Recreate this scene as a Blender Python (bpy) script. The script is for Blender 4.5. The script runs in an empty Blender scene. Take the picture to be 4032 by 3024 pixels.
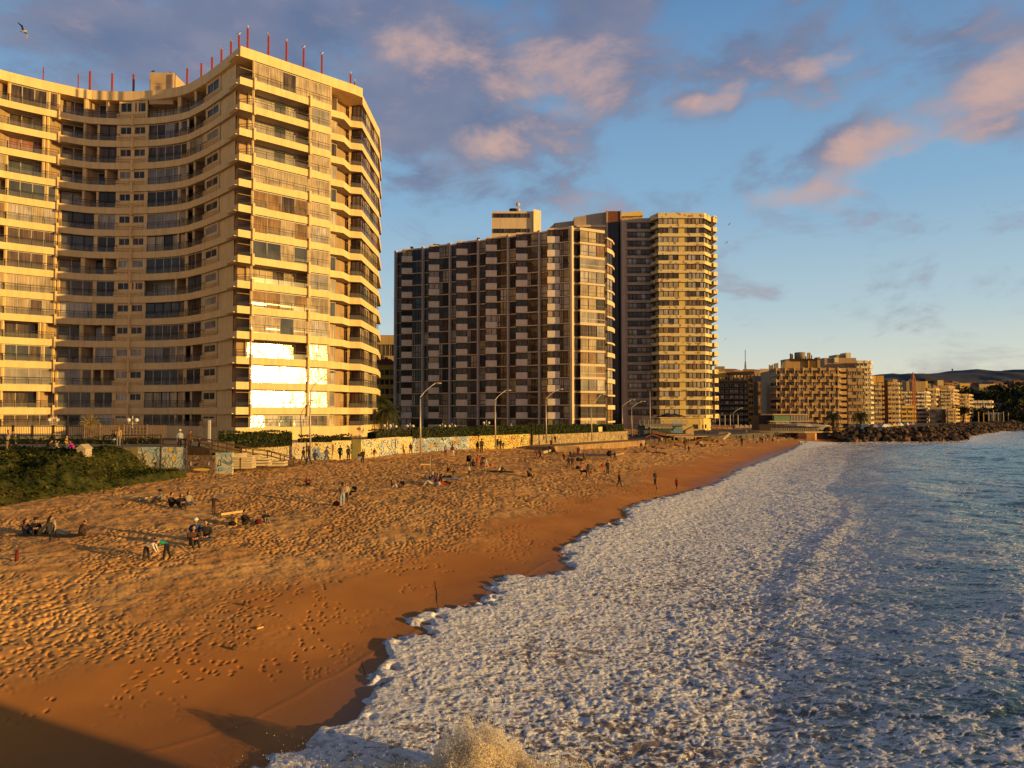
import bpy, math, random
import numpy as np
from mathutils import Vector
random.seed(7)
R = math.radians
scene = bpy.context.scene
col = scene.collection
# ------------------------------------------------------------------ camera
F = 3026.0; CX, CY = 2016.0, 1512.0; HZ = 1622.0; CAMZ = 8.5
PITCH = math.atan((HZ - CY) / F)
def ray(x, y):
    yv = -(y - CY)
    return ((x - CX), F*math.cos(PITCH) - yv*math.sin(PITCH), F*math.sin(PITCH) + yv*math.cos(PITCH))
def atY(x, y, Y):
    d = ray(x, y); k = Y/d[1]
    return Vector((d[0]*k, Y, CAMZ + d[2]*k))
def atZ(x, y, z):
    d = ray(x, y); k = (z - CAMZ)/d[2]
    return Vector((d[0]*k, d[1]*k, z))
CROP = dict(A=(0,0,2.1944), B=(700,0,2.1944), C=(0,700,2.1944), D=(700,1100,2.1944), E=(0,1456,2.1944), F=(1500,700,2.1944),
            G=(2100,750,2.7376), H=(1400,1356,2.7376), I=(2150,1400,2.7376), J=(2750,1300,3.16), K=(3332,1350,3.16),
            L=(900,2000,1.4747), M=(2400,1650,1.2077), U=(0,0,0.5486), S=(0,0,1.0))
def cr(c, x, y):
    o = CROP[c]; return (o[0] + x/o[2], o[1] + y/o[2])
def zat(v, Y):            # height of an image row at a depth
    return atY(CX, v, Y).z
cam = bpy.data.cameras.new('camera'); co = bpy.data.objects.new('camera', cam); col.objects.link(co)
co.location = (0, 0, CAMZ); co.rotation_euler = (R(90) + PITCH, 0, 0)
cam.sensor_fit = 'HORIZONTAL'; cam.sensor_width = 36; cam.lens = 36*F/4032
cam.clip_start = 0.1; cam.clip_end = 30000
scene.camera = co
scene.view_settings.view_transform = 'Standard'; scene.view_settings.look = 'None'; scene.view_settings.exposure = 0
# ------------------------------------------------------------------ objects
def tag(o, label=None, cat=None, group=None, kind=None):
    if label: o['label'] = label
    if cat: o['category'] = cat
    if group: o['group'] = group
    if kind: o['kind'] = kind
    return o
def empty(name, loc=(0,0,0), rz=0, label=None, cat=None, group=None):
    o = bpy.data.objects.new(name, None); col.objects.link(o); o.location = loc; o.rotation_euler = (0,0,rz)
    return tag(o, label, cat, group)
def link(name, me, parent=None):
    o = bpy.data.objects.new(name, me); col.objects.link(o)
    if parent is not None:
        o.parent = parent
        PL = world_loc(parent); o.location = (-PL[0], -PL[1], -PL[2])
    return o
def world_loc(o):
    v = Vector((0,0,0))
    while o is not None: v += o.location; o = o.parent
    return v
class MB:
    """collects faces; build() links them as ONE mesh object"""
    def __init__(s): s.v = []; s.f = []; s.m = []; s.mats = []; s.sm = []
    def mi(s, mt):
        if mt not in s.mats: s.mats.append(mt)
        return s.mats.index(mt)
    def poly(s, pts, mt, smooth=False):
        n = len(s.v); s.v += [tuple(p) for p in pts]; s.f.append(tuple(range(n, n+len(pts)))); s.m.append(s.mi(mt)); s.sm.append(smooth)
    def mesh(s, vs, fs, mt, smooth=False):
        n = len(s.v); s.v += [tuple(p) for p in vs]; k = s.mi(mt)
        for f in fs: s.f.append(tuple(i+n for i in f)); s.m.append(k); s.sm.append(smooth)
    def box(s, x0, x1, y0, y1, z0, z1, mt):
        vs = [(x,y,z) for z in (z0,z1) for y in (y0,y1) for x in (x0,x1)]
        s.mesh(vs, [(0,2,3,1),(4,5,7,6),(0,1,5,4),(2,6,7,3),(0,4,6,2),(1,3,7,5)], mt)
    def bar(s, a, b, w, d, mt, up=(0,0,1)):
        """box from a to b: w sideways, d along 'up'"""
        a = Vector(a); b = Vector(b); t = (b-a)
        if t.length < 1e-6: return
        t.normalize(); u = Vector(up)
        if abs(t.dot(u)) > .97: u = Vector((0,1,0))
        sd = t.cross(u).normalized(); u = sd.cross(t).normalized()
        vs = [p + sd*(w/2*i) + u*(d/2*j) for p in (a,b) for j in (-1,1) for i in (-1,1)]
        s.mesh(vs, [(0,2,3,1),(4,5,7,6),(0,1,5,4),(2,6,7,3),(0,4,6,2),(1,3,7,5)], mt)
    def tube(s, pts, rad, mt, n=6, cap=True):
        pts = [Vector(p) for p in pts]; rr = rad if isinstance(rad, (list,tuple)) else [rad]*len(pts)
        vs = []; fs = []
        for i, p in enumerate(pts):
            t = (pts[min(i+1,len(pts)-1)] - pts[max(i-1,0)])
            t = t.normalized() if t.length > 1e-9 else Vector((0,0,1))
            u = Vector((0,0,1)) if abs(t.z) < .9 else Vector((1,0,0))
            a = t.cross(u).normalized(); b = t.cross(a).normalized()
            for k in range(n):
                an = 2*math.pi*k/n; vs.append(p + a*math.cos(an)*rr[i] + b*math.sin(an)*rr[i])
        for i in range(len(pts)-1):
            for k in range(n):
                k2 = (k+1) % n; fs.append((i*n+k, i*n+k2, (i+1)*n+k2, (i+1)*n+k))
        if cap: fs.append(tuple(range(n))[::-1]); fs.append(tuple(range((len(pts)-1)*n, len(pts)*n)))
        s.mesh(vs, fs, mt, n > 6)
    def prism(s, pts, z0, z1, mt, side=None, bottom=True):
        """vertical prism over a plan polygon"""
        n = len(pts); ar = sum(pts[i][0]*pts[(i+1)%n][1] - pts[(i+1)%n][0]*pts[i][1] for i in range(n))
        p = list(pts) if ar > 0 else list(pts)[::-1]
        s.poly([(q[0],q[1],z1) for q in p], mt)
        if bottom: s.poly([(q[0],q[1],z0) for q in p[::-1]], mt)
        for i in range(n):
            a, b = p[i], p[(i+1)%n]
            s.poly([(a[0],a[1],z0),(b[0],b[1],z0),(b[0],b[1],z1),(a[0],a[1],z1)], side or mt)
    def ball(s, c, r, mt, n=8, m=6, jit=0):
        vs = []; fs = []; rx, ry, rz = r if isinstance(r, tuple) else (r,r,r)
        for i in range(m+1):
            th = math.pi*i/m
            for k in range(n):
                an = 2*math.pi*k/n; q = 1 + random.uniform(-jit, jit)
                vs.append((c[0]+rx*q*math.sin(th)*math.cos(an), c[1]+ry*q*math.sin(th)*math.sin(an), c[2]+rz*q*math.cos(th)))
        for i in range(m):
            for k in range(n):
                k2 = (k+1)%n; fs.append((i*n+k, (i+1)*n+k, (i+1)*n+k2, i*n+k2))
        s.mesh(vs, fs, mt, True)
    def data(s, name):
        me = bpy.data.meshes.new(name); me.from_pydata(s.v, [], s.f)
        for mt in s.mats: me.materials.append(mt)
        me.polygons.foreach_set('material_index', s.m); me.polygons.foreach_set('use_smooth', s.sm); me.update()
        return me
    def build(s, name, parent=None):
        return link(name, s.data(name), parent)
# ------------------------------------------------------------------ materials
def mat(name, c, rough=.85, var=.0, vscale=1.0, bump=0, bscale=8.0, spec=.3, c2=None, metal=0, stretch=None, streak=0, c3=None, detail=4):
    m = bpy.data.materials.new(name); m.use_nodes = True; nt = m.node_tree; N = nt.nodes; L = nt.links
    b = N['Principled BSDF']; b.inputs['Roughness'].default_value = rough; b.inputs['Specular IOR Level'].default_value = spec
    b.inputs['Metallic'].default_value = metal; b.inputs['Base Color'].default_value = (*c, 1)
    if var or c2 or bump or streak:
        tc = N.new('ShaderNodeTexCoord'); mp = N.new('ShaderNodeMapping'); L.new(tc.outputs['Object'], mp.inputs[0])
        if stretch: mp.inputs['Scale'].default_value = stretch
        no = N.new('ShaderNodeTexNoise'); no.inputs['Scale'].default_value = vscale; no.inputs['Detail'].default_value = detail; L.new(mp.outputs[0], no.inputs[0])
        if c2 or var:
            rp = N.new('ShaderNodeValToRGB'); L.new(no.outputs['Fac'], rp.inputs[0])
            k = c2 or tuple(max(0, x*(1-var)) for x in c); h = c if c2 else tuple(min(1, x*(1+var)) for x in c)
            rp.color_ramp.elements[0].color = (*k, 1); rp.color_ramp.elements[0].position = .35
            rp.color_ramp.elements[1].color = (*h, 1); rp.color_ramp.elements[1].position = .65
            out = rp.outputs[0]
            if streak:     # rain streaks and grime
                m2 = N.new('ShaderNodeMapping'); m2.inputs['Scale'].default_value = (1.6,1.6,.12); L.new(tc.outputs['Object'], m2.inputs[0])
                n2 = N.new('ShaderNodeTexNoise'); n2.inputs['Scale'].default_value = 1.3; n2.inputs['Detail'].default_value = 5; L.new(m2.outputs[0], n2.inputs[0])
                r2 = N.new('ShaderNodeMapRange'); r2.inputs['From Min'].default_value = .42; r2.inputs['From Max'].default_value = .7; L.new(n2.outputs['Fac'], r2.inputs[0])
                mu = N.new('ShaderNodeMix'); mu.data_type = 'RGBA'; mu.blend_type = 'MULTIPLY'; mu.inputs[7].default_value = (1-streak, 1-streak*1.1, 1-streak*1.2, 1)
                L.new(r2.outputs[0], mu.inputs[0]); L.new(out, mu.inputs[6]); out = mu.outputs[2]
            L.new(out, b.inputs['Base Color'])
        if bump:
            n3 = N.new('ShaderNodeTexNoise'); n3.inputs['Scale'].default_value = bscale; n3.inputs['Detail'].default_value = 5; L.new(tc.outputs['Object'], n3.inputs[0])
            bp = N.new('ShaderNodeBump'); bp.inputs['Strength'].default_value = bump; bp.inputs['Distance'].default_value = .05
            L.new(n3.outputs['Fac'], bp.inputs['Height']); L.new(bp.outputs[0], b.inputs['Normal'])
    return m
def curtain(name, c, c2, scale=9.0, rough=.10, spec=.9, bump=.15, wobble=.6):
    """drawn curtains seen through a glossy pane; folds run down the cloth"""
    m = bpy.data.materials.new(name); m.use_nodes = True; nt = m.node_tree; N = nt.nodes; L = nt.links; b = N['Principled BSDF']
    tc = N.new('ShaderNodeTexCoord'); mp = N.new('ShaderNodeMapping'); mp.inputs['Scale'].default_value = (scale, scale, .25); L.new(tc.outputs['Object'], mp.inputs[0])
    no = N.new('ShaderNodeTexNoise'); no.inputs['Scale'].default_value = 1; no.inputs['Detail'].default_value = 2; L.new(mp.outputs[0], no.inputs[0])
    rp = N.new('ShaderNodeValToRGB'); L.new(no.outputs['Fac'], rp.inputs[0])
    rp.color_ramp.elements[0].color = (*c2,1); rp.color_ramp.elements[0].position = .38; rp.color_ramp.elements[1].color = (*c,1); rp.color_ramp.elements[1].position = .62
    m3 = N.new('ShaderNodeTexNoise'); m3.inputs['Scale'].default_value = .35; L.new(tc.outputs['Object'], m3.inputs[0])
    mx = N.new('ShaderNodeMix'); mx.data_type = 'RGBA'; mx.blend_type = 'MULTIPLY'; mx.inputs[0].default_value = .7
    r3 = N.new('ShaderNodeMapRange'); r3.inputs['From Min'].default_value = .35; r3.inputs['From Max'].default_value = .6; r3.inputs['To Min'].default_value = .45; r3.inputs['To Max'].default_value = 1.1
    L.new(m3.outputs['Fac'], r3.inputs[0]); L.new(rp.outputs[0], mx.inputs[6]); L.new(r3.outputs[0], mx.inputs[7]); L.new(mx.outputs[2], b.inputs['Base Color'])
    b.inputs['Roughness'].default_value = .75; b.inputs['Specular IOR Level'].default_value = .1
    b.inputs['Coat Weight'].default_value = 1 if spec > 1 else .38; b.inputs['Coat Roughness'].default_value = rough*.5; b.inputs['Coat IOR'].default_value = 1.5 + spec*.3
    gn = N.new('ShaderNodeTexNoise'); gn.inputs['Scale'].default_value = .9; L.new(tc.outputs['Object'], gn.inputs[0])
    bp = N.new('ShaderNodeBump'); bp.inputs['Strength'].default_value = bump; bp.inputs['Distance'].default_value = .1
    L.new(gn.outputs['Fac'], bp.inputs['Height']); L.new(bp.outputs[0], b.inputs['Coat Normal'])
    return m
def mural(name, base, cols, scale=.9, line=(.03,.03,.04), lw=.03, seed=0):
    """painted wall: soft colour fields with loose outlines, no real lettering"""
    m = bpy.data.materials.new(name); m.use_nodes = True; nt = m.node_tree; N = nt.nodes; L = nt.links; b = N['Principled BSDF']
    b.inputs['Roughness'].default_value = .8
    tc = N.new('ShaderNodeTexCoord'); mp = N.new('ShaderNodeMapping'); mp.inputs['Location'].default_value = (seed*3.1, seed*1.7, seed); L.new(tc.outputs['Object'], mp.inputs[0])
    dn = N.new('ShaderNodeTexNoise'); dn.inputs['Scale'].default_value = scale*1.1; dn.inputs['Detail'].default_value = 1.5; L.new(mp.outputs[0], dn.inputs[0])
    rp = N.new('ShaderNodeValToRGB'); rp.color_ramp.interpolation = 'CONSTANT'; L.new(dn.outputs['Fac'], rp.inputs[0])
    e = rp.color_ramp.elements; e[0].color = (*base,1); e[0].position = 0; n = len(cols)
    for i, c in enumerate(cols):
        q = e[1] if i == 0 else e.new(.5)
        q.position = .42 + .24*i/max(1,n); q.color = (*c,1)
    d2 = N.new('ShaderNodeTexNoise'); d2.inputs['Scale'].default_value = scale*1.6; d2.inputs['Detail'].default_value = 1; L.new(mp.outputs[0], d2.inputs[0])
    mt = N.new('ShaderNodeMath'); mt.operation = 'PINGPONG'; mt.inputs[1].default_value = .06; L.new(d2.outputs['Fac'], mt.inputs[0])
    lt = N.new('ShaderNodeMath'); lt.operation = 'LESS_THAN'; lt.inputs[1].default_value = lw*.42; L.new(mt.outputs[0], lt.inputs[0])
    mx = N.new('ShaderNodeMix'); mx.data_type = 'RGBA'; L.new(lt.outputs[0], mx.inputs[0]); L.new(rp.outputs[0], mx.inputs[6]); mx.inputs[7].default_value = (*line,1)
    g = N.new('ShaderNodeTexNoise'); g.inputs['Scale'].default_value = 3; g.inputs['Detail'].default_value = 6; L.new(tc.outputs['Object'], g.inputs[0])
    gr = N.new('ShaderNodeMapRange'); gr.inputs['From Min'].default_value = .54; gr.inputs['From Max'].default_value = .66; gr.inputs['To Max'].default_value = .4; L.new(g.outputs['Fac'], gr.inputs[0])
    m2 = N.new('ShaderNodeMix'); m2.data_type = 'RGBA'; L.new(gr.outputs[0], m2.inputs[0]); L.new(mx.outputs[2], m2.inputs[6]); m2.inputs[7].default_value = (*base,1)
    L.new(m2.outputs[2], b.inputs['Base Color'])
    return m
# ------------------------------------------------------------------ light
SUN_EL = R(6.4); SX, SY = .935, -.355
sl = math.hypot(SX, SY); SX /= sl; SY /= sl
sdir = Vector((SX*math.cos(SUN_EL), SY*math.cos(SUN_EL), math.sin(SUN_EL)))
sun = bpy.data.lights.new('sun', 'SUN'); so = bpy.data.objects.new('sun', sun); col.objects.link(so)
sun.energy = 5.0; sun.angle = R(.5); sun.color = (1.0, .61, .16)
so.rotation_euler = (-sdir).to_track_quat('-Z', 'Y').to_euler()
# ------------------------------------------------------------------ sky with clouds
w = bpy.data.worlds.new('World'); scene.world = w; w.use_nodes = True
nt = w.node_tree; N = nt.nodes; L = nt.links; bg = N['Background']; bg.inputs[1].default_value = .15
sky = N.new('ShaderNodeTexSky'); sky.sky_type = 'NISHITA'; sky.sun_disc = False
sky.sun_elevation = SUN_EL; sky.sun_rotation = math.atan2(SX, SY)   # clockwise from +Y
sky.air_density = 1.0; sky.dust_density = .6; sky.ozone_density = 2.0
def nd(t, **k):
    n = N.new(t)
    for a, b in k.items(): setattr(n, a, b)
    return n
def math_(op, a, b=None, c=None, clamp=False):
    n = nd('ShaderNodeMath', operation=op, use_clamp=clamp)
    for i, q in enumerate((a, b, c)):
        if q is None: continue
        if isinstance(q, (int, float)): n.inputs[i].default_value = q
        else: L.new(q, n.inputs[i])
    return n.outputs[0]
tc = nd('ShaderNodeTexCoord'); sp = nd('ShaderNodeSeparateXYZ'); L.new(tc.outputs['Generated'], sp.inputs[0])
X_, Y_, Z_ = sp.outputs
el = math_('ARCSINE', Z_); az = math_('ARCTAN2', X_, Y_)       # azimuth from +Y, elevation, radians
cb = nd('ShaderNodeCombineXYZ'); L.new(az, cb.inputs[0]); L.new(el, cb.inputs[1])
# sky colour: Nishita lifted and tinted by height
tint = nd('ShaderNodeValToRGB'); L.new(math_('DIVIDE', el, .75, clamp=True), tint.inputs[0])
e = tint.color_ramp.elements
TINT = [(0,(1.0,1.0,1.0)),(1,(1,1,1))]
e[0].color = (1,1,1,1); e[1].color = (1,1,1,1)
SKYG = nd('ShaderNodeMix', data_type='RGBA', blend_type='MULTIPLY'); SKYG.inputs[0].default_value = 1
L.new(sky.outputs[0], SKYG.inputs[6]); L.new(tint.outputs[0], SKYG.inputs[7])
def ramp_sky(stops, fac):
    n = nd('ShaderNodeValToRGB'); L.new(fac, n.inputs[0]); e = n.color_ramp.elements
    while len(e) < len(stops): e.new(.5)
    for q, (p, c) in zip(e, stops): q.position = p; q.color = (*c, 1)
    return n.outputs[0]
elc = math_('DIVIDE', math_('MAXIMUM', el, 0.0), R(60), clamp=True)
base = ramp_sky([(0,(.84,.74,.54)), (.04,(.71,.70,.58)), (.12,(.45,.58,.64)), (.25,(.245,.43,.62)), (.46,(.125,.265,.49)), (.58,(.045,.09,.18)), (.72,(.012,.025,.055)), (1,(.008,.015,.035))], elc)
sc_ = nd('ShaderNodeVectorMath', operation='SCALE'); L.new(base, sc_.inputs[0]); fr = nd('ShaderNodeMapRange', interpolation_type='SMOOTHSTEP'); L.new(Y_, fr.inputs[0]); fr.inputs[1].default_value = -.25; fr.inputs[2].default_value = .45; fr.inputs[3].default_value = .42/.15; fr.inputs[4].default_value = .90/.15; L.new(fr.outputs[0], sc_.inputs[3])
ns = nd('ShaderNodeVectorMath', operation='SCALE'); L.new(sky.outputs[0], ns.inputs[0]); ns.inputs[3].default_value = .2
ad0 = nd('ShaderNodeVectorMath', operation='ADD'); L.new(sc_.outputs[0], ad0.inputs[0]); L.new(ns.outputs[0], ad0.inputs[1])
# afterglow round the low sun, behind and to the right of the viewpoint
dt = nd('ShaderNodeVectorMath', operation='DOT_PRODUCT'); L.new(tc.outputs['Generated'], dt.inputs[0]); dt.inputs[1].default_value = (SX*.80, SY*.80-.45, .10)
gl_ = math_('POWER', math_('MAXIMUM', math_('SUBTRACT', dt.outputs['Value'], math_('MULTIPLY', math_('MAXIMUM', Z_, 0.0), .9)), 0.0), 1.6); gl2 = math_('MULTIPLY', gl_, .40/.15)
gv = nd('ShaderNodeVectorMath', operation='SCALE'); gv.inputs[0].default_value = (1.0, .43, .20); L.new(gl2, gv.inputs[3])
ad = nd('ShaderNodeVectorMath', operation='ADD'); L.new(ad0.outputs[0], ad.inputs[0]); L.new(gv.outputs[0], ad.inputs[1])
# warped cloud coordinates (azimuth, elevation)
wn = nd('ShaderNodeTexNoise'); wn.inputs['Scale'].default_value = 5; wn.inputs['Detail'].default_value = 4; L.new(cb.outputs[0], wn.inputs[0])
wv = nd('ShaderNodeVectorMath', operation='SUBTRACT'); L.new(wn.outputs['Color'], wv.inputs[0]); wv.inputs[1].default_value = (.5,.5,.5)
w2 = nd('ShaderNodeVectorMath', operation='SCALE'); L.new(wv.outputs[0], w2.inputs[0]); w2.inputs[3].default_value = .14
w3 = nd('ShaderNodeVectorMath', operation='ADD'); L.new(cb.outputs[0], w3.inputs[0]); L.new(w2.outputs[0], w3.inputs[1])
mpn = nd('ShaderNodeMapping'); mpn.inputs['Scale'].default_value = (1, 2.0, 1); mpn.inputs['Rotation'].default_value = (0,0,R(-14)); L.new(cb.outputs[0], mpn.inputs[0])
n1 = nd('ShaderNodeTexNoise'); n1.inputs['Scale'].default_value = 6.5; n1.inputs['Detail'].default_value = 8; n1.inputs['Roughness'].default_value = .62; n1.inputs['Distortion'].default_value = .3; L.new(mpn.outputs[0], n1.inputs[0])
fb = n1.outputs['Fac']
def blobs(lst):
    tot = None
    for (ux, uy, rx, ry, rot, wt) in lst:
        dx, dy, dz = ray(ux/.5486, uy/.5486); a = math.atan2(dx, dy); e_ = math.atan2(dz, math.hypot(dx, dy))
        s = nd('ShaderNodeVectorMath', operation='SUBTRACT'); L.new(w3.outputs[0], s.inputs[0]); s.inputs[1].default_value = (a, e_, 0)
        m_ = nd('ShaderNodeMapping', vector_type='TEXTURE'); m_.inputs['Rotation'].default_value = (0,0,R(rot)); m_.inputs['Scale'].default_value = (rx/1660, ry/1660, 1); L.new(s.outputs[0], m_.inputs[0])
        d = nd('ShaderNodeVectorMath', operation='LENGTH'); L.new(m_.outputs[0], d.inputs[0])
        g = math_('MULTIPLY', math_('SUBTRACT', 1.0, math_('POWER', d.outputs['Value'], 1.6), clamp=True), wt)
        tot = g if tot is None else math_('MAXIMUM', tot, g)
    return tot
dark = blobs([(560,90,560,200,4,1.15),(920,190,420,250,-20,1.15),(250,190,260,110,14,.8),(780,300,160,90,0,.75),(1250,90,260,190,10,1.05),(1060,285,270,110,0,1.0),
              (1700,60,420,110,0,.45),(2120,60,260,120,-10,.6),(1880,300,300,80,15,.7),(1560,380,220,90,10,.45),(1500,225,130,60,20,.6),(110,60,220,80,0,.3),(2150,210,230,70,12,.75)])
pink = blobs([(830,130,240,110,0,.62),(1180,165,250,120,10,.9),(1070,300,210,55,0,.85),(1180,232,110,36,0,.8),(1510,215,110,34,20,1),(1790,98,95,28,0,.75),
              (1770,385,230,42,14,.95),(1930,315,230,80,18,.95),(2120,215,280,62,10,1),(2180,70,140,60,0,.5)])
def smooth(v, lo, hi, mx=1.0):
    n = nd('ShaderNodeMapRange', interpolation_type='SMOOTHSTEP'); L.new(v, n.inputs[0]); n.inputs[1].default_value = lo; n.inputs[2].default_value = hi; n.inputs[3].default_value = 0; n.inputs[4].default_value = mx
    return n.outputs[0]
dd = smooth(math_('ADD', math_('MULTIPLY', dark, .62), math_('MULTIPLY', math_('SUBTRACT', fb, .5), 1.9)), .0, .50, .82)
pp = smooth(math_('ADD', math_('MULTIPLY', pink, .62), math_('MULTIPLY', math_('SUBTRACT', fb, .5), 2.3)), .10, .85, .82)
def mixc(a, b, f):
    n = nd('ShaderNodeMix', data_type='RGBA'); L.new(f, n.inputs[0]); L.new(a, n.inputs[6])
    if isinstance(b, tuple): n.inputs[7].default_value = (*b, 1)
    else: L.new(b, n.inputs[7])
    return n.outputs[2]
k = 1/.15
cn = nd('ShaderNodeTexNoise'); cn.inputs['Scale'].default_value = 9; cn.inputs['Detail'].default_value = 5; L.new(mpn.outputs[0], cn.inputs[0])
dcol = ramp_sky([(.3,(.135,.165,.28)), (.7,(.25,.24,.32))], cn.outputs['Fac'])
ds = nd('ShaderNodeVectorMath', operation='SCALE'); L.new(dcol, ds.inputs[0]); ds.inputs[3].default_value = k
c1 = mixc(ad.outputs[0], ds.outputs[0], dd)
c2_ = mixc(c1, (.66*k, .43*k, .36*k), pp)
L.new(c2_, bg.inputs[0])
# ------------------------------------------------------------------ numeric noise for terrain and water
rng = np.random.default_rng(3); _T = rng.random((256,256))
def vnoise(x, y):
    xi = np.floor(x).astype(int); yi = np.floor(y).astype(int); fx = x - xi; fy = y - yi
    fx = fx*fx*(3-2*fx); fy = fy*fy*(3-2*fy)
    a = _T[xi & 255, yi & 255]; b = _T[(xi+1) & 255, yi & 255]; c = _T[xi & 255, (yi+1) & 255]; d = _T[(xi+1) & 255, (yi+1) & 255]
    return (a*(1-fx)+b*fx)*(1-fy) + (c*(1-fx)+d*fx)*fy
def fbm(x, y, o=4, g=.5):
    s = 0; a = 1; t = 0
    for i in range(o): s = s + a*vnoise(x*2**i+i*17.3, y*2**i+i*9.1); t += a; a *= g
    return s/t
def sstep(x, a, b):
    t = np.clip((x-a)/(b-a), 0, 1); return t*t*(3-2*t)
w.cycles.sampling_method = 'MANUAL'; w.cycles.sample_map_resolution = 256
# ------------------------------------------------------------------ shoreline (plan view, metres)
JAG = [(-60,-40),(-24,-4),(-11,11)] + [tuple(atZ(x/.5486, y/.5486, .25))[:2] for x, y in
   [(570,1659),(650,1603),(760,1552),(812,1515),(820,1470),(838,1440),(850,1402),(908,1388),(892,1352),(945,1338),(985,1328),(1058,1308),(1060,1278),(1100,1258),(1182,1250),(1240,1238),(1218,1200),(1248,1180),(1290,1155),(1362,1128),(1350,1113),(1400,1095),(1482,1072),(1545,1050),(1600,1017),(1640,1002),(1700,977),(1740,958)]] + [(93,210),(113,214),(134,229),(155,262),(206,326),(250,372),(420,600),(1200,1500)]
SMO = [(-60,-40),(-24,-4),(-11,11),(-5,19.5),(-1.5,27),(1.5,34.5),(5,42),(11,54),(17,67),(26,90),(40,122),(62,168),(88,208),(113,214),(134,229),(155,262),(206,326),(250,372),(420,600),(1200,1500)]
def sdist(x, y, P):
    x = np.asarray(x, float); y = np.asarray(y, float); best = np.full(x.shape, 1e9); sgn = np.ones(x.shape)
    for (ax, ay), (bx, by) in zip(P[:-1], P[1:]):
        dx, dy = bx-ax, by-ay; t = np.clip(((x-ax)*dx+(y-ay)*dy)/(dx*dx+dy*dy), 0, 1)
        ex = x-ax-t*dx; ey = y-ay-t*dy; d = np.hypot(ex, ey); cr_ = dx*ey - dy*ex
        k = d < best - 1e-9; best = np.where(k, d, best); sgn = np.where(k, np.where(cr_ > 0, 1, -1), sgn)
    return best*sgn
def profile(s):
    return np.interp(s, [-60,-30,-12,0,8,18,40,60,90], [-3,-2.0,-.6,.2,1.05,1.95,3.0,3.4,3.6])
def sand_z(x, y):
    s = sdist(x, y, SMO); z = profile(s)
    z = z + (fbm(np.asarray(x)*.12+5, np.asarray(y)*.12, 3)-.5)*.5*sstep(s, 8, 22)
    z = z + (fbm(np.asarray(x)*.35, np.asarray(y)*.35, 3)-.5)*.10*sstep(s, 0, 3)*(1-sstep(s, 10, 16))
    return z
def SZ(x, y): return float(sand_z(np.array([x]), np.array([y]))[0])
def on_sand(px, py, off=0):
    """where the sight line of a feature meets the beach"""
    z = 1.5
    for _ in range(40):
        p = atZ(px, py, z); z = .5*z + .5*SZ(p.x, p.y)
    return Vector((p.x, p.y, SZ(p.x, p.y)+off))
def fan(u0, u1, nu, y0, y1, ny):
    U = np.linspace(u0, u1, nu); Y = y0*(y1/y0)**np.linspace(0, 1, ny)
    UU, YY = np.meshgrid(U, Y); return UU*YY, YY
def grid_mesh(name, X, Y, Z, mt, attrs=None, keep=None):
    ny, nx = X.shape; v = np.stack([X, Y, Z], -1).reshape(-1, 3)
    idx = np.arange(ny*nx).reshape(ny, nx)
    q = np.stack([idx[:-1,:-1], idx[:-1,1:], idx[1:,1:], idx[1:,:-1]], -1).reshape(-1, 4)
    if keep is not None:
        kk = (keep[:-1,:-1] | keep[:-1,1:] | keep[1:,1:] | keep[1:,:-1]).reshape(-1); q = q[kk]
        used = np.unique(q); rm = np.full(len(v), -1); rm[used] = np.arange(len(used)); v = v[used]; q = rm[q]
    else: used = None
    me = bpy.data.meshes.new(name); me.vertices.add(len(v)); me.vertices.foreach_set('co', v.astype(np.float32).ravel())
    me.loops.add(len(q)*4); me.loops.foreach_set('vertex_index', q.astype(np.int32).ravel())
    me.polygons.add(len(q)); me.polygons.foreach_set('loop_start', np.arange(0, len(q)*4, 4, dtype=np.int32)); me.polygons.foreach_set('loop_total', np.full(len(q), 4, np.int32))
    me.polygons.foreach_set('use_smooth', np.ones(len(q), bool)); me.update(calc_edges=True)
    for k, a in (attrs or {}).items():
        at = me.attributes.new(k, 'FLOAT', 'POINT'); a = a.reshape(-1); a = a if used is None else a[used]
        at.data.foreach_set('value', a.astype(np.float32))
    me.materials.append(mt); o = bpy.data.objects.new(name, me); col.objects.link(o); return o
def cells(x, y, jit=.8):
    """distance to the nearest scattered point and that cell's own random numbers"""
    xi = np.floor(x).astype(int); yi = np.floor(y).astype(int); d1 = np.full(x.shape, 9.); dxx = np.zeros(x.shape); dyy = np.zeros(x.shape); rr = np.zeros(x.shape)
    for i in (-1,0,1):
        for j in (-1,0,1):
            a, b = (xi+i) & 255, (yi+j) & 255
            px = xi+i+.5+(_T[a,b]-.5)*jit; py = yi+j+.5+(_T[b,(a+77)&255]-.5)*jit; d = np.hypot(x-px, y-py); k = d < d1
            d1 = np.where(k, d, d1); dxx = np.where(k, x-px, dxx); dyy = np.where(k, y-py, dyy); rr = np.where(k, _T[(a+31)&255,(b+53)&255], rr)
    return d1, dxx, dyy, rr
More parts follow.
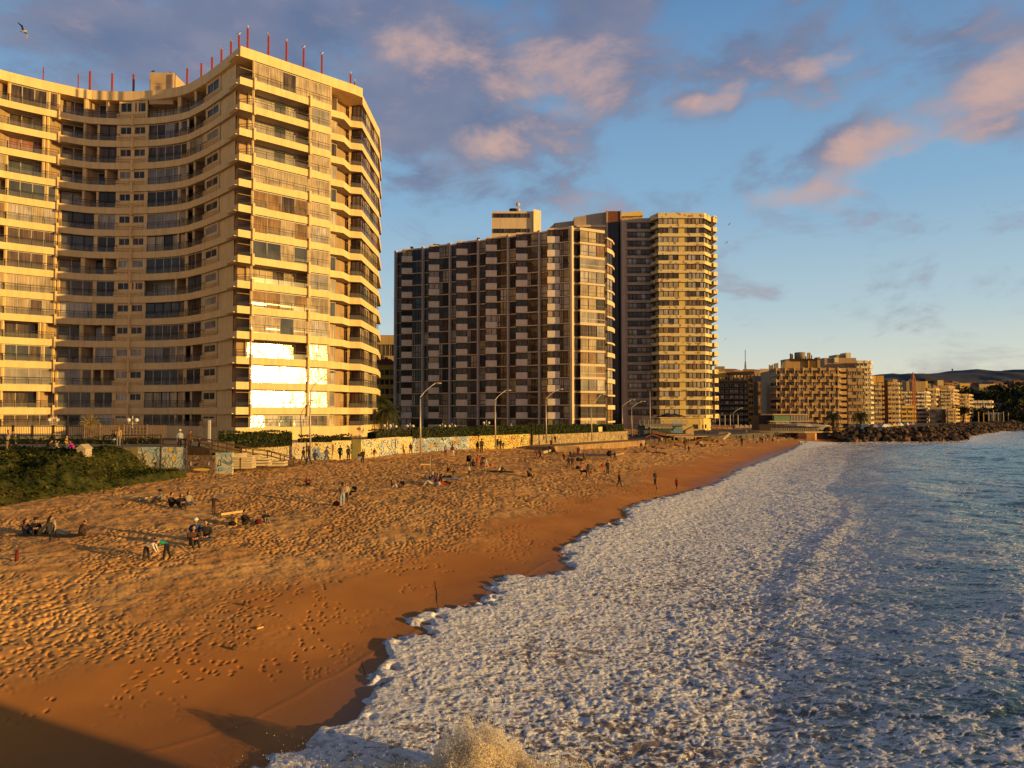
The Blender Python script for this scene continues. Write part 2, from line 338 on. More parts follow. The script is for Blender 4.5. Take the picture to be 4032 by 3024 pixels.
# ------------------------------------------------------------------ sand
def sand_mat():
    m = bpy.data.materials.new('sand'); m.use_nodes = True; nt = m.node_tree; N = nt.nodes; L = nt.links; b = N['Principled BSDF']
    a = N.new('ShaderNodeAttribute'); a.attribute_name = 'wet'; tc = N.new('ShaderNodeTexCoord')
    n = N.new('ShaderNodeTexNoise'); n.inputs['Scale'].default_value = .35; n.inputs['Detail'].default_value = 5; L.new(tc.outputs['Object'], n.inputs[0])
    rp = N.new('ShaderNodeValToRGB'); L.new(n.outputs['Fac'], rp.inputs[0]); e = rp.color_ramp.elements
    e[0].position = .35; e[0].color = (.64,.315,.095,1); e[1].position = .68; e[1].color = (.84,.46,.155,1)
    n2 = N.new('ShaderNodeTexNoise'); n2.inputs['Scale'].default_value = .22; n2.inputs['Detail'].default_value = 6; L.new(tc.outputs['Object'], n2.inputs[0])
    r2 = N.new('ShaderNodeValToRGB'); L.new(n2.outputs['Fac'], r2.inputs[0]); e = r2.color_ramp.elements
    e[0].position = .35; e[0].color = (.58,.215,.042,1); e[1].position = .7; e[1].color = (.70,.285,.06,1)
    mx = N.new('ShaderNodeMix'); mx.data_type = 'RGBA'; L.new(a.outputs['Fac'], mx.inputs[0]); L.new(rp.outputs[0], mx.inputs[6]); L.new(r2.outputs[0], mx.inputs[7])
    # soaked strip by the water
    a2 = N.new('ShaderNodeAttribute'); a2.attribute_name = 'soak'
    m2 = N.new('ShaderNodeMix'); m2.data_type = 'RGBA'; L.new(a2.outputs['Fac'], m2.inputs[0]); L.new(mx.outputs[2], m2.inputs[6]); m2.inputs[7].default_value = (.27,.105,.03,1)
    g = N.new('ShaderNodeTexNoise'); g.inputs['Scale'].default_value = 60; g.inputs['Detail'].default_value = 2; L.new(tc.outputs['Object'], g.inputs[0])
    gm = N.new('ShaderNodeMapRange'); gm.inputs['To Min'].default_value = .78; gm.inputs['To Max'].default_value = 1.22; L.new(g.outputs['Fac'], gm.inputs[0])
    m3 = N.new('ShaderNodeMix'); m3.data_type = 'RGBA'; m3.blend_type = 'MULTIPLY'; m3.inputs[0].default_value = 1; L.new(m2.outputs[2], m3.inputs[6]); L.new(gm.outputs[0], m3.inputs[7])
    L.new(m3.outputs[2], b.inputs['Base Color'])
    rr = N.new('ShaderNodeMapRange'); rr.inputs['To Min'].default_value = .95; rr.inputs['To Max'].default_value = .28; L.new(a2.outputs['Fac'], rr.inputs[0]); L.new(rr.outputs[0], b.inputs['Roughness'])
    b.inputs['Specular IOR Level'].default_value = .25
    bn = N.new('ShaderNodeTexNoise'); bn.inputs['Scale'].default_value = 14; bn.inputs['Detail'].default_value = 6; L.new(tc.outputs['Object'], bn.inputs[0])
    bp = N.new('ShaderNodeBump'); bp.inputs['Distance'].default_value = .02; L.new(bn.outputs['Fac'], bp.inputs['Height'])
    bs = N.new('ShaderNodeMapRange'); bs.inputs['To Min'].default_value = .6; bs.inputs['To Max'].default_value = .12; L.new(a.outputs['Fac'], bs.inputs[0]); L.new(bs.outputs[0], bp.inputs['Strength'])
    L.new(bp.outputs[0], b.inputs['Normal'])
    return m
X, Y = fan(-.92, .60, 1050, 11, 290, 1250)
S = sdist(X, Y, SMO); Z = sand_z(X, Y)
edge = 8.2 + (fbm(X*.16, Y*.16, 4)-.5)*9
dry = sstep(S, edge-1, edge+4.2)
d, dx, dy, r_ = cells(X*4.0+fbm(X*.7,Y*.7,2)*3, Y*3.2+fbm(X*.5+3,Y*.5,2)*3)
ang = r_*6.28; ex = dx*np.cos(ang)+dy*np.sin(ang); ey = -dx*np.sin(ang)+dy*np.cos(ang)
foot = np.exp(-((ex/.34)**2+(ey/.22)**2)**2)*(r_ > .12)
d2, dx2, dy2, r2_ = cells(X*1.15+40, Y*.95+11)
lump = np.exp(-(d2/.33)**2)
patchy = sstep(fbm(X*.3+2, Y*.2, 4), .36, .56)
rough = (.06+.085*r_)*-foot*(.15+.95*patchy) + .15*(fbm(X*1.3, Y*1.5, 5, .6)-.5) + .035*(lump-.3)
fade = np.interp(Y, [11,60,150,300], [1,1.25,1.9,2.6])
Z = Z + dry*rough*fade*.95
# scattered single prints on the firm sand, thinning towards the water
near = sstep(S, edge-5.5, edge) * (1-dry)
Z = Z - near*(r_ > .62)*(fbm(X*.5+9, Y*.5, 2) > .5)*foot*.05
tr = np.exp(-((S-1.9-.9*fbm(X*.3,Y*.3,3))/.10)**2)*.012      # old swash line
Z = Z + tr*(1-dry)
soak = 1 - sstep(S, .2, 4.6+3*fbm(X*.25, Y*.25, 3))
sand = grid_mesh('sand', X, Y, Z, sand_mat(), dict(wet=1-dry, soak=soak), keep=(S > -16)); tag(sand, 'orange beach sand, trodden above and smooth near the water', 'sand', kind='structure')
# ------------------------------------------------------------------ water
def water_mat():
    m = bpy.data.materials.new('sea_water'); m.use_nodes = True; nt = m.node_tree; N = nt.nodes; L = nt.links; b = N['Principled BSDF']; out = N['Material Output']
    tc = N.new('ShaderNodeTexCoord'); fa = N.new('ShaderNodeAttribute'); fa.attribute_name = 'foam'; sh = N.new('ShaderNodeAttribute'); sh.attribute_name = 'shallow'; ri = N.new('ShaderNodeAttribute'); ri.attribute_name = 'ridge'
    def n_(sc, det, vec, dist=0, rough=.5):
        n = N.new('ShaderNodeTexNoise'); n.inputs['Scale'].default_value = sc; n.inputs['Detail'].default_value = det; n.inputs['Distortion'].default_value = dist; n.inputs['Roughness'].default_value = rough; L.new(vec, n.inputs[0]); return n
    def ma(op, a, b_=None, clamp=False):
        n = N.new('ShaderNodeMath'); n.operation = op; n.use_clamp = clamp
        for i, q in enumerate((a, b_)):
            if q is None: continue
            if isinstance(q, (int, float)): n.inputs[i].default_value = q
            else: L.new(q, n.inputs[i])
        return n.outputs[0]
    mp = N.new('ShaderNodeMapping'); mp.inputs['Rotation'].default_value = (0,0,R(20)); mp.inputs['Scale'].default_value = (.8,1.25,1); L.new(tc.outputs['Object'], mp.inputs[0])
    wn = n_(1.1, 4, mp.outputs[0]); wm = N.new('ShaderNodeMix'); wm.data_type = 'RGBA'; wm.blend_type = 'LINEAR_LIGHT'; wm.inputs[0].default_value = .38; L.new(mp.outputs[0], wm.inputs[6]); L.new(wn.outputs['Color'], wm.inputs[7])
    def web(scale, wd=.22):
        v = N.new('ShaderNodeTexVoronoi'); v.feature = 'DISTANCE_TO_EDGE'; v.inputs['Scale'].default_value = scale; v.voronoi_dimensions = '2D'; L.new(wm.outputs[2], v.inputs[0])
        r = N.new('ShaderNodeMapRange'); r.inputs['From Max'].default_value = wd; r.inputs['To Min'].default_value = 1; r.inputs['To Max'].default_value = 0; L.new(v.outputs['Distance'], r.inputs[0]); return r.outputs[0]
    w1 = web(1.35, .15); w2_ = web(4.6, .26)
    ms = N.new('ShaderNodeMapping'); ms.inputs['Rotation'].default_value = (0,0,R(-66)); ms.inputs['Scale'].default_value = (.55,1.5,1); L.new(tc.outputs['Object'], ms.inputs[0]); big = n_(.20, 6, ms.outputs[0], 1.2, .6); fine = n_(7.5, 5, mp.outputs[0], .3, .7)
    t = ma('ADD', ma('MULTIPLY', w1, .55), ma('MULTIPLY', w2_, .34)); t = ma('ADD', t, ma('MULTIPLY', ma('SUBTRACT', big.outputs['Fac'], .5), ma('SUBTRACT', 3.6, ma('MULTIPLY', fa.outputs['Fac'], 2.6))))
    t = ma('ADD', t, ma('MULTIPLY', ma('SUBTRACT', fine.outputs['Fac'], .5), .75))
    t = ma('ADD', t, ma('MULTIPLY', fa.outputs['Fac'], 1.45)); t = ma('ADD', t, ma('MULTIPLY', ma('SUBTRACT', ri.outputs['Fac'], .5), .75))
    fm = N.new('ShaderNodeMapRange'); fm.interpolation_type = 'SMOOTHSTEP'; fm.inputs['From Min'].default_value = .86; fm.inputs['From Max'].default_value = 1.22; L.new(t, fm.inputs[0]); fmask = ma('MULTIPLY', fm.outputs[0], ma('GREATER_THAN', fa.outputs['Fac'], .02))
    cw = N.new('ShaderNodeMix'); cw.data_type = 'RGBA'; L.new(sh.outputs['Fac'], cw.inputs[0]); cw.inputs[6].default_value = (.032,.135,.14,1); cw.inputs[7].default_value = (.30,.22,.19,1)
    b.inputs['Roughness'].default_value = .17; b.inputs['IOR'].default_value = 1.33; L.new(cw.outputs[2], b.inputs['Base Color'])
    # ripples
    r1 = n_(.9, 6, mp.outputs[0], .4, .6); r2 = n_(5.5, 4, mp.outputs[0], .2)
    hh = ma('ADD', ma('MULTIPLY', r1.outputs['Fac'], .8), ma('MULTIPLY', r2.outputs['Fac'], .12))
    bw = N.new('ShaderNodeBump'); bw.inputs['Strength'].default_value = .38; bw.inputs['Distance'].default_value = .45; L.new(hh, bw.inputs['Height']); L.new(bw.outputs[0], b.inputs['Normal'])
    f = N.new('ShaderNodeBsdfPrincipled'); f.inputs['Roughness'].default_value = .75; f.inputs['Specular IOR Level'].default_value = .25
    fc = N.new('ShaderNodeValToRGB'); L.new(ma('ADD', ma('MULTIPLY', fine.outputs['Fac'], .45), ma('MULTIPLY', ri.outputs['Fac'], .38)), fc.inputs[0]); fc.color_ramp.elements[0].position = .22; fc.color_ramp.elements[0].color = (.58,.54,.57,1); fc.color_ramp.elements[1].position = .55; fc.color_ramp.elements[1].color = (.97,.96,.98,1); L.new(fc.outputs[0], f.inputs['Base Color'])
    fh = ma('ADD', ma('MULTIPLY', fine.outputs['Fac'], 1.0), ma('MULTIPLY', w2_, .30)); fh = ma('ADD', fh, ma('MULTIPLY', w1, .35))
    bf = N.new('ShaderNodeBump'); bf.inputs['Strength'].default_value = .8; bf.inputs['Distance'].default_value = .07; L.new(fh, bf.inputs['Height']); L.new(bf.outputs[0], f.inputs['Normal'])
    mx = N.new('ShaderNodeMixShader'); L.new(fmask, mx.inputs[0]); L.new(b.outputs[0], mx.inputs[1]); L.new(f.outputs[0], mx.inputs[2]); L.new(mx.outputs[0], out.inputs['Surface'])
    return m
def sea_z(X, Y, S, SJ):
    tx, ty = .42, .91; al = X*tx + Y*ty                     # along the shore
    sw = S + 3.0*(fbm(al*.035+3, S*.05, 2)-.5)*2
    nearw = np.interp(Y, [20,60,110,170], [1,1,.8,.35])
    z = np.interp(sw, [-400,-120,-90,-60,-48,-34,-27,-20,-11,-4,0], [0,0,.30,-.1,.30,-.10,.12,.36,-.26,-.02,.24])*nearw
    far = sstep(-S, 8, 30)
    ph = sw*.52 + 1.6*(fbm(al*.06, S*.06+7, 2)-.5)*6.28; z = z + far*.20*np.sin(ph)*(fbm(al*.04+8, S*.05, 2))*np.interp(Y, [20,200,330], [1,1,.4])
    z = z + .12*np.exp(-((sw+11.3)/.8)**2)*np.interp(Y, [26,36,60,75], [0,1,1,0])
    chop = (fbm(X*.22+al*.1, Y*.3, 5, .55)-.5)
    z = z + far*chop*.85*np.interp(Y, [20,100,400], [.9,.75,.6]) + (1-far)*chop*.18
    z = z + .11*(fbm(X*1.1+3, Y*1.25, 4, .6)-.5)*np.interp(-S, [0,3,40], [.25,1,1])
    z = z + np.interp(-S, [0,8,12], [.12,.10,.05])*(fbm(X*3.1+3, Y*3.3, 3, .6)-.5)*np.interp(Y, [15,70,100], [1,.8,0])
    sz = profile(S)
    t = -SJ; wgt = sstep(t, 1.0, 6.0)
    lip = sz + .03 + np.clip(t*.5, -1, .13) + .05*(fbm(X*3, Y*3, 3)-.5)*np.clip(t*2, 0, 1)
    return lip*(1-wgt) + np.maximum(z, sz+.05)*wgt
X, Y = fan(-.62, 1.45, 1250, 11, 330, 1150)
S = sdist(X, Y, SMO)
JN = (np.abs(fbm(X*1.1, Y*1.1, 3)-.5)-.12)*3.2
SJ = sdist(X, Y, JAG) + JN
Z = sea_z(X, Y, S, SJ)
wx, wy = fbm(X*.9+31, Y*.9, 3)*1.6, fbm(X*.9, Y*.9+57, 3)*1.6
rd1 = 1-np.abs(2*fbm(X*2.2+wx, Y*2.9+wy, 4, .55)-1); rd2 = 1-np.abs(2*fbm(X*5.0+wx*2+9, Y*6.0+wy*2, 3, .55)-1)
ridge = np.clip(.5*((rd1-.72)/.2)+.5*((rd2-.72)/.2)+.35, 0, 1.4)
Z = Z + (ridge-.5)*.036*sstep(-SJ, .1, 1.0)*np.interp(Y, [15,30,55,90,160], [.55,.75,1,1,.5])*np.interp(-S, [0,9,14,30,60], [1,1,.45,.25,.1])
dens = np.interp(-S, [0,1.2,5,8,11,16,24,32], [1.0,.70,.60,.52,.44,.36,.20,.0])*np.interp(Y, [18,38,60,90,150,200], [1,1,.96,.92,.8,.6])
near2 = np.interp(Y, [20,30,38,48,56], [.42,.41,.36,.22,0])*np.interp(-S, [0,24,60], [1,1,.8])
dens = np.maximum(dens, near2)
dens = np.where((-S > 11) & (Y > 50), dens*np.interp(Y, [50,60], [1,.72]), dens)
crest = np.exp(-((S+11.5+3*(fbm(X*.15,Y*.15,2)-.5))/.9)**2)*.28*(Y < 80)*(Y > 33); dens = np.minimum(1, dens+crest)
dens = np.where(S > -1.0, 1, dens)
rocks = np.exp(-((X-112)/30)**2-((Y-212)/6)**2); dens = np.maximum(dens, rocks*.3)
shal = np.interp(-S, [0,9,14,20], [1,.85,.35,0])
WM = water_mat()
sea = grid_mesh('sea', X, Y, Z, WM, dict(foam=dens, shallow=shal, ridge=ridge), keep=(SJ < .6)); tag(sea, 'teal sea with white surf running up the beach', 'sea', kind='structure')
# the open water beyond, one wide sheet
Xo, Yo = fan(-.1, 12, 160, 330, 16000, 90); So = sdist(Xo, Yo, SMO)
outer = grid_mesh('open_water', Xo, Yo, .25*(fbm(Xo*.2, Yo*.2, 4)-.5), WM, dict(foam=Xo*0, shallow=Xo*0), keep=(So < 30)); tag(outer, 'open water out to the horizon', 'water', kind='structure')
Xo, Yo = fan(1.44, 14, 90, 11, 340, 120)
side = grid_mesh('open_water', Xo, Yo, .5*(fbm(Xo*.2, Yo*.2, 4)-.5), WM, dict(foam=np.interp(Yo,[20,40,60],[.55,.3,0]), shallow=Xo*0)); tag(side, 'open water to the side of the surf', 'water', kind='structure')
# ground under everything inland
gm = mat('inland_earth', (.12,.09,.06), .95, .3, .2)
g = MB(); g.poly([(-6000,-60,-1.2),(0,-60,-1.2),(95,240,-1.2),(260,420,-1.2),(1300,1600,-1.2),(16000,15000,-1.2),(-6000,15000,-1.2)], gm); o = g.build('ground'); tag(o, 'ground below the town', 'ground', kind='structure')
# ------------------------------------------------------------------ facade helpers
class Path:
    def __init__(s, pts):
        s.p = [Vector((q[0], q[1])) for q in pts]; s.c = [0]
        for a, b in zip(s.p[:-1], s.p[1:]): s.c.append(s.c[-1] + (b-a).length)
        s.len = s.c[-1]
    def at(s, t):
        t = max(0, min(s.len, t))
        for i in range(len(s.p)-1):
            if t <= s.c[i+1] + 1e-9:
                f = (t - s.c[i])/max(1e-9, s.c[i+1]-s.c[i]); return s.p[i].lerp(s.p[i+1], f)
        return s.p[-1].copy()
    def hit(s, sx):           # arc length where the sight line through column sx crosses the path (nearest)
        k = (sx - CX)/(F*math.cos(PITCH)); best = None
        for i in range(len(s.p)-1):
            a, b = s.p[i], s.p[i+1]; fa = a.x - k*a.y; fb = b.x - k*b.y
            if fa*fb <= 0 and abs(fa-fb) > 1e-9:
                f = fa/(fa-fb); q = a.lerp(b, f)
                if best is None or q.y < best[0]: best = (q.y, s.c[i] + f*(s.c[i+1]-s.c[i]))
        if best is None:
            i = min(range(len(s.p)), key=lambda i: abs(s.p[i].x/s.p[i].y - k)); return s.c[i]
        return best[1]
    def sub(s, t0, t1):
        out = [s.at(t0)] + [q for q, c in zip(s.p, s.c) if t0+1e-6 < c < t1-1e-6] + [s.at(t1)]
        return out
    def off(s, d):            # positive = towards the left-hand side of travel (inwards for our outlines)
        n = len(s.p); out = []
        for i in range(n):
            ds = []
            if i > 0: ds.append((s.p[i]-s.p[i-1]).normalized())
            if i < n-1: ds.append((s.p[i+1]-s.p[i]).normalized())
            m = sum((Vector((-q.y, q.x)) for q in ds), Vector((0,0))).normalized(); c = m.dot(Vector((-ds[0].y, ds[0].x)))
            out.append(s.p[i] + m*(d/max(.5, c)))
        return Path(out)
class Windows:
    """one building's windows: the hundred that show largest become parts of their own, the rest one part"""
    def __init__(s, parent, limit=100): s.w = []; s.parent = parent; s.limit = limit
    def add(s, panes, bars, size): s.w.append((size, panes, bars))
    def strip(s, pts, z0, z1, n, mats, fm, fw=.07, head=None, mid=None, out=.04, side=-1, depth=.08, tilt=0):
        """panes between plan points pts (a short path); side -1: outward is to the right of travel"""
        P = Path(pts); panes = []; bars = []
        for i in range(n):
            a = P.at(P.len*i/n); b = P.at(P.len*(i+1)/n); mt = mats[i % len(mats)]; panes.append((a, b, z0, z1, mt, tilt*random.uniform(.8,1.2)))
        q = [P.at(P.len*i/n) for i in range(n+1)]
        e = [(q[min(i+1,n)]-q[max(i-1,0)]).normalized() for i in range(n+1)]
        o = [p + Vector((d.y, -d.x))*out*(-side) for p, d in zip(q, e)]
        for p in o: bars.append(((p.x,p.y,z0), (p.x,p.y,z1), fw, depth, fm))
        for i in range(n):
            for z in [z0+fw/2, z1-fw/2] + ([z0+(z1-z0)*mid] if mid else []): bars.append(((o[i].x,o[i].y,z), (o[i+1].x,o[i+1].y,z), depth, fw, fm))
        c = P.at(P.len/2); en = (P.p[-1]-P.p[0]).normalized(); nrm = Vector((en.y, -en.x))*(-side); view = Vector((-c.x, -c.y)).normalized()
        s.add(panes, bars, P.len*(z1-z0)/c.length_squared*max(.05, nrm.dot(view)))
    def finish(s):
        s.w.sort(key=lambda q: -q[0])
        def put(mp, mf, w):
            for a, b, z0, z1, mt, tl in w[1]:
                if tl: dv = (b-a).normalized(); o_ = Vector((dv.y,-dv.x))*tl; mp.poly([(a.x+o_.x,a.y+o_.y,z0),(b.x+o_.x,b.y+o_.y,z0),(b.x,b.y,z1),(a.x,a.y,z1)], mt); continue
                mp.poly([(a.x,a.y,z0),(b.x,b.y,z0),(b.x,b.y,z1),(a.x,a.y,z1)], mt)
            for a, b, w_, d_, mt in w[2]: mf.bar(a, b, w_, d_, mt)
        for w in s.w[:s.limit]:
            mp = MB(); mf = MB(); put(mp, mf, w); o = mp.build('window', s.parent)
            if mf.v: f = bpy.data.objects.new('frame', mf.data('frame')); col.objects.link(f); f.parent = o
        if len(s.w) > s.limit:
            mp = MB()
            for w in s.w[s.limit:]: put(mp, mp, w)
            o = mp.build('window', s.parent); o['kind'] = 'stuff'
        return len(s.w)
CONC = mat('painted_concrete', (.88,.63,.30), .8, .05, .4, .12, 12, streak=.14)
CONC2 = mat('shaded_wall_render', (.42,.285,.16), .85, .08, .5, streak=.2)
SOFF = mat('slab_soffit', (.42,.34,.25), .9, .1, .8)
DARKM = mat('dark_metal', (.035,.025,.02), .5)
WHITEF = mat('white_window_frame', (.62,.56,.45), .5)
DARKF = mat('bronze_window_frame', (.03,.022,.018), .45)
RED = mat('red_oxide_paint', (.36,.07,.045), .6, .15, 3)
gl = []
GD = curtain('dark_glass', (.06,.052,.047), (.03,.026,.023)); GB = curtain('blue_tinted_glass', (.09,.10,.11), (.06,.065,.07))
GC = curtain('cream_curtain_glass', (.58,.46,.30), (.33,.25,.15)); GW = curtain('white_curtain_glass', (.62,.56,.48), (.30,.25,.21), 13)
GBR = curtain('brown_curtain_glass', (.17,.11,.075), (.08,.05,.03)); GG = curtain('grey_blind_glass', (.34,.31,.28), (.28,.25,.22), 2)
GR = curtain('rosy_curtain_glass', (.42,.20,.14), (.22,.09,.06)); GO = curtain('ochre_curtain_glass', (.36,.22,.09), (.20,.11,.04))
GMX = curtain('half_lit_room_glass', (.15,.10,.065), (.04,.028,.02), 3)
# panes low on the seaward face of the first tower, slightly wavy glass that throws the low sun back
GS = curtain('sun_catching_glass', (.55,.45,.28), (.35,.26,.14), 6, .24, 2.6, .3)
def clearglass(name):
    m = bpy.data.materials.new(name); m.use_nodes = True; N = m.node_tree.nodes; L = m.node_tree.links; b = N['Principled BSDF']; out = N['Material Output']
    b.inputs['Base Color'].default_value = (.25,.25,.24,1); b.inputs['Roughness'].default_value = .12
    t = N.new('ShaderNodeBsdfTransparent'); x = N.new('ShaderNodeMixShader'); x.inputs[0].default_value = .30
    L.new(t.outputs[0], x.inputs[1]); L.new(b.outputs[0], x.inputs[2]); L.new(x.outputs[0], out.inputs[0]); return m
RAILG = clearglass('railing_glass')
def pick(w):
    r = random.random()*sum(w.values())
    for k, v in w.items():
        r -= v
        if r <= 0: return k
    return k
def railing(mb, pts, z, h=.95, mid=.35, post=1.8, glass=True, m=None, w=.05):
    P = Path(pts); m = m or DARKM; q = P.sub(0, P.len)
    for a, b in zip(q[:-1], q[1:]):
        mb.bar((a.x,a.y,z+h), (b.x,b.y,z+h), w*1.3, w, m); mb.bar((a.x,a.y,z+h-mid), (b.x,b.y,z+h-mid), w, w*.8, m)
        if glass: mb.poly([(a.x,a.y,z),(b.x,b.y,z),(b.x,b.y,z+h-mid),(a.x,a.y,z+h-mid)], RAILG)
    n = max(1, round(P.len/post))
    for i in range(n+1):
        a = P.at(P.len*i/n); mb.bar((a.x,a.y,z), (a.x,a.y,z+h), w, w, m)
def toA(x, y): return cr('A', x, y)
# ================================================================== TOWER 1, the curved one
T1 = empty('apartment_tower', (-45,112,6), 0, 'tall cream tower with concave balcony front and red roof posts, nearest the camera', 'apartment building')
cpts = [(-96,101),(-88,97),(-81,95.5),(-76,99.5)]
for sx, sy in [(0,283.5),(70,301),(137,317),(182,327),(228,337),(282,349),(337,358),(396,361.5),(456,363),(502,362),(547,360),(592,358),(640,352),(690,343),(729,330),(793,291),(857,241),(929,180)]:
    h = HZ - sy; Yd = 98*(HZ-180)/h; cpts.append(((sx-CX)/F*Yd, Yd))
A1 = Vector(cpts[-1]); B1 = Vector(((1388-CX)/F*110, 110.0)); C1 = Vector((-22.4,113.6)); C2 = Vector((-22.3,127.7))
fe = (B1-A1).normalized(); fn = Vector((fe.y, -fe.x))
face = Path([A1, B1 + fe*3]); P1 = face.at(face.hit(1296))
Q = Path([A1 - fn*1.2, B1 + fe*4 - fn*1.2]); Q1 = Q.at(Q.hit(1288)); Q2 = Q.at(Q.hit(1347)); Q3 = Vector((-24.05,113.0))
back = [(-24,140),(-52,136),(-80,124),(-104,112)]
ring_roof = cpts + [tuple(B1), (B1.x+.9,B1.y+1.2), tuple(C1), tuple(C2)] + back
ring = cpts + [tuple(P1), tuple(P1 - fn*1.6), tuple(Q1 - fn*.2), tuple(Q2), tuple(Q3), tuple(C1), tuple(C2)] + back
ZT = [zat(300.8 + 100.15*k, 98) for k in range(14)]; BH = .95; ZROOF = zat(180, 98); ZB = 6.0
conc = Path(cpts); conc_i = conc.off(.45); conc_r = conc.off(2.1)
rb = MB(); rb.prism([(p[0], p[1]) for p in ring_roof], ZROOF-1.35, ZROOF, CONC, CONC); o = rb.build('roof_parapet', T1)
for k, z in enumerate(ZT):
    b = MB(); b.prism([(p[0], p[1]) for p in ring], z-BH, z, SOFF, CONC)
    for (c, xx) in (('A',465),('A',1112),('B',632),('B',1122)):     # short fins where the cross walls meet the slab edge
        pth = conc if c == 'A' else face; q = pth.at(pth.hit(cr(c, xx, 0)[0]))
        e = (pth.at(pth.hit(cr(c, xx, 0)[0])+.5)-q).normalized(); n_ = Vector((e.y,-e.x))
        b.bar((q.x+n_.x*.1,q.y+n_.y*.1,z-BH-.25), (q.x+n_.x*.1,q.y+n_.y*.1,z+.35), .28, .42, CONC, up=(n_.x,n_.y,0))
    o = b.build('floor_slab', T1)
# solid body behind the balconies
tR = conc_r.hit(860); inner = [tuple(q) for q in conc_r.sub(0, tR)]
w987 = face.at(face.hit(987)); core = inner + [tuple(w987 - fn*2.4 - fe*1.2), tuple(P1 - fn*2.4), tuple(Q1 - fn*2.0), tuple(Q2 - fn*2.2 ), (C1.x-2.2, C1.y+2.2), (C2.x-1.8, C2.y-.6)] + [(-25,138),(-52,134),(-80,122),(-102,110)]
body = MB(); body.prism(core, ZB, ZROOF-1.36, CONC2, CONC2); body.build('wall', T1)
W1 = Windows(T1, 100)
fins = MB()
def conc_seg(x0, x1, P): return P.hit(cr('A', x0, 0)[0]), P.hit(cr('A', x1, 0)[0])
lv = []
for k in range(15):
    top = (ZROOF-1.36) if k == 0 else ZT[k-1]-BH; bot = ZT[k] if k < 14 else ZB+.5
    lv.append((bot, top))
dist = {GD:4, GBR:2.5, GC:2.2, GW:1.6, GG:2.4, GMX:2.5, GB:1.3}
litd = {GC:3, GW:2, GG:2.5, GMX:2, GB:2, GBR:1, GO:1, GR:.5}
for k, (z0, z1) in enumerate(lv):
    for (x0, x1, n, kind) in [(-900,-330,6,'w'),(-320,10,3,'w'),(22,455,4,'w'),(490,800,3,'w'),(815,985,2,'w'),(1000,1108,2,'s'),(1122,1230,2,'s'),(1245,1595,5,'w'),(1608,1742,2,'o'),(1758,1868,2,'s')]:
        P = conc_i; off = 0; dd_ = dist if x0 > 470 else litd
        rec = (kind == 'w' and random.random() < .22) or (kind == 'o' and random.random() < .6)
        if rec: P = conc_r.off(-.05)
        t0, t1 = conc_seg(x0, x1, P) if x0 > -50 else (P.hit(0) - (abs(x0)/2.19)/F*105*1.05, P.hit(0) - (abs(x1)/2.19 if x1 < 0 else 0)/F*105*1.05)
        if x0 < -50: t0 = max(.5, t0); t1 = max(t0+.8, t1)
        if x0 == -320: t1 = P.hit(5)
        seg = P.sub(t0, t1); m1 = pick(dd_); m2 = pick(dd_)
        ms = [m1, m1, m2] if random.random() < .5 else [m1]
        fm = WHITEF if (x0 < 470 or random.random() < .6) else DARKF
        if kind == 's':      # small windows over a spandrel with three louvre slats
            W1.strip(seg, z0+1.05, z1-.25, n, [pick({GD:3,GMX:2,GW:1,GG:1})], WHITEF, .07)
            pan = Path(P.off(-.12).sub(t0-.15, t1+.15)); q = pan.sub(0, pan.len)
            for a, b_ in zip(q[:-1], q[1:]):
                fins.poly([(a.x,a.y,z0),(b_.x,b_.y,z0),(b_.x,b_.y,z0+1.05),(a.x,a.y,z0+1.05)], CONC)
                fins.poly([(a.x,a.y,z1-.25),(b_.x,b_.y,z1-.25),(b_.x,b_.y,z1),(a.x,a.y,z1)], CONC)
            q2 = Path(conc.off(.0).sub(t0-.1, t1+.1)).p
            for zz in (.12,.36,.60):
                for a, b_ in zip(q2[:-1], q2[1:]): fins.bar((a.x,a.y,z0+zz), (b_.x,b_.y,z0+zz), .10, .12, CONC)
        else:
            W1.strip(seg, z0+.02, z1-.02, n, ms, fm, .09, mid=None)
            if rec: 
                for tt in (t0, t1):
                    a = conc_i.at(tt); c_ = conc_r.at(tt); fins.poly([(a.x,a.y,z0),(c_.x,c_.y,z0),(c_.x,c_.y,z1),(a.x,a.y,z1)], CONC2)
        # cross-wall edges between bays
        for tt in (t0, t1):
            a = conc.off(.42).at(tt); fins.bar((a.x,a.y,z0),(a.x,a.y,z1), .28, .3, CONC)
        if kind != 's': pass
    for (x0, x1) in ((None,8),(12,460),(490,985),(1245,1752)):
        a = conc.hit(0)-26 if x0 is None else conc.hit(cr('A', x0, 0)[0]); b_ = conc.hit(cr('A', x1, 0)[0])
        rl = MB(); railing(rl, conc.off(.06).sub(a, b_), z0, 1.0, .32, 1.75); rl.build('railing', T1)
    # seaward face
    fi = face.off(.15); fr = face.off(2.2)
    open_ = k in (1,2,3,8,11) ; P = fr if open_ else fi
    hot = 11 <= k <= 13
    t0, t1 = P.hit(988 if not open_ else 968), P.hit(cr('B',1108,0)[0])
    if hot: ms = [GS]
    else: ms = [pick({GC:3,GB:2,GW:2,GG:1,GO:1})]; ms = ms*2 + [pick({GC:2,GMX:1,GB:2})]
    W1.strip(P.sub(t0, t1 if not open_ else P.hit(cr('B',1010,0)[0])), z0+.02, z1-.1, 4, ms, WHITEF, .09, tilt=.09)
    if open_:
        a = fi.at(fi.hit(1211)); c_ = fr.at(fr.hit(1206)); fins.poly([(a.x,a.y,z0),(c_.x,c_.y,z0),(c_.x,c_.y,z1),(a.x,a.y,z1)], CONC)
        a = fr.at(t0); fins.bar((a.x,a.y,z0),(a.x,a.y,z1), .25,.3, CONC)
        a = fi.at(fi.hit(984)); fins.tube([(a.x,a.y,z0),(a.x,a.y,z1)], .06, WHITEF)
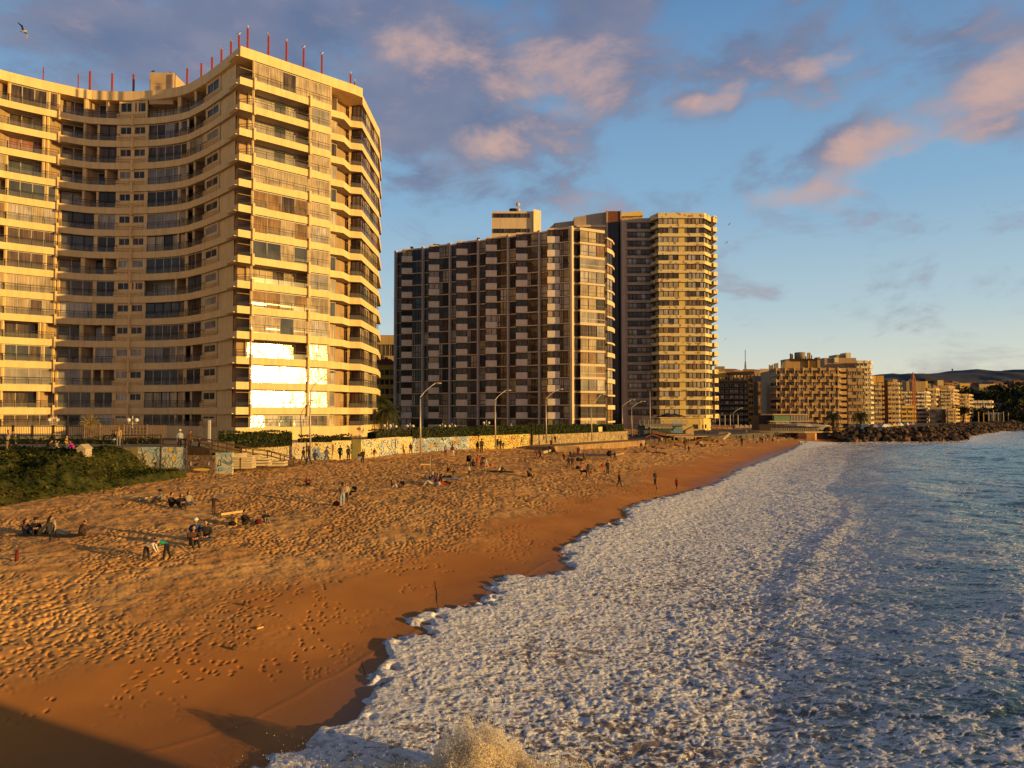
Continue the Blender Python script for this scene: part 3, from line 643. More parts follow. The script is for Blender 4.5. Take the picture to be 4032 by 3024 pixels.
    W1.strip(fi.sub(fi.hit(cr('B',1132,0)[0]), fi.hit(cr('B',1290,0)[0])), z0+.02, z1-.1, 2, [GS] if 11 <= k <= 13 else [pick(litd)], WHITEF, .09, tilt=.09)
    for xx in ((984, 1120/2.1944+700, 1292)):
        a = fi.at(fi.hit(xx)); fins.bar((a.x,a.y,z0),(a.x,a.y,z1), .22,.22, CONC)
    a = P1 - fn*.2; c_ = P1 - fn*3; fins.poly([(a.x,a.y,z0),(c_.x,c_.y,z0),(c_.x,c_.y,z1),(a.x,a.y,z1)], CONC)
    rl = MB(); railing(rl, [face.at(face.hit(950)) - fn*1.6, face.off(.08).at(face.hit(984)), P1 - fn*.08], z0, 1.0, .32, 1.9); rl.build('railing', T1); rl = MB()
    # recess bay and the corner block on the right
    W1.strip([Q1 - fn*1.0, Q2 - fn*1.4 - fe*.4], z0+.05, z1-.1, 2, [pick(litd)], WHITEF, .1)
    W1.strip([Q3 + Vector((.1,1.2)), C1 + Vector((-.3,.3))], z0+.02, z1-.1, 2, [pick({GO:2,GC:2,GMX:2,GBR:1})], DARKF, .09)
    SDE = [C1 + Vector((-.3,.3)), C2 + Vector((-.3,-.3))]; sp_ = Path(SDE)
    for i in range(4): W1.strip(sp_.sub(sp_.len*i/4+.1, sp_.len*(i+1)/4-.1), z0+.02, z1-.1, 2, [pick({GO:2,GC:2,GMX:2,GBR:2,GB:1})], WHITEF if i%2 else DARKF, .09)
    railing(rl, [Q3+Vector((.1,.05)), C1+Vector((-.05,.05)), C2+Vector((-.05,0))], z0, 1.0, .32, 1.9)
    for q in (Q1 - fn*.9, Q3+Vector((-.3,1.3))): fins.bar((q.x,q.y,z0),(q.x,q.y,z1), .35,.35, CONC)
    o = rl.build('railing', T1)
# blank wall and shallow ledges by the overhanging corner
for k, (z0, z1) in enumerate(lv):
    a = conc.at(conc.hit(cr('A',1955,0)[0])); e = (A1 - a).normalized(); n_ = Vector((e.y,-e.x))
    p = a + e*.2; fins.bar((p.x+n_.x*.15,p.y+n_.y*.15,z1+.12), (p.x+e.x*2.6+n_.x*.15, p.y+e.y*2.6+n_.y*.15, z1+.12), .5, .1, CONC)
q0 = conc_i.at(conc_i.hit(855)); q1_ = conc_i.at(conc_i.hit(903)); q2_ = w987 - fn*2.4 - fe*1.4
for a, b_ in ((q0,q1_),(q1_,q2_)): fins.poly([(a.x,a.y,ZB),(b_.x,b_.y,ZB),(b_.x,b_.y,ZROOF-1.4),(a.x,a.y,ZROOF-1.4)], CONC)
fins.build('cross_wall', T1)
print('T1 windows', W1.finish())
# drain pipe, podium, roof house, posts
pd = MB(); pd.prism([(p[0], p[1]) for p in ring], 3.2, ZB+.5, CONC, CONC); pd.build('podium', T1)
rh = MB(); a = atY(*cr('A',1305,0), 112); b_ = atY(*cr('A',1510,0), 112); rh.box(a.x, b_.x, 112, 119, ZROOF-2, zat(cr('A',0,628)[1], 112), mat('roof_house_render', (.62,.42,.22), .85, .1, .8)); o = rh.build('roof_house', T1); o['label'] = 'ochre lift house on the tower roof'
roof_path = Path(cpts + [tuple(B1), tuple(C1), tuple(C2)]).off(1.3)
posts = [('A',315,580,.5),('A',622,642,.5),('A',725,617,1),('A',920,635,1),('A',1107,643,1),('A',1277,638,1),('A',1430,622,1),('A',1577,593,1),('A',1700,548,1),('A',1793,495,1),('A',1875,430,1),('A',1958,362,1),('A',2027,308,1),('A',2103,250,1),
         ('B',750,310,1),('B',908,365,1),('B',1060,420,1),('B',1220,475,1),('B',1473,645,1),('B',1508,712,.9)]
PT = []
for i, (c, x, y, wd) in enumerate(posts):
    sx, sy = cr(c, x, y); q = roof_path.at(roof_path.hit(sx)); zt = atY(sx, sy, q.y).z
    b = MB(); b.box(q.x-.12*wd, q.x+.12*wd, q.y-.12*wd, q.y+.12*wd, ZROOF-.2, zt, RED); o = b.build('roof_post', T1); PT.append((q.x, q.y, zt))
# ================================================================== TOWER 2, saw-tooth bays
T2 = empty('apartment_tower', (-5,165,4.5), 0, 'long dark saw-tooth apartment block with white balcony boxes, behind the graffiti wall', 'apartment building')
PALE = mat('pale_grey_render', (.78,.59,.37), .8, .05, .4, .1, 10, streak=.12); WBOX = mat('white_balcony_panel', (.78,.68,.58), .75, .05, .6, streak=.1); GREYP = mat('grey_pier_render', (.56,.49,.45), .85, .08, .5, streak=.15)
L0 = Vector((-25.8,170)); Rr = Vector((11.3,147.3)); e2 = (Rr-L0).normalized(); n2 = Vector((e2.y,-e2.x))
def PF(x, d, c='F'):
    pth = Path([L0 + n2*d - e2*40, Rr + n2*d + e2*40]); return pth.at(pth.hit(cr(c, x, 0)[0]))
TOP2 = 44.0; ST = 2.62; NS = 15
E2a = Vector((11.3,147.3)); E2b = Vector((18.0,150.9)); E2c = Vector((20.4,155.6)); E2d = Vector((21.0,168))
W2 = Windows(T2, 100); rimt = MB(); pier = MB(); bodyb = MB()
core2 = [tuple(L0 - n2*.5), tuple(Rr - n2*1.0 - e2*.6), (17.0,152.6), (19.4,156.4), (20.0,169), (-14,188), (-25.8,180)]
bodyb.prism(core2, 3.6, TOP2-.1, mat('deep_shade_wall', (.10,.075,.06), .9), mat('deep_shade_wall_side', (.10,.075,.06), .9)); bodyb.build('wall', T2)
PX = [125,360,595,840,1100,1370,1645]; d2 = {GD:6, GMX:3, GBR:2.5, GG:1.3, GC:.8, GW:.7, GB:1.5}; d2l = {GC:2, GD:1.5, GMX:2, GBR:1, GG:1.5, GW:1.5, GO:1.5}
for i, x in enumerate(PX):
    q = PF(x, .25); w_ = .5 if i < 6 else .75
    pier.bar((q.x,q.y,3.8), (q.x,q.y,TOP2+.3), .7, w_, GREYP if i < 6 else PALE, up=(e2.x,e2.y,0))
    o = pier.build('pier', T2); pier = MB()
for i in range(6):
    x0, x1 = PX[i], PX[i+1]; wd = x1-x0; lit = i == 5
    bx0, bx1 = [(175,265),(410,500),(650,745),(905,1000),(1167,1265),(1440,1545)][i]
    a0 = PF(x0+12, .0); a1 = PF(bx0+3, .0)
    b0 = PF(bx0, 1.9); k_ = (cr('F', bx1, 0)[0]-CX)/F; b1 = Vector((k_*b0.y, b0.y)); c0 = PF(bx1+32, .7); c1_ = PF(x1-14, .55)
    plan = [a0, a1, b0, b1, c0, c1_, PF(x1-8,-.5), PF(x0+8,-.5)]
    boxm = MB(); dbx = {GD:5,GBR:2,GMX:3,GC:.5,GB:.5,GW:.3}
    for k in range(NS):
        zt = TOP2 - k*ST; zb = zt - ST; dd_ = d2l if lit else d2
        slab = [tuple(q) for q in plan]; rimt.prism(slab, zt-.22, zt+ (.12 if k == 0 else 0), GREYP, PALE)
        m = pick(dd_)
        W2.strip([a0, a1], zb+.02, zt-.24, 1, [pick(dd_)], DARKF, .09, mid=.38)
        W2.strip([b0 + n2*-.12, b1 + n2*-.12], zb+1.12, zt-.24, 2, [m if lit else pick(dbx)], DARKF, .09)
        W2.strip([b1, c0], zb+.02, zt-.24, 2, [m], DARKF, .09, mid=.38)
        W2.strip([c0, c1_], zb+.02, zt-.24, 1 if random.random() < .5 else 2, [pick(dd_)], DARKF, .09, mid=.38)
        if k < NS:      # white balcony front
            e_ = (b1-b0).normalized(); n_ = Vector((e_.y,-e_.x)); a = b0 - e_*.02; c_ = b1 + e_*.02
            boxm.prism([tuple(a + n_*.1), tuple(c_ + n_*.1), tuple(c_ - n_*.05), tuple(a - n_*.05)], zb-.12, zb+1.12, WBOX, WBOX)
            s_ = b0; t_ = a1; boxm.poly([(s_.x,s_.y,zb),(t_.x,t_.y,zb),(t_.x,t_.y,zt),(s_.x,s_.y,zt)], WBOX)
    o = boxm.build('balcony_front', T2)
# lit seaward end
pe = (E2b-E2a).normalized(); pn = Vector((pe.y,-pe.x)); ln = (E2b-E2a).length
def PE(t, d): return E2a + pe*t + pn*d
pl = [PE(.5,0), PE(1.6,0), PE(1.6,.9), PE(ln-.2,.9), PE(ln+.7,-.8), PE(ln+.7,-2), PE(.5,-1)]
for k in range(NS):
    zt = TOP2 - k*ST; zb = zt - ST; m = pick(d2l)
    rimt.prism([tuple(q) for q in pl], zt-.38, zt+(.15 if k == 0 else 0), PALE, PALE)
    W2.strip([PE(.45,-.03), PE(1.62,-.03)], zb+.02, zt-.4, 1, [pick(d2l)], DARKF, .08, mid=.35)
    W2.strip([PE(1.66,.82), PE(ln-.26,.82)], zb+.02, zt-.4, 3, [m, m, pick(d2l)], DARKF if k % 4 != 2 else WHITEF, .08, mid=.35)
    W2.strip([PE(ln-.26,.82), PE(ln+.62,-.85)], zb+.02, zt-.4, 2, [GB], WHITEF, .08, mid=.35)
    f0 = E2b + Vector((1.0,1.4)); f1 = E2c; f2 = Vector((21.2,158))
    rimt.prism([tuple(f0), (f1.x,f1.y-.6), tuple(f2), (19,159), (17.8,153.6)], zt-.95, zt-.60+(.5 if k % 2 else 0), PALE, PALE)
    W2.strip([f0+Vector((-.08,.1)), f1+Vector((-.1,-.5))], zb-.6+.02, zt-.97, 2, [pick(d2l)], DARKF, .08, mid=.35)
rimt.build('floor_slab', T2)
ph = MB(); a = atY(1937.5, 0, 170); b_ = atY(2100, 0, 170); zt = zat(832, 170); ph.box(a.x, b_.x, 170, 176, TOP2-1, zt, PALE)
ph.prism([(b_.x,169.4),(b_.x+1.7,171),(b_.x+1.7,177),(b_.x,177)], TOP2-1, zt+.35, PALE)
ph.build('penthouse', T2)
wb = Windows(T2, 0)
for (y0, y1) in ((308,345),(440,478)):
    z1 = zat(cr('F',0,y0)[1], 170); z0 = zat(cr('F',0,y1)[1], 170)
    for (x0, x1, n) in ((975,1055,2),(1062,1165,2),(1172,1205,1),(1220,1282,2)):
        p0 = atY(*cr('F',x0,0),169.93); p1 = atY(*cr('F',x1,0),169.93); mm = MB(); mm.poly([(p0.x,169.93,z0),(p1.x,169.93,z0),(p1.x,169.93,z1),(p0.x,169.93,z1)], pick(d2))
        for i in range(n+1):
            xx = p0.x+(p1.x-p0.x)*i/n; mm.bar((xx,169.9,z0),(xx,169.9,z1),.1,.1,DARKF)
        mm.build('window', T2)
print('T2 windows', W2.finish())
v = MB()
for (x, y) in ((262,600),(460,578),(490,580),(577,575),(840,525)):
    sx, sy = cr('F', x, y); p = PF(x, -3); z = atY(sx, sy, p.y).z; v.tube([(p.x,p.y,TOP2-.1),(p.x,p.y,z-.3)], .22, GREYP, 8); v.tube([(p.x,p.y,z-.3),(p.x,p.y,z+.1)], .36, DARKM, 8)
v.build('roof_vent', T2)
tk = MB(); p = atY(*cr('F',1142,280), 172); tk.tube([(p.x,173,zt),(p.x,173,p.z+.5)], .9, DARKM, 10); p = atY(*cr('F',1184,250), 172)
tk.tube([(p.x,172,zt),(p.x,172,p.z)], .08, WHITEF); tk.ball((p.x,172,p.z+.5), (.5,.25,.5), WHITEF); tk.ball((p.x+.1,172,p.z-.7), (.45,.25,.45), WHITEF); tk.build('roof_tank', T2)
# ================================================================== TOWER 3, yellow flaking bands
T3 = empty('apartment_tower', (46,235,4), 0, 'tall yellow tower with flaking paint bands and a shaded left wing', 'apartment building')
def flaky(name):
    m = mat(name, (.74,.60,.30), .8); N = m.node_tree.nodes; L = m.node_tree.links; b = N['Principled BSDF']
    tc = N.new('ShaderNodeTexCoord'); mp = N.new('ShaderNodeMapping'); mp.inputs['Scale'].default_value = (1,1,1.4); L.new(tc.outputs['Object'], mp.inputs[0]); n = N.new('ShaderNodeTexNoise'); n.inputs['Scale'].default_value = .75; n.inputs['Detail'].default_value = 3; n.inputs['Roughness'].default_value = .4; L.new(mp.outputs[0], n.inputs[0])
    r = N.new('ShaderNodeValToRGB'); r.color_ramp.interpolation = 'CONSTANT'; L.new(n.outputs['Fac'], r.inputs[0]); e = r.color_ramp.elements
    e[0].color = (.82,.64,.30,1); e[0].position = 0; e[1].color = (.42,.25,.11,1); e[1].position = .575; L.new(r.outputs[0], b.inputs['Base Color']); return m
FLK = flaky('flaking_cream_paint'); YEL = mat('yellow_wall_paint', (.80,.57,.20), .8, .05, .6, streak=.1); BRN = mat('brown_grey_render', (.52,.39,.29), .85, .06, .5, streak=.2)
D3 = 228.0; T3T = zat(837.7, D3)
xa, xb = (cr('G',1358,0)[0]-CX)/F*D3, (cr('G',1860,0)[0]-CX)/F*D3
P31 = [(xa,D3),(xb,D3),((cr('G',1955,0)[0]-CX)/F*234,234.0),((cr('G',1955,0)[0]-CX)/F*234+.5,250),(xa-3,255),(xa-1.5,232)]
xs0, xs1 = (cr('G',958,0)[0]-CX)/F*233, (cr('G',1335,0)[0]-CX)/F*233
wb3 = MB(); ins = [(xa+.6,D3+.6),(xb-.6,D3+.6),(P31[2][0]-1.2,234.2),(P31[2][0]-1,249),(xa,254),(xa,233)]
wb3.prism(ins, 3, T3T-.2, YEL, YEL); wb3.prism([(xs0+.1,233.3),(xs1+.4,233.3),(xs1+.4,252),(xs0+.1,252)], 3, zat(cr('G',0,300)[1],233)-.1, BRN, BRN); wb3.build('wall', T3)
W3 = Windows(T3, 100); ST3 = 35.75; d3 = {GD:3,GMX:3,GBR:2,GC:1.6,GW:1.6,GG:1}; d3l = {GW:2,GC:3,GO:1.5,GMX:2,GD:1}
for k in range(24):
    sy = 837.7 + (28 if k == 0 else 0); vtop = 877 + ST3*(k-1) if k else 837.7    # top edge of each band, image rows
    zt = zat(cr('G',0,362)[1] + ST3*(k-1) if k else 837.7, D3); zb = zat((cr('G',0,398)[1] + ST3*(k-1)) if k else cr('G',0,298)[1], D3)
    if k <= 22:
        b = MB(); b.prism(P31, zb, zt, SOFF, FLK)
        bb = [(xb+.5,D3+.35),(xb+2.0,D3+1.7),(xb+3.4,D3+3.4),(P31[2][0]+.8,234.0),(P31[2][0]+.8,240),(xb,240)]
        b.prism([(P31[2][0]-.4,232.2),(P31[2][0]+1.0,233.2),(P31[2][0]+1.0,240),(P31[2][0]-.6,240)], zb-.12, zt+.25, SOFF, FLK)
        b.build('floor_band', T3)
    if k < 22:
        z1 = zb; z0 = zat(cr('G',0,362)[1] + ST3*k, D3)
        for (x0, x1) in ((1362,1578),(1682,1855)):
            p0 = ((cr('G',x0,0)[0]-CX)/F*D3, D3+.35); p1 = ((cr('G',x1,0)[0]-CX)/F*D3, D3+.35); m = pick(d3l)
            W3.strip([p0, p1], z0+.02, z1-.02, 4, [m, m, pick(d3l)], DARKF, .11)
        W3.strip([(xb-.3,D3+.35),(P31[2][0]-.9,233.9)], z0+.02, z1-.02, 4, [pick(d3l), GB], DARKF, .12)
        W3.strip([(xa+.35,231.5),(xa+.35,D3+.4)], z0+.02, z1-.02, 2, [GD], DARKF, .12)
    if k < 22:
        z1 = zat(cr('G',0,350)[1] + 35.0*k, 233); z0 = z1 - 1.75; m = pick(d3)
        W3.strip([(xs0+2.0,233.2),(xs1-.6,233.2)], z0, z1, 6, [m, m, pick(d3), pick(d3)], DARKF, .13, mid=.25)
print('T3 windows', W3.finish())
bs = MB()
for k in range(23):
    z1 = zat(cr('G',0,350)[1] + 35.0*k, 233)
    if k: bs.box(xs0+1.2, xs1-.1, 232.9, 233.28, z1+.05, z1+.9, BRN)
bs.box(xs0-.0, xs0+1.2, 232.5, 234, 3, zat(cr('G',0,300)[1],233), BRN); bs.box(xs1-.4, xs1+.5, 232.6, 234, 3, zat(cr('G',0,295)[1],233), BRN); bs.box(xs0+1.2, xs1-.4, 232.8, 240, zat(cr('G',0,350)[1],233)+.2, zat(cr('G',0,300)[1],233), BRN)
bs.build('side_wing', T3)
# dark glazed stair shaft
sx0, sx1 = (cr('G',812,0)[0]-CX)/F*236, (cr('G',946,0)[0]-CX)/F*236; sh = MB(); GST = curtain('stair_shaft_glass', (.03,.02,.018), (.012,.01,.01), 2)
sh.box(sx0, sx1, 236, 246, 3, zat(cr('G',0,345)[1],236), GST); sh.box(sx0, sx1, 236, 246, zat(cr('G',0,345)[1],236), zat(cr('G',0,222)[1],236), mat('rusty_louvre', (.20,.07,.03), .7, .3, 2))
for k in range(52): z = 4 + k*1.13; sh.box(sx0-.02, sx1+.02, 235.9, 236, z, z+.06, DARKM)
for k in range(6): x = sx0 + (sx1-sx0)*k/5; sh.box(x-.05, x+.05, 235.86, 235.9, 3, 4+52*1.13, DARKM)
sh.build('stair_shaft', T3)
rf = MB(); zz = lambda y, Yd: zat(cr('G',0,y)[1], Yd); xx = lambda x, Yd: (cr('G',x,0)[0]-CX)/F*Yd
rf.box(xx(795,236), sx0-.02, 235.7, 246, 3, zz(218,236), BRN); rf.box(sx1+.02, xx(960,236), 235.7, 246, 3, zz(215,236), BRN)
def slope(x0, y0, x1, y1, yb, Yd, dp, m):
    a, b_ = xx(x0,Yd), xx(x1,Yd); z0, z1, zb_ = zz(y0,Yd), zz(y1,Yd), zz(yb,Yd)
    rf.mesh([(a,Yd,zb_),(b_,Yd,zb_),(b_,Yd,z1),(a,Yd,z0),(a,Yd+dp,zb_),(b_,Yd+dp,zb_),(b_,Yd+dp,z1),(a,Yd+dp,z0)], [(0,1,2,3),(5,4,7,6),(3,2,6,7),(1,5,6,2),(4,0,3,7),(0,4,5,1)], m)
slope(445,288,800,228,470,238,9,BRN); slope(230,352,445,325,420,242,6,BRN); slope(160,418,235,352,425,242,6,BRN); slope(470,368,800,368,800,236.5,3,BRN)
slope(962,245,1160,218,275,238,6,YEL); slope(1160,218,1196,240,270,238,6,YEL); slope(990,290,1190,290,330,239,6,YEL)
rf.box(xx(470,236.5), xx(795,236.5), 235.9, 236.5, zz(392,236), zz(372,236), PALE); rf.box(xx(795,238), xx(805,238), 239, 242, 3, zz(500,238), BRN)
rf.box(xx(470,240), xx(800,240), 240, 250, 3, zz(400,240), BRN)
rf.build('stepped_roof', T3)
bk = MB(); z0 = 2.5; bk.prism([(xa+.4,D3+.4),(xb-1.5,D3+.4),(xb+1.0,D3+3),(xb+1,250),(xa,250)], z0, zat(cr('I',0,655)[1], D3), YEL, YEL)
bk.build('ground_floor', T3)
dr = MB()
for x0, x1, y0, y1 in ((1590,1640,742,790),(1712,1730,742,785)): dr.box((cr('I',x0,0)[0]-CX)/F*D3, (cr('I',x1,0)[0]-CX)/F*D3, D3+.3, D3+.38, max(2.8, zat(cr('I',0,y1)[1],D3)), zat(cr('I',0,y0)[1],D3), GD)
dr.build('door', T3)
# ================================================================== terraces, walls, hedges
def plate(name, pts, z0, z1, m, label, side=None):
    b = MB(); b.prism(pts, z0, z1, m, side or m); o = b.build(name); tag(o, label, name.replace('_', ' '), kind='structure'); return o
PAV = mat('worn_paving', (.30,.24,.18), .9, .15, .7); EARTH = mat('garden_soil', (.10,.08,.045), .95, .3, .6)
plate('terrace', [(-160,63),(-34.2,63),(-33.9,69.8),(-30,69.8),(-30.2,86.2),(-23.8,88.8),(-21.0,90.0),(-19.1,91.7),(-18.3,92.1),(-17.0,95.4),(-15.0,100.9),(-13.6,103.7),(-6.6,112.9),(2.7,125.4),(7.8,131.3),(22.4,150.4),(24,175),(24,200),(-160,200)], -1, 4.75, PAV, 'paved garden terrace between the sea walls and the towers', EARTH)
plate('walkway', [(2.2,121),(6.4,118.4),(8.3,121.4),(24.6,144.2),(26,150),(22.5,149.8),(8,130.9),(3.2,124.9)], 1.5, 3.12, mat('sandy_walkway', (.34,.21,.11), .95, .2, 1.2), 'sandy walkway between the two low walls')
plate('promenade', [(24.2,150),(27,152),(34,168),(60,196),(73,213.5),(86.5,215.5),(90,216),(113,221),(134,238),(150,268),(200,332),(245,380),(415,620),(1150,1560),(900,1700),(24.2,1700)], -1.1, 3.0, mat('promenade_asphalt', (.10,.085,.07), .95, .2, .5), 'promenade and road behind the beach')
def wall(name, pts, z0, z1, th, m, label, cat, group=None, cap=None):
    b = MB(); P = Path(pts); Q_ = P.off(th); a = [tuple(p) for p in P.p]; c = [tuple(p) for p in Q_.p][::-1]
    b.prism(a+c, z0, z1, m, m); o = b.build(name)
    if cap: k = MB(); k.prism([tuple(p) for p in P.off(-.06).p] + [tuple(p) for p in P.off(th+.06).p][::-1], z1+.002, z1+.1, cap, cap); k.build('coping', o)
    tag(o, label, cat, group); return o
G1 = mural('graffiti_yellow_wall', (.74,.58,.26), [(.70,.50,.2),(.80,.66,.32),(.36,.42,.42),(.66,.44,.15)], .8, lw=.03, seed=1)
G2 = mural('graffiti_blue_bubble', (.62,.62,.48), [(.28,.47,.58),(.74,.64,.34),(.10,.26,.42),(.66,.70,.62)], .8, lw=.034, seed=2)
G3 = mural('graffiti_pale_wall', (.58,.58,.52), [(.50,.54,.50),(.30,.38,.42),(.62,.58,.44),(.48,.26,.10),(.56,.56,.5)], .7, lw=.04, seed=3)
G4 = mural('graffiti_bright_wall', (.78,.54,.10), [(.74,.28,.06),(.82,.66,.18),(.20,.42,.32),(.80,.58,.1),(.42,.55,.12)], 1.0, lw=.06, seed=4)
G5 = mural('graffiti_letters_wall', (.70,.58,.34), [(.66,.50,.30),(.74,.64,.4),(.72,.56,.3)], .9, lw=.02, seed=5)
STONE = mat('rough_stone_wall', (.50,.38,.20), .95, c2=(.22,.15,.08), vscale=2.2, bump=.6, bscale=3); LOWC = mat('ochre_low_wall', (.48,.30,.14), .9, c2=(.33,.21,.10), vscale=1.1, bump=.5, bscale=4, streak=.3); CAPM = mat('wall_coping', (.66,.55,.36), .9, .1, 1)
def X2(sx, Yd): return (sx-CX)/F*Yd
wall('graffiti_wall', [(-30.0,85.6),(-28.3,86.2),(-23.6,88.2)], 2.0, 5.0, .35, G5, 'faded yellow wall with scribbled tags behind the wooden ramp', 'graffiti wall')
wall('graffiti_wall', [(-23.5,88.25),(-20.9,89.4)], 2.0, 5.0, .35, G1, 'pale wall with two blue figure silhouettes beside the nearest lamp post', 'graffiti wall')
gate = wall('garden_gate', [(X2(1388,91.1),91.1),(X2(1422,91.5),91.5)], 2.0, 5.25, .12, mat('olive_gate_paint', (.20,.17,.05), .7, .2, 1), 'tall olive metal gate set in the graffiti wall', 'gate')
wall('graffiti_wall', [(-20.85,89.4),(X2(1387,91.2),91.2)], 2.0, 5.15, .3, G1, 'plain yellow wall stretch left of the olive gate', 'graffiti wall')
wall('graffiti_wall', [(X2(1423,91.6),91.6),(X2(1487,95),95)], 2.0, 5.2, .35, G1, 'yellow wall stretch with a faint face sketch right of the olive gate', 'graffiti wall')
wall('graffiti_wall', [(X2(1487.3,95.02),95.02),(X2(1575,100.5),100.5)], 2.0, 5.25, .35, G5, 'wall with big pale blue bubble lettering outlined in black', 'graffiti wall')
wall('graffiti_wall', [(X2(1575.3,100.5),100.5),(X2(1624,103),103)], 2.0, 5.2, .35, G1, 'short cream wall panel between the bubble lettering and the ivy', 'graffiti wall')
wall('graffiti_wall', [(X2(1625,103.1),103.1),(X2(1849,112.3),112.3)], 2.0, 4.95, .35, G3, 'whitish weathered mural wall under hanging ivy', 'graffiti wall')
wall('graffiti_wall', [(X2(1849.4,112.35),112.35),(X2(2088,124.7),124.7)], 2.0, 4.95, .35, G4, 'bright yellow and orange mural wall far along the hedge', 'graffiti wall')
# silhouettes painted on the pale panel
sil = MB(); SB = mat('blue_grey_paint', (.20,.26,.36), .8)
def figure_flat(mb, c, e, h, m):
    pts = [(-.1,0),(-.16,.3),(-.12,.55),(-.2,.62),(-.17,.8),(-.06,.84),(-.08,.92),(0,1),(.08,.92),(.06,.84),(.15,.78),(.12,.5),(.17,.28),(.12,0),(.04,0),(.0,.35),(-.03,0)]
    n_ = Vector((e.y,-e.x))*.012
    mb.poly([(c.x+e.x*u*h+n_.x, c.y+e.y*u*h+n_.y, c.z+v*h) for u, v in pts], m)
ew = (Vector((-20.9,89.4))-Vector((-23.5,88.25))).normalized()
for sx in (1240,1256): q = Path([(-23.5,88.25),(-20.9,89.4)]); p = q.at(q.hit(sx)); figure_flat(sil, Vector((p.x,p.y,3.25)), ew, 1.25, SB)
o = sil.build('painted_figures', [x for x in bpy.data.objects if x.name == 'graffiti_wall.001'][0])
# graffiti strokes: loose rounded letter shapes, raised a millimetre
def strokes(mb, P, x0, x1, z0, z1, n, m, w, seed, off=.03):
    r = random.Random(seed); t0, t1 = P.hit(x0), P.hit(x1)
    for i in range(n):
        c0 = t0 + (t1-t0)*(i+.5)/n; hw = (t1-t0)/n*.42; hz = (z1-z0)/2; zc = (z0+z1)/2; a0 = r.uniform(0,6.28); sw = r.uniform(3.2,5.6); pts = []
        for j in range(9):
            a = a0+sw*j/8; u = c0+hw*math.cos(a)*r.uniform(.7,1.1); z = zc+hz*math.sin(a)*r.uniform(.7,1.1); p = P.at(u); e = (P.at(u+.1)-p).normalized(); pts.append((p.x+e.y*off, p.y-e.x*off, z))
        for a, b in zip(pts[:-1], pts[1:]): mb.bar(a, b, w, .02, m, up=(e.y,-e.x,0))
BLU = mat('pale_blue_spray', (.34,.50,.58), .7, .2, 2); WHP = mat('white_spray', (.72,.72,.66), .7)
wl = {o.name: o for o in bpy.data.objects if o.name.startswith('graffiti_wall')}
for nm, P, args in (('graffiti_wall.004', Path([(X2(1487.3,95.02),95.02),(X2(1575,100.5),100.5)]), [(1492,1572,3.9,4.9,5,.36,11),(1495,1570,3.0,3.65,6,.34,12)]),
                    ('graffiti_wall', Path([(-30,85.6),(-23.6,88.2)]), [(1030,1180,3.5,4.5,7,.05,13)]),
                    ('graffiti_wall.001', Path([(-23.5,88.25),(-20.9,89.4)]), [(1182,1222,3.9,4.7,5,.04,14)]),
                    ('graffiti_wall.002', Path([(-20.85,89.4),(X2(1387,91.2),91.2)]), [(1276,1316,3.6,4.7,5,.045,15)])):
    b = MB()
    for (x0,x1,z0,z1,n,w_,sd) in args:
        strokes(b, P, x0, x1, z0, z1, n, mat('spray_paint', (.05,.05,.06) if sd != 15 else (.35,.2,.06), .7), w_, sd)
        if sd in (11,12): strokes(b, P, x0, x1, z0, z1, n, BLU, .24, sd, .045); strokes(b, P, x0, x1, z0, z1, n, WHP, .07, sd, .06)
    b.build('spray_lettering', wl[nm])
# low retaining wall and stone wall further along
wall('low_sea_wall', [(5.6,117.6),(8.4,121),(24.8,144)], 1.2, 3.2, .4, LOWC, 'low ochre sea wall along the top of the beach', 'wall')
wall('stone_wall', [(3.4,125.2),(8.1,131),(22.6,150)], 2.5, 4.75, .4, STONE, 'rough stone wall below the clipped hedges', 'wall')
rb = MB(); a = atY(*cr('I',110,1000),116.5); rb.mesh([(a.x,116.5,2.4),(a.x+4.2,118.6,2.4),(a.x+.3,117.9,3.3),(a.x+3.3,119.6,3.3),(a.x-1.2,118,3.3),(a.x-.3,116.4,3.3)], [(0,1,3,2),(0,2,4),(5,0,4),(5,0,2),(5,2,4)], LOWC); tag(rb.build('ramp_block'), 'slanted concrete ramp block at the near end of the low wall', 'ramp')
wb_ = MB(); a = atY(*cr('I',553,860),147); c_ = atY(*cr('I',646,860),147); wb_.prism([(a.x,146.2),(c_.x,148.6),(c_.x-1,152),(a.x-1,150)], 3.4, zat(cr('I',0,768)[1],147), mat('cream_kiosk_paint', (.80,.62,.28), .8, .05, 1)); tag(wb_.build('utility_block'), 'plain cream concrete block between two clipped hedges', 'block')
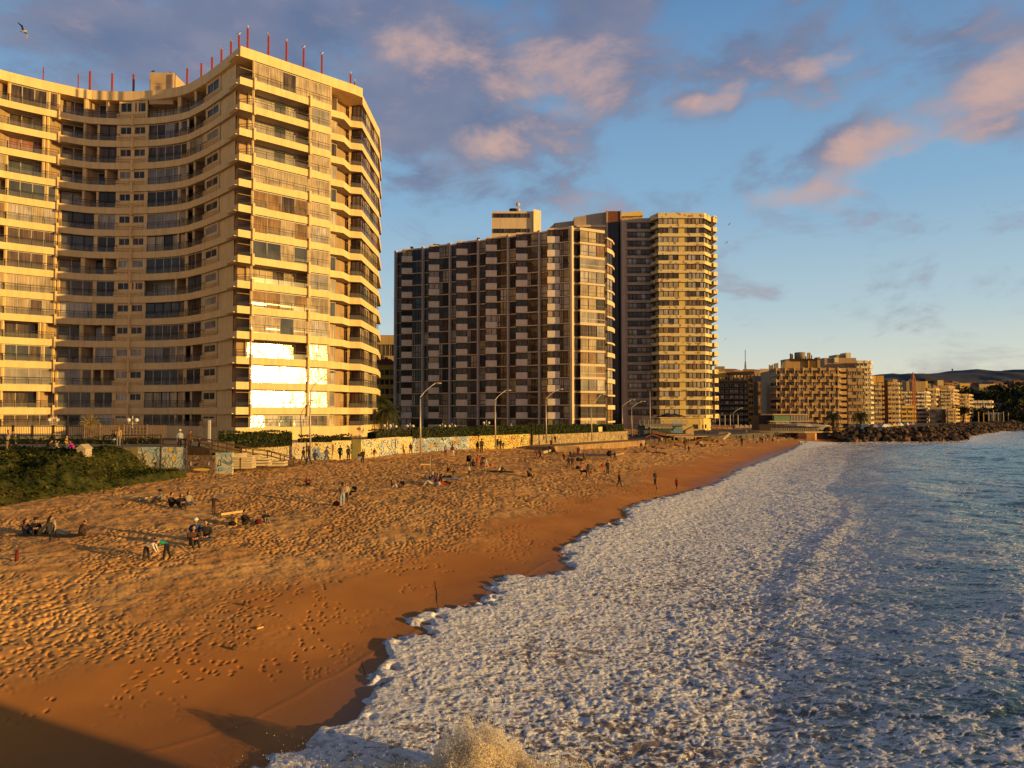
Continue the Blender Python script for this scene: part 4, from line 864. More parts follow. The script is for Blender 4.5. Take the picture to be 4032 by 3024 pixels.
# hedges
LEAF = mat('hedge_leaves', (.035,.055,.014), .7, c2=(.085,.10,.025), vscale=3, spec=.2); LEAF2 = mat('dry_hedge_leaves', (.07,.05,.02), .8, c2=(.14,.09,.03), vscale=3); LEAFD = mat('hedge_core', (.012,.016,.006), .95)
def leaf_cloud(mb, fn_, n, size, mats):
    for _ in range(n):
        c = fn_(); s = size*random.uniform(.6,1.4); u = Vector((random.gauss(0,1),random.gauss(0,1),random.gauss(0,.7))).normalized(); v = u.cross(Vector((random.gauss(0,1),random.gauss(0,1),random.gauss(0,1)))).normalized()
        mb.poly([c+u*s, c+v*s*.6, c-u*s, c-v*s*.6], random.choice(mats))
def hedge(pts, z0, z1, wd, label, dens=45, size=.11, mats=None, hang=0, name='hedge'):
    P = Path(pts); core = MB(); n = max(2, int(P.len/1.2)); P2 = P.off(wd)
    a = [P.at(P.len*i/n) for i in range(n+1)]; b = [P2.at(P2.len*i/n) for i in range(n+1)]
    tops = [z1 - .22 + random.uniform(-.12,.12) for _ in a]
    for i in range(n):
        for (p, q, r, s) in (((a[i],z0),(a[i+1],z0),(a[i+1],tops[i+1]),(a[i],tops[i])), ((a[i],tops[i]),(a[i+1],tops[i+1]),(b[i+1],tops[i+1]),(b[i],tops[i])), ((b[i],z0),(b[i],tops[i]),(b[i+1],tops[i+1]),(b[i+1],z0))):
            core.poly([(k[0].x,k[0].y,k[1]) for k in (p,q,r,s)], LEAFD, True)
    for i in (0, n): core.poly([(a[i].x,a[i].y,z0),(a[i].x,a[i].y,tops[i]),(b[i].x,b[i].y,tops[i]),(b[i].x,b[i].y,z0)], LEAFD)
    o = core.build(name); lf = MB(); mats = mats or [LEAF, LEAF, LEAF, LEAF2]
    def f():
        t = random.random(); p = P.at(P.len*t); e = (P.at(P.len*t+.2)-P.at(P.len*t-.2)).normalized(); n_ = Vector((e.y,-e.x)); zt = z1 + .25*math.sin(P.len*t*1.3)*.4 + random.uniform(-.05,.08)
        if random.random() < .55: return Vector((p.x+n_.x*random.uniform(0,.14), p.y+n_.y*random.uniform(0,.14), random.uniform(z0 - (hang*random.random()**2), zt)))
        q = random.random(); return Vector((p.x-n_.x*wd*q, p.y-n_.y*wd*q, zt-.1+random.uniform(-.08,.12)))
    leaf_cloud(lf, f, int(P.len*dens*(z1-z0+.8)), size, mats); lf.build('leaves', o); tag(o, label, 'hedge'); return o
hedge([(-24.5,88.6),(-20.6,90.2),(X2(1386,92),92)], 4.8, 5.75, 1.2, 'straggly brown hedge above the pale graffiti wall', 40, .13, [LEAF2, LEAF2, LEAF], .3)
hedge([(X2(1478,96),96.5),(X2(1624,103.8),104.2)], 4.8, 6.2, 1.3, 'dark brownish hedge above the bubble lettering', 45, .13, [LEAF2, LEAF])
hedge([(X2(1622,103.2),103.6),(X2(1846,112.6),112.8),(X2(2092,125),125.3)], 4.75, 6.3, 1.6, 'long dark green hedge spilling over the mural walls', 60, .13, [LEAF], 1.1)
hedge([(X2(2095,124),125.8),(X2(2150,129),129.6)], 4.7, 6.4, 1.4, 'short dark hedge behind the far end of the mural', 50, .13)
hedge([(X2(2154,129),129.2),(X2(2356,143.4),143.6)], 4.6, 6.2, 1.8, 'neatly clipped hedge above the stone wall, left of the cream block', 60, .12, [LEAF])
hedge([(X2(2388,147),147.4),(X2(2455,152),152)], 4.3, 6.0, 1.8, 'clipped hedge right of the cream block', 55, .13, [LEAF])
hedge([(-31.5,82.5),(-29.6,83.2),(-24.8,86.9)], 4.7, 6.35, 1.6, 'dense green hedge behind the wooden ramp railings', 75, .11, [LEAF])
hedge([(-60,75),(-34.5,75.3)], 5.2, 6.05, 1.0, 'dark trimmed hedge at the foot of the black garden fence', 35, .1, [LEAF])
# ================================================================== left bank: turf, ramp, mural
plate('terrace_upper', [(-160,60.6),(-34,60.6),(-33.6,62.9),(-160,62.9)], 2.5, 5.35, PAV, 'upper terrace edge where people stand', EARTH)
plate('terrace_upper', [(-160,63.1),(-33.9,63.1),(-33.7,69.6),(-29.9,69.5),(-29.4,81.6),(-160,81.6)], 4.5, 5.36, PAV, 'upper terrace beside the ramp', EARTH)
def bank_mat():
    m = mat('creeping_ground_cover', (.022,.030,.008), .9, c2=(.075,.075,.018), vscale=1.3, bump=.9, bscale=9, spec=.15, detail=7)
    return m
BU = np.linspace(-62, -27.5, 220); BV = np.linspace(43, 66, 190); BX, BY = np.meshgrid(BU, BV)
front = np.interp(BX, [-62,-40,-31.5,-30.5,-29.3,-30.8,-27.5], [38,42,44.5,51,55,62,67]); front = np.where(BX > -31.3, np.interp(BX, [-31.3,-29.6,-29.0,-27.5],[49.5,54.0,60,68.8]), front)
front = np.interp(BX, [-62,-40,-33,-31.2,-30.2,-29.4,-28.6,-27.5], [36,40,42.5,47,51.5,55.5,61,67.5])
tt = np.clip((BY - front)/np.maximum(61.2-front, 1.5), 0, 1); base = sand_z(BX, BY)
BZ = base + (5.42-base)*(sstep(tt, -.05, 1.02))*1.0 + (fbm(BX*.5, BY*.5, 5, .6)-.5)*2.3*np.sin(np.pi*np.clip(tt,0,1)) + .42*(fbm(BX*1.8, BY*1.8, 4)-.5)*sstep(tt,.0,.1)
BZ = np.where(tt <= 0, base-.15, BZ); BZ = np.minimum(BZ, 5.5); BZ = np.where(BX > -33.5, BZ - sstep(BX, -33.5, -30.5)*np.maximum(0, BZ-base)*.75*sstep(BY, 54, 60), BZ)
bank = grid_mesh('grass_bank', BX, BY, BZ, bank_mat(), keep=(BY > front-1)); tag(bank, 'steep bank of green creeping ground cover at the left', 'grass bank', kind='stuff')
lf = MB(); GL = [mat('ground_cover_leaf', (.055,.07,.014), .8, spec=.1), mat('ground_cover_leaf_light', (.15,.14,.028), .8, spec=.1), mat('ground_cover_leaf_dark', (.02,.035,.01), .9, spec=.05), mat('ground_cover_dry', (.20,.11,.03), .9)]
patch = fbm(BX*.35+7, BY*.35, 3)
for _ in range(38000):
    i = random.randrange(190); j = random.randrange(220)
    if tt[i,j] <= .01 or BX[i,j] < -48: continue
    v = patch[i,j]; m = GL[3] if v > .66 and random.random() < .5 else GL[1] if v > .52 and random.random() < .5 else GL[0] if random.random() < .6 else GL[2]
    s = random.uniform(.08,.22); c = Vector((BX[i,j]+random.uniform(-.08,.08), BY[i,j]+random.uniform(-.06,.06), BZ[i,j]+random.uniform(0,.1))); a = random.uniform(0,6.28); u = Vector((math.cos(a),math.sin(a),random.uniform(-.2,.9)))*s; w_ = Vector((-math.sin(a),math.cos(a),random.uniform(-.2,.5)))*s*.55
    lf.poly([c-w_, c+u*.5-w_*.4, c+u, c+u*.5+w_*.9, c+w_], m)
lfo = lf.build('ground_cover'); tag(lfo, 'tangle of small creeping leaves over the left bank', 'ground cover', kind='stuff')
M1 = mural('sea_mural_blue', (.50,.56,.50), [(.36,.48,.50),(.60,.58,.42),(.20,.28,.28),(.62,.62,.5)], .6, lw=.022, seed=7); M2 = mural('sea_mural_brown', (.16,.10,.06), [(.22,.14,.08),(.12,.08,.05),(.30,.2,.11)], .8, lw=.03, seed=8)
def panel(c0, x0, x1, y0, y1, Yd, m, label, th=.25, Yd2=None):
    a = atY(*cr(c0,x0,y0), Yd); b_ = atY(*cr(c0,x1,y0), Yd2 or Yd); z0 = zat(cr(c0,0,y1)[1], Yd)-.4; mb = MB()
    mb.prism([(a.x,a.y),(b_.x,b_.y),(b_.x,b_.y+th),(a.x,a.y+th)], z0, a.z, m, m); o = mb.build('mural_wall'); tag(o, label, 'mural wall'); return o
pA = panel('E', 1182, 1612, 668, 880, 69.4, M1, 'pale blue mural wall with seaweed and yellow fish shapes')
pB = panel('E', 1622, 1856, 738, 878, 69.5, M2, 'dark brown mural panel between the two blue ones')
pC = panel('E', 1862, 2010, 716, 870, 69.8, M1, 'small blue mural panel beside the plank steps')
FY = mat('yellow_paint', (.75,.50,.08), .8); FB = mat('brown_weed_paint', (.10,.07,.04), .85); FG = mat('green_paint', (.25,.45,.08), .8)
fish = MB()
for (x, y, w_, h_, m) in ((1472,690,.42,.22,FY),(1500,768,.40,.25,FY),(1476,858,.8,.16,FG),(1300,862,.9,.22,FY),(1340,886,1.4,.08,FY)):
    p = atY(*cr('E',x,y),69.37); n_ = 12; fish.poly([(p.x+w_*math.cos(2*math.pi*k/n_)*.5*(1+.2*math.cos(6*math.pi*k/n_)), 69.37, p.z+h_*math.sin(2*math.pi*k/n_)) for k in range(n_)], m)
r_s = random.Random(5)
for k in range(13):
    x = r_s.choice([1195,1215,1240,1255,1330,1360,1385,1425,1450,1480,1520,1555,1580,1595]); p = atY(*cr('E',x+r_s.uniform(-8,8),860),69.37); h_ = r_s.uniform(.7,2.0); pts = [(p.x+.14*math.sin(j*1.3+k)+j*.015*r_s.uniform(-1,1), 69.36-.001*k, p.z+h_*j/7) for j in range(8)]
    for a, b_ in zip(pts[:-1], pts[1:]): fish.bar(a, b_, .05, .004, FB if k % 3 else mat('pale_weed', (.62,.58,.42), .8), up=(0,1,0))
fish.build('painted_sea_life', pA)
f2 = MB()
for (x, y, w_, h_, m) in ((1740,862,1.6,.12,FY),(1650,812,.2,.2,mat('pale_spot', (.5,.45,.38), .8)),(1806,812,.2,.16,mat('pale_spot_two', (.5,.45,.38), .8))):
    p = atY(*cr('E',x,y),69.46); f2.poly([(p.x+w_*math.cos(2*math.pi*k/10)*.5, 69.46, p.z+h_*math.sin(2*math.pi*k/10)) for k in range(10)], m)
f2.build('painted_sea_life', pB)
# plank steps beyond the murals
WOODP = mat('weathered_plank', (.50,.40,.26), .9, .25, 2, bump=.3, bscale=10, stretch=(1,1,8)); WOODD = mat('dark_timber', (.06,.035,.02), .8, .2, 3)
RUST = mat('rusty_brown_rail', (.07,.032,.02), .65, .2, 5)
s0 = atZ(*cr('E',2010,740), 4.6); steps = empty('plank_steps', (-25,72,3), 0, 'pale wooden plank steps climbing towards the murals', 'steps')
def DP(x, y, Yd, c='D'): return atY(*cr(c, x, y), Yd)
for (x0, x1, yt, yb, Yd) in ((470,560,1505,1540,70.6),(480,640,1535,1640,71.6),(635,780,1545,1620,73.2),(775,920,1575,1622,75.2),(560,700,1520,1552,72.6)):
    a = DP(x0, yt, Yd); b_ = DP(x1, yt, Yd+.5); zb = DP(x0, yb, Yd).z; n_ = max(2, round((a.z-zb)/.24)); st = MB()
    for k in range(n_):
        z = a.z-(a.z-zb)*k/n_; st.mesh([(a.x,a.y,z-.2),(b_.x,b_.y,z-.2),(b_.x,b_.y,z),(a.x,a.y,z),(a.x,a.y+1.2,z-.2),(b_.x,b_.y+1.2,z-.2),(b_.x,b_.y+1.2,z),(a.x,a.y+1.2,z)], [(0,1,2,3),(3,2,6,7),(1,5,6,2),(4,0,3,7),(5,4,7,6)], WOODP)
    st.build('step', steps)
rampb = MB(); a0 = Vector((-29.6,70.2,5.3)); a1 = Vector((-23.2,78.2,3.1)); sd = Vector((.78,-.62,0))*0
rampb.mesh([(-29.6,69.8,5.3),(-27.4,69.8,5.1),(-21.6,78.6,3.0),(-23.6,80.6,3.0),(-29.6,72.6,5.3),(-29.6,69.8,3),(-27.4,69.8,3),(-21.6,78.6,2),(-23.6,80.6,2),(-29.6,72.6,3)], [(0,1,2,3,4),(0,5,6,1),(1,6,7,2),(2,7,8,3),(3,8,9,4)], WOODD); o = rampb.build('ramp_deck', steps)
rail = empty('ramp_railing', (-26,74,4), 0, 'rusty brown tube railing running down the ramp to the sand', 'railing')
def rail_run(pts3, posts_, parent, r=.045, name='rail', lower=.45):
    b = MB(); b.tube(pts3, r, RUST)
    if lower: b.tube([(p[0],p[1],p[2]-lower) for p in pts3], r*.8, RUST)
    b.build(name, parent)
    for (p, h) in posts_: q = MB(); q.tube([(p[0],p[1],p[2]-h),(p[0],p[1],p[2])], r*1.25, RUST); q.build('post', parent)
pts = [DP(85,1345,69.6),DP(430,1415,71),DP(545,1440,71.8),DP(775,1478,74.5),DP(1000,1535,77.4)]
rail_run(pts, [(pts[0],2.6),(DP(300,1395,70.6),1.0),(DP(425,1415,71),1.0),(DP(543,1440,71.8),2.3),(DP(775,1472,74.5),1.7),(DP(885,1510,76),1.05),(DP(1000,1535,77.4),1.0)], rail)
pts = [DP(180,1370,73),DP(655,1470,76),DP(800,1490,78.4),DP(1000,1552,80),DP(1110,1560,81)]
rail_run(pts, [(DP(350,1410,74),1.0),(DP(590,1455,75.6),1.0),(DP(650,1470,76),1.1),(DP(810,1495,78.4),1.0),(DP(920,1530,79),1.0),(DP(1050,1558,80.5),1.0)], rail)
pts = [(-31.8,69.7,6.45),(-33.5,69.7,6.45),(-33.7,69.7,6.45)]; pts = [DP(895,570,69.6,'E'),DP(1395,562,69.6,'E'),DP(1395,610,69.65,'E')]
rail_run(pts[:2], [(DP(895,570,69.6,'E'),1.35),(DP(1060,570,69.6,'E'),1.3),(DP(1190,566,69.6,'E'),1.3),(DP(1395,560,69.4,'E'),4.2),(DP(1600,600,69.4,'E'),.8)], rail)
rail_run([DP(1400,605,69.5,'E'),DP(1620,605,69.5,'E')], [(DP(1620,568,69.3,'E'),4.2)], rail, lower=.4)
# fan-pattern fence on the terrace edge
fan_f = empty('fan_fence', (-38,60.9,5.36), 0, 'low iron fence with sunray fans along the terrace edge', 'fence')
xs = [X2(cr('E',x,0)[0], 60.9) for x in (-900,-520,-95,325,745,870)]
for i, (a, b_) in enumerate(zip(xs[:-1], xs[1:])):
    m_ = MB(); m_.tube([(a,60.9,6.28),(b_,60.9,6.28)], .03, DARKM, 5); m_.tube([(a,60.9,5.45),(b_,60.9,5.45)], .025, DARKM, 5)
    for cx_, sg in ((a,1),(b_,-1)):
        R_ = min(1.25,(b_-a)*.45)
        if b_-a < 1.5 and sg < 0: continue
        for j in range(7):
            an = j*math.pi/12; m_.tube([(cx_+sg*.15*math.cos(an),60.9,6.25-.12*math.sin(an)),(cx_+sg*R_*math.cos(an),60.9,max(5.46,6.25-R_*.68*math.sin(an)))], .016, DARKM, 4)
    if b_-a > 1.5: c_ = (a+b_)/2; m_.tube([(c_+.45*math.cos(math.pi*k/10),60.9,6.2-.4*math.sin(math.pi*k/10)) for k in range(11)], .016, DARKM, 4)
    m_.build('fence_panel', fan_f); q = MB(); q.tube([(a,60.9,5.3),(a,60.9,6.4)], .05, DARKM); q.build('post', fan_f)
# black picket fence and the wooden one
gf = empty('garden_fence', (-45,77.5,6.0), 0, 'black vertical picket fence in front of the curved tower', 'fence')
TANW = mat('tan_fence_wood', (.30,.19,.10), .85, .2, 3)
def picket(parent, x0, x1, Yd, yt, yb, m, gap, pw, c='E', nm='fence_panel'):
    a = X2(cr(c,x0,0)[0],Yd); b_ = X2(cr(c,x1,0)[0],Yd); zt = zat(cr(c,0,yt)[1],Yd); zb = zat(cr(c,0,yb)[1],Yd); mb = MB()
    for z in (zt-.05, zb+.12): mb.bar((a,Yd,z),(b_,Yd,z), .06,.09, m)
    n_ = int((b_-a)/gap)
    for k in range(n_+1): x = a+(b_-a)*k/max(1,n_); mb.box(x-pw/2,x+pw/2,Yd-.05,Yd-.02,zb,zt-.02,m)
    mb.build(nm, parent); q = MB(); q.box(a-.07,a+.07,Yd-.1,Yd+.06,zb-.7,zt+.06,m); q.build('post', parent)
for x0, x1 in ((-450,-240),(-240,-50),(-50,118),(118,285),(285,465),(465,585),(585,728)): picket(gf, x0, x1, 77.5, 483, 580, DARKM, .17, .035)
wf = empty('wooden_fence', (-37,79,6.0), 0, 'tan wooden fence with slatted panels right of the black fence', 'fence')
for x0, x1, g_ in ((735,870,.22),(870,1075,.22),(1075,1270,.3),(1275,1440,.16)): picket(wf, x0, x1, 79, 478, 590, TANW, g_, .11 if g_ > .2 else .05)
wfb = MB(); a = X2(cr('E',735,0)[0],79.3); b_ = X2(cr('E',1075,0)[0],79.3)
for k in range(3): wfb.box(X2(cr('E',1080,0)[0],79), X2(cr('E',1268,0)[0],79), 79.05, 79.1, 6.05+.33*k, 6.17+.33*k, TANW)
wfb.build('cross_slats', wf)
lw_ = MB(); lw_.box(X2(0,80)-4, X2(cr('E',900,0)[0],80), 80, 80.2, 5.2, 6.25, mat('pale_planter_wall', (.60,.50,.34), .85, .1, 1)); tag(lw_.build('planter_wall'), 'low pale planter wall seen through the black fence', 'wall')
# kennel on the bank
dh = empty('dog_house', tuple(atY(*cr('E',725,748),59.6)), 0, 'small wooden dog house with pitched roof on top of the bank', 'dog house')
p = world_loc(dh); b = MB(); KW = mat('kennel_boards', (.52,.42,.28), .85, .15, 4)
b.box(p.x-.33,p.x+.33,p.y-.4,p.y+.5,p.z-.3,p.z+.62,KW); b.build('wall', dh); b = MB(); b.mesh([(p.x-.42,p.y-.5,p.z+.58),(p.x,p.y-.5,p.z+.95),(p.x+.42,p.y-.5,p.z+.58),(p.x-.42,p.y+.6,p.z+.58),(p.x,p.y+.6,p.z+.95),(p.x+.42,p.y+.6,p.z+.58)], [(0,2,1),(3,4,5),(0,1,4,3),(1,2,5,4),(0,3,5,2)], KW); b.build('roof', dh)
b = MB(); b.poly([(p.x-.14,p.y-.405,p.z-.05),(p.x+.14,p.y-.405,p.z-.05),(p.x+.14,p.y-.405,p.z+.35),(p.x,p.y-.405,p.z+.45),(p.x-.14,p.y-.405,p.z+.35)], WOODD); b.build('door_opening', dh)
# globe lamps
GLO = mat('white_lamp_globe', (.75,.68,.58), .3); 
def globe_lamp(c, x, yt, yb, Yd, label, two=True, m=WHITEF):
    a = atY(*cr(c,x,yt),Yd); zb = max(4.75, zat(cr(c,0,yb)[1],Yd)-.3); o = empty('garden_lamp', (a.x,Yd,zb), 0, label, 'lamp')
    b = MB(); b.tube([(a.x,Yd,zb),(a.x,Yd,a.z)], .05, m); b.build('post', o)
    zz_ = a.z-.55; ar = MB()
    for s in ((-1,1) if two else (0,)):
        if s: ar.tube([(a.x,Yd,zz_-.25),(a.x+s*.42,Yd,zz_-.25),(a.x+s*.42,Yd,zz_-.1)], .03, m)
        g_ = MB(); g_.ball((a.x+s*.42,Yd,zz_+.1), .22, GLO, 10, 8); g_.build('globe', o)
    if two: ar.build('arm', o)
for i, (c,x,yt,yb,Yd,two,lb) in enumerate([('E',462,398,490,82,True,'white twin globe lamp in front of the lit facade edge'),('E',1146,398,490,82,True,'white twin globe lamp right of the spiky yucca'),('H',342,842,925,112,True,'leftmost twin globe lamp under the palms'),('H',405,852,905,114,True,'twin globe lamp beside the corner of the dark block'),
    ('H',588,848,935,112,True,'twin globe lamp left of the second street lamp'),('H',935,850,885,125,True,'twin globe lamp with orange glow before the dark entrance'),('H',1040,850,935,122,True,'twin globe lamp at the foot of the entrance ramp'),('H',1410,816,925,128,True,'twin globe lamp on a tall thin post'),('H',1676,852,905,130,False,'single globe lamp by the last shaded bay')]): globe_lamp(c,x,yt,yb,Yd,lb,two)
wp_ = MB(); q = atY(*cr('E',1810,435),82); wp_.box(q.x-.12,q.x+.12,81.9,82.1,5.3,q.z,WHITEF); tag(wp_.build('white_post'), 'plain white square post above the ramp hedge', 'post')
# street lamps
GALV = mat('galvanised_pole', (.50,.42,.36), .45, .1, 2, metal=.3)
def street_lamp(base, kink, head, Yd, zb, label, r=.09):
    k = atY(*kink, Yd); h = atY(*head, Yd+.8); o = empty('street_lamp', (k.x,Yd,zb), 0, label, 'street lamp', 'tall curved street lamps above the beach')
    b = MB(); b.tube([(k.x+.1,Yd,zb),(k.x+.02,Yd,(zb+k.z)/2),(k.x,Yd,k.z-.2)], [r*1.35,r*1.1,r*.8], GALV, 8); b.build('pole', o)
    b = MB(); b.tube([(k.x,Yd,k.z-.25)] + [(k.x+(h.x-k.x)*t, Yd+.8*t, k.z+(h.z-k.z)*(t**.75)) for t in (.0,.25,.5,.75,1)], r*.62, GALV, 8); b.build('arm', o)
    b = MB(); d = 1 if h.x > k.x else -1; b.ball((h.x+.3*d,Yd+.8,h.z-.08), (.42,.16,.12), GALV, 8, 6); b.build('lamp_head', o)
p = on_sand(1222,1816); SLs = [((1222,1815),(1222,1538),(1302,1462),p.y,p.z-.1,'nearest curved street lamp in front of the glaring windows'),
 (None,cr('H',698,570),cr('H',868,412),98,3.0,'curved street lamp before the second dark bay, standing in the sand'),
 (None,cr('H',1504,600),cr('H',1628,490),113,3.3,'curved street lamp at the middle of the mural wall'),
 (None,cr('H',2052,590),cr('H',2195,478),126,3.4,'curved street lamp before the lit corner of the saw-tooth block'),
 (None,cr('I',488,565),cr('I',600,412),138,3.4,'slim street lamp rising from the walkway by the clipped hedge'),
 (None,cr('I',822,550),cr('I',925,474),168,3.0,'street lamp before the dark stair shaft'),
 (None,cr('I',922,560),cr('I',1040,490),172,3.0,'street lamp just right of the stair shaft'),
 (None,cr('I',2020,620),cr('I',2100,564),236,3.0,'street lamp before the netted building site'),
 (None,cr('J',1885,1035),cr('J',1812,985),250,3.0,'street lamp between the two big palms, arm pointing left')]
for b_, k_, h_, Yd, zb, lb in SLs: street_lamp(b_, k_, h_, Yd, zb, lb)
fl = empty('floodlight_mast', (atY(*cr('I',1120,600),174).x,174,3), 0, 'straight floodlight mast beside the beach restaurant', 'light mast'); b = MB(); q = atY(*cr('I',1120,385),174); b.tube([(q.x,174,3),(q.x,174,q.z)], .09, GALV, 8); b.build('pole', fl)
for s in (-1,1): b = MB(); b.box(q.x+s*.5-.25,q.x+s*.5+.25,173.8,174.1,q.z-.1,q.z+.3,DARKM); b.bar((q.x,174,q.z-.05),(q.x+s*.5,174,q.z-.05),.08,.08,GALV); b.build('floodlight', fl)
# ================================================================== palms and yucca
FR = [mat('palm_leaf', (.05,.06,.02), .7, .3, 2), mat('palm_leaf_dry', (.13,.10,.03), .8, .3, 2)]; TR = mat('palm_trunk_bark', (.14,.09,.05), .95, .3, 6, bump=.5, bscale=8)
def palm(loc, h, r, label, n=34, name='palm_tree', droop=.9, lw=.12, mats=FR, cat='palm', group=None, trunk=.28, up=.5):
    o = empty(name, loc, 0, label, cat, group); b = MB(); x, y, z = loc
    b.tube([(x,y,z-.2),(x+.05,y,z+h*.5),(x,y,z+h)], [trunk*1.25,trunk,trunk*.9], TR, 8); b.build('trunk', o); c = MB()
    for k in range(n):
        an = k*2.399; el_ = up*(1 - 2.1*k/n)+random.uniform(-.1,.1); L_ = r*random.uniform(.85,1.1); pts = []
        for j in range(7):
            t = j/6; hz_ = L_*t*math.cos(el_)*(1-.12*t*t); pts.append(Vector((x+math.cos(an)*hz_, y+math.sin(an)*hz_, z+h + L_*(math.sin(el_)*t - droop*.62*t*t*max(.15,1-el_*.35))))) 
        for a, b_ in zip(pts[:-1], pts[1:]):
            tdir = (b_-a).normalized(); sd_ = tdir.cross(Vector((0,0,1))); sd_ = sd_.normalized() if sd_.length > 1e-4 else Vector((1,0,0))
            for s in (-1,1):
                for u in (.1,.4,.7):
                    p_ = a.lerp(b_, u); q_ = p_ + sd_*s*r*lw*1.6 + tdir*r*.1 - Vector((0,0,r*.07)); c.poly([p_, p_+tdir*r*.035, q_], mats[k % len(mats) if k > n*.7 else 0])
        c.tube(pts, [r*.012]*6+[r*.004], mats[0], 3, False)
    c.build('crown', o); return o
q = atY(*cr('E',780,470),80.5); palm((q.x,80.5,5.3), 2.0, 1.25, 'spiky golden yucca behind the wooden fence', 60, 'yucca', .35, .03, [mat('yucca_leaf_gold', (.30,.22,.06), .7), mat('yucca_leaf', (.16,.13,.04), .7)], 'yucca', None, .15, 1.4)
for (c,x,y,Yd,h,r,lb) in [('J',1680,1045,255,8.4,3.7,'big dark palm in front of the balcony hotel'),('J',2022,1040,262,8.6,3.9,'big dark palm right of the hotel corner')]:
    q = atY(*cr(c,x,y),Yd); palm((q.x,Yd,3.0), q.z-3.0, r*.92, lb, 44, group='large palms by the hotel', trunk=.42)
for (x,y,Yd,r,lb) in [(238,610,132,3.4,'taller palm between the first two towers'),(330,700,124,3.0,'lower bushy palm at the corner of the dark block'),(285,745,128,2.6,'small palm behind the garden lamps')]:
    q = atY(*cr('H',x,y),Yd); palm((q.x,Yd,4.7), q.z-4.7, r, lb, 36)
# ================================================================== the town beyond
def shade(name, c): return mat(name, c, .85, .08, .35, streak=.18)
TC = {k: shade(k+'_render', v) for k, v in dict(tan=(.46,.30,.14), cream=(.64,.44,.21), grey=(.32,.25,.18), white=(.80,.66,.44), brown=(.30,.14,.06), ochre=(.60,.34,.09), dark=(.07,.05,.04), pink=(.44,.29,.17), gold=(.80,.50,.10), slate=(.20,.18,.18)).items()}
WIN = [GD, GD, GBR, GMX, GG, GC, GB]
def Z_(c, y, Yd): return zat(cr(c,0,y)[1], Yd)
def block(c, x0, x1, y0, y1, Yd, label, floors, wallm, bandm=None, nwin=5, dz=10, right=None, skew=0, bal=0, rightm=None, name='apartment_building', roof=True, style='bands', cat='building', zb=2.6, group=None, dense=2):
    """front from x0 to x1 at depth Yd (the right end 'skew' metres further), a right flank to x-column 'right'"""
    a = Vector((X2(cr(c,x0,0)[0],Yd), Yd)); b_ = Vector((X2(cr(c,x1,0)[0],Yd+skew), Yd+skew)); zt = Z_(c, y0, Yd); zb = zb if zb is not None else Z_(c, y1, Yd)
    rr = None
    if right: k_ = (cr(c,right,0)[0]-CX)/F; Yr = Yd+skew+dz; rr = Vector((k_*Yr, Yr))
    else: rr = b_ + Vector((b_.x/b_.y*dz*.9, dz))
    bk = a + (rr-b_)
    o = empty(name, (a.x, a.y, zb), 0, label, cat, group); wm = MB(); n_ = (b_-a).normalized(); n_ = Vector((n_.y,-n_.x)); nr = (rr-b_).normalized(); nr = Vector((nr.y,-nr.x))
    wm.poly([(a.x,a.y,zb),(b_.x,b_.y,zb),(b_.x,b_.y,zt),(a.x,a.y,zt)], wallm); wm.poly([(b_.x,b_.y,zb),(rr.x,rr.y,zb),(rr.x,rr.y,zt),(b_.x,b_.y,zt)], rightm or wallm)
    wm.poly([(rr.x,rr.y,zb),(bk.x,bk.y,zb),(bk.x,bk.y,zt),(rr.x,rr.y,zt)], wallm); wm.poly([(bk.x,bk.y,zb),(a.x,a.y,zb),(a.x,a.y,zt),(bk.x,bk.y,zt)], wallm)
    wm.poly([(a.x,a.y,zt),(b_.x,b_.y,zt),(rr.x,rr.y,zt),(bk.x,bk.y,zt)], TC['slate']); wm.build('wall', o)
    fh = (zt-zb)/floors; bm = bandm or wallm; faces = [(a, b_, n_, nwin, wallm)] + ([(b_, rr, nr, max(1, dense), rightm or wallm)] if right else [])
    bands = MB(); cnt = 0
    for (p, q, n__, nw, wm_) in faces:
        e = (q-p)
        for k in range(floors):
            z1 = zt-.35-k*fh; z0 = z1-fh
            if style == 'bands':
                lo = p - n__*-0 ; bands.mesh([(lo.x+n__.x*s,lo.y+n__.y*s,z) for s in (.02,.5+bal) for z in (z1-fh*.42,z1+.02)] + [(q.x+n__.x*s,q.y+n__.y*s,z) for s in (.02,.5+bal) for z in (z1-fh*.42,z1+.02)], [(2,6,7,3),(1,3,7,5),(0,4,6,2),(0,2,3,1),(4,5,7,6)], bm)
            for i in range(nw):
                t0 = (i+.12)/nw; t1 = (i+.88)/nw; s = p+e*t0+n__*.06; u = p+e*t1+n__*.06; m_ = MB()
                zt_ = z1-fh*.44 if style == 'bands' else z1-fh*.25; zb_ = z1-fh*.98 if style == 'bands' else z1-fh*.78
                m_.poly([(s.x,s.y,zb_),(u.x,u.y,zb_),(u.x,u.y,zt_),(s.x,s.y,zt_)], random.choice(WIN)); c_ = (s+u)/2+n__*.03
                m_.bar((c_.x,c_.y,zb_),(c_.x,c_.y,zt_),.12,.06, WHITEF if random.random() < .5 else DARKF)
                if cnt < 96 and (z1-zb)/(zt-zb) > .08: m_.build('window', o); cnt += 1
            if bal and k < floors-1:
                for i in range(nw):
                    if (i+k) % 2 == 0:
                        s = p+e*((i+.1)/nw)+n__*(.5+bal+.02); bands.bar((s.x,s.y,z1-fh*.42),(s.x,s.y,z1+fh*.15),.5,.3,bm)
    bands.build('floor_band', o) if bands.v else None
    return o, a, b_, rr, zt
def boxat(parent, c, x0, x1, y0, y1, Yd, dp, m, name='roof_house'):
    b = MB(); b.box(X2(cr(c,x0,0)[0],Yd), X2(cr(c,x1,0)[0],Yd), Yd, Yd+dp, Z_(c,y1,Yd), Z_(c,y0,Yd), m); return b.build(name, parent)
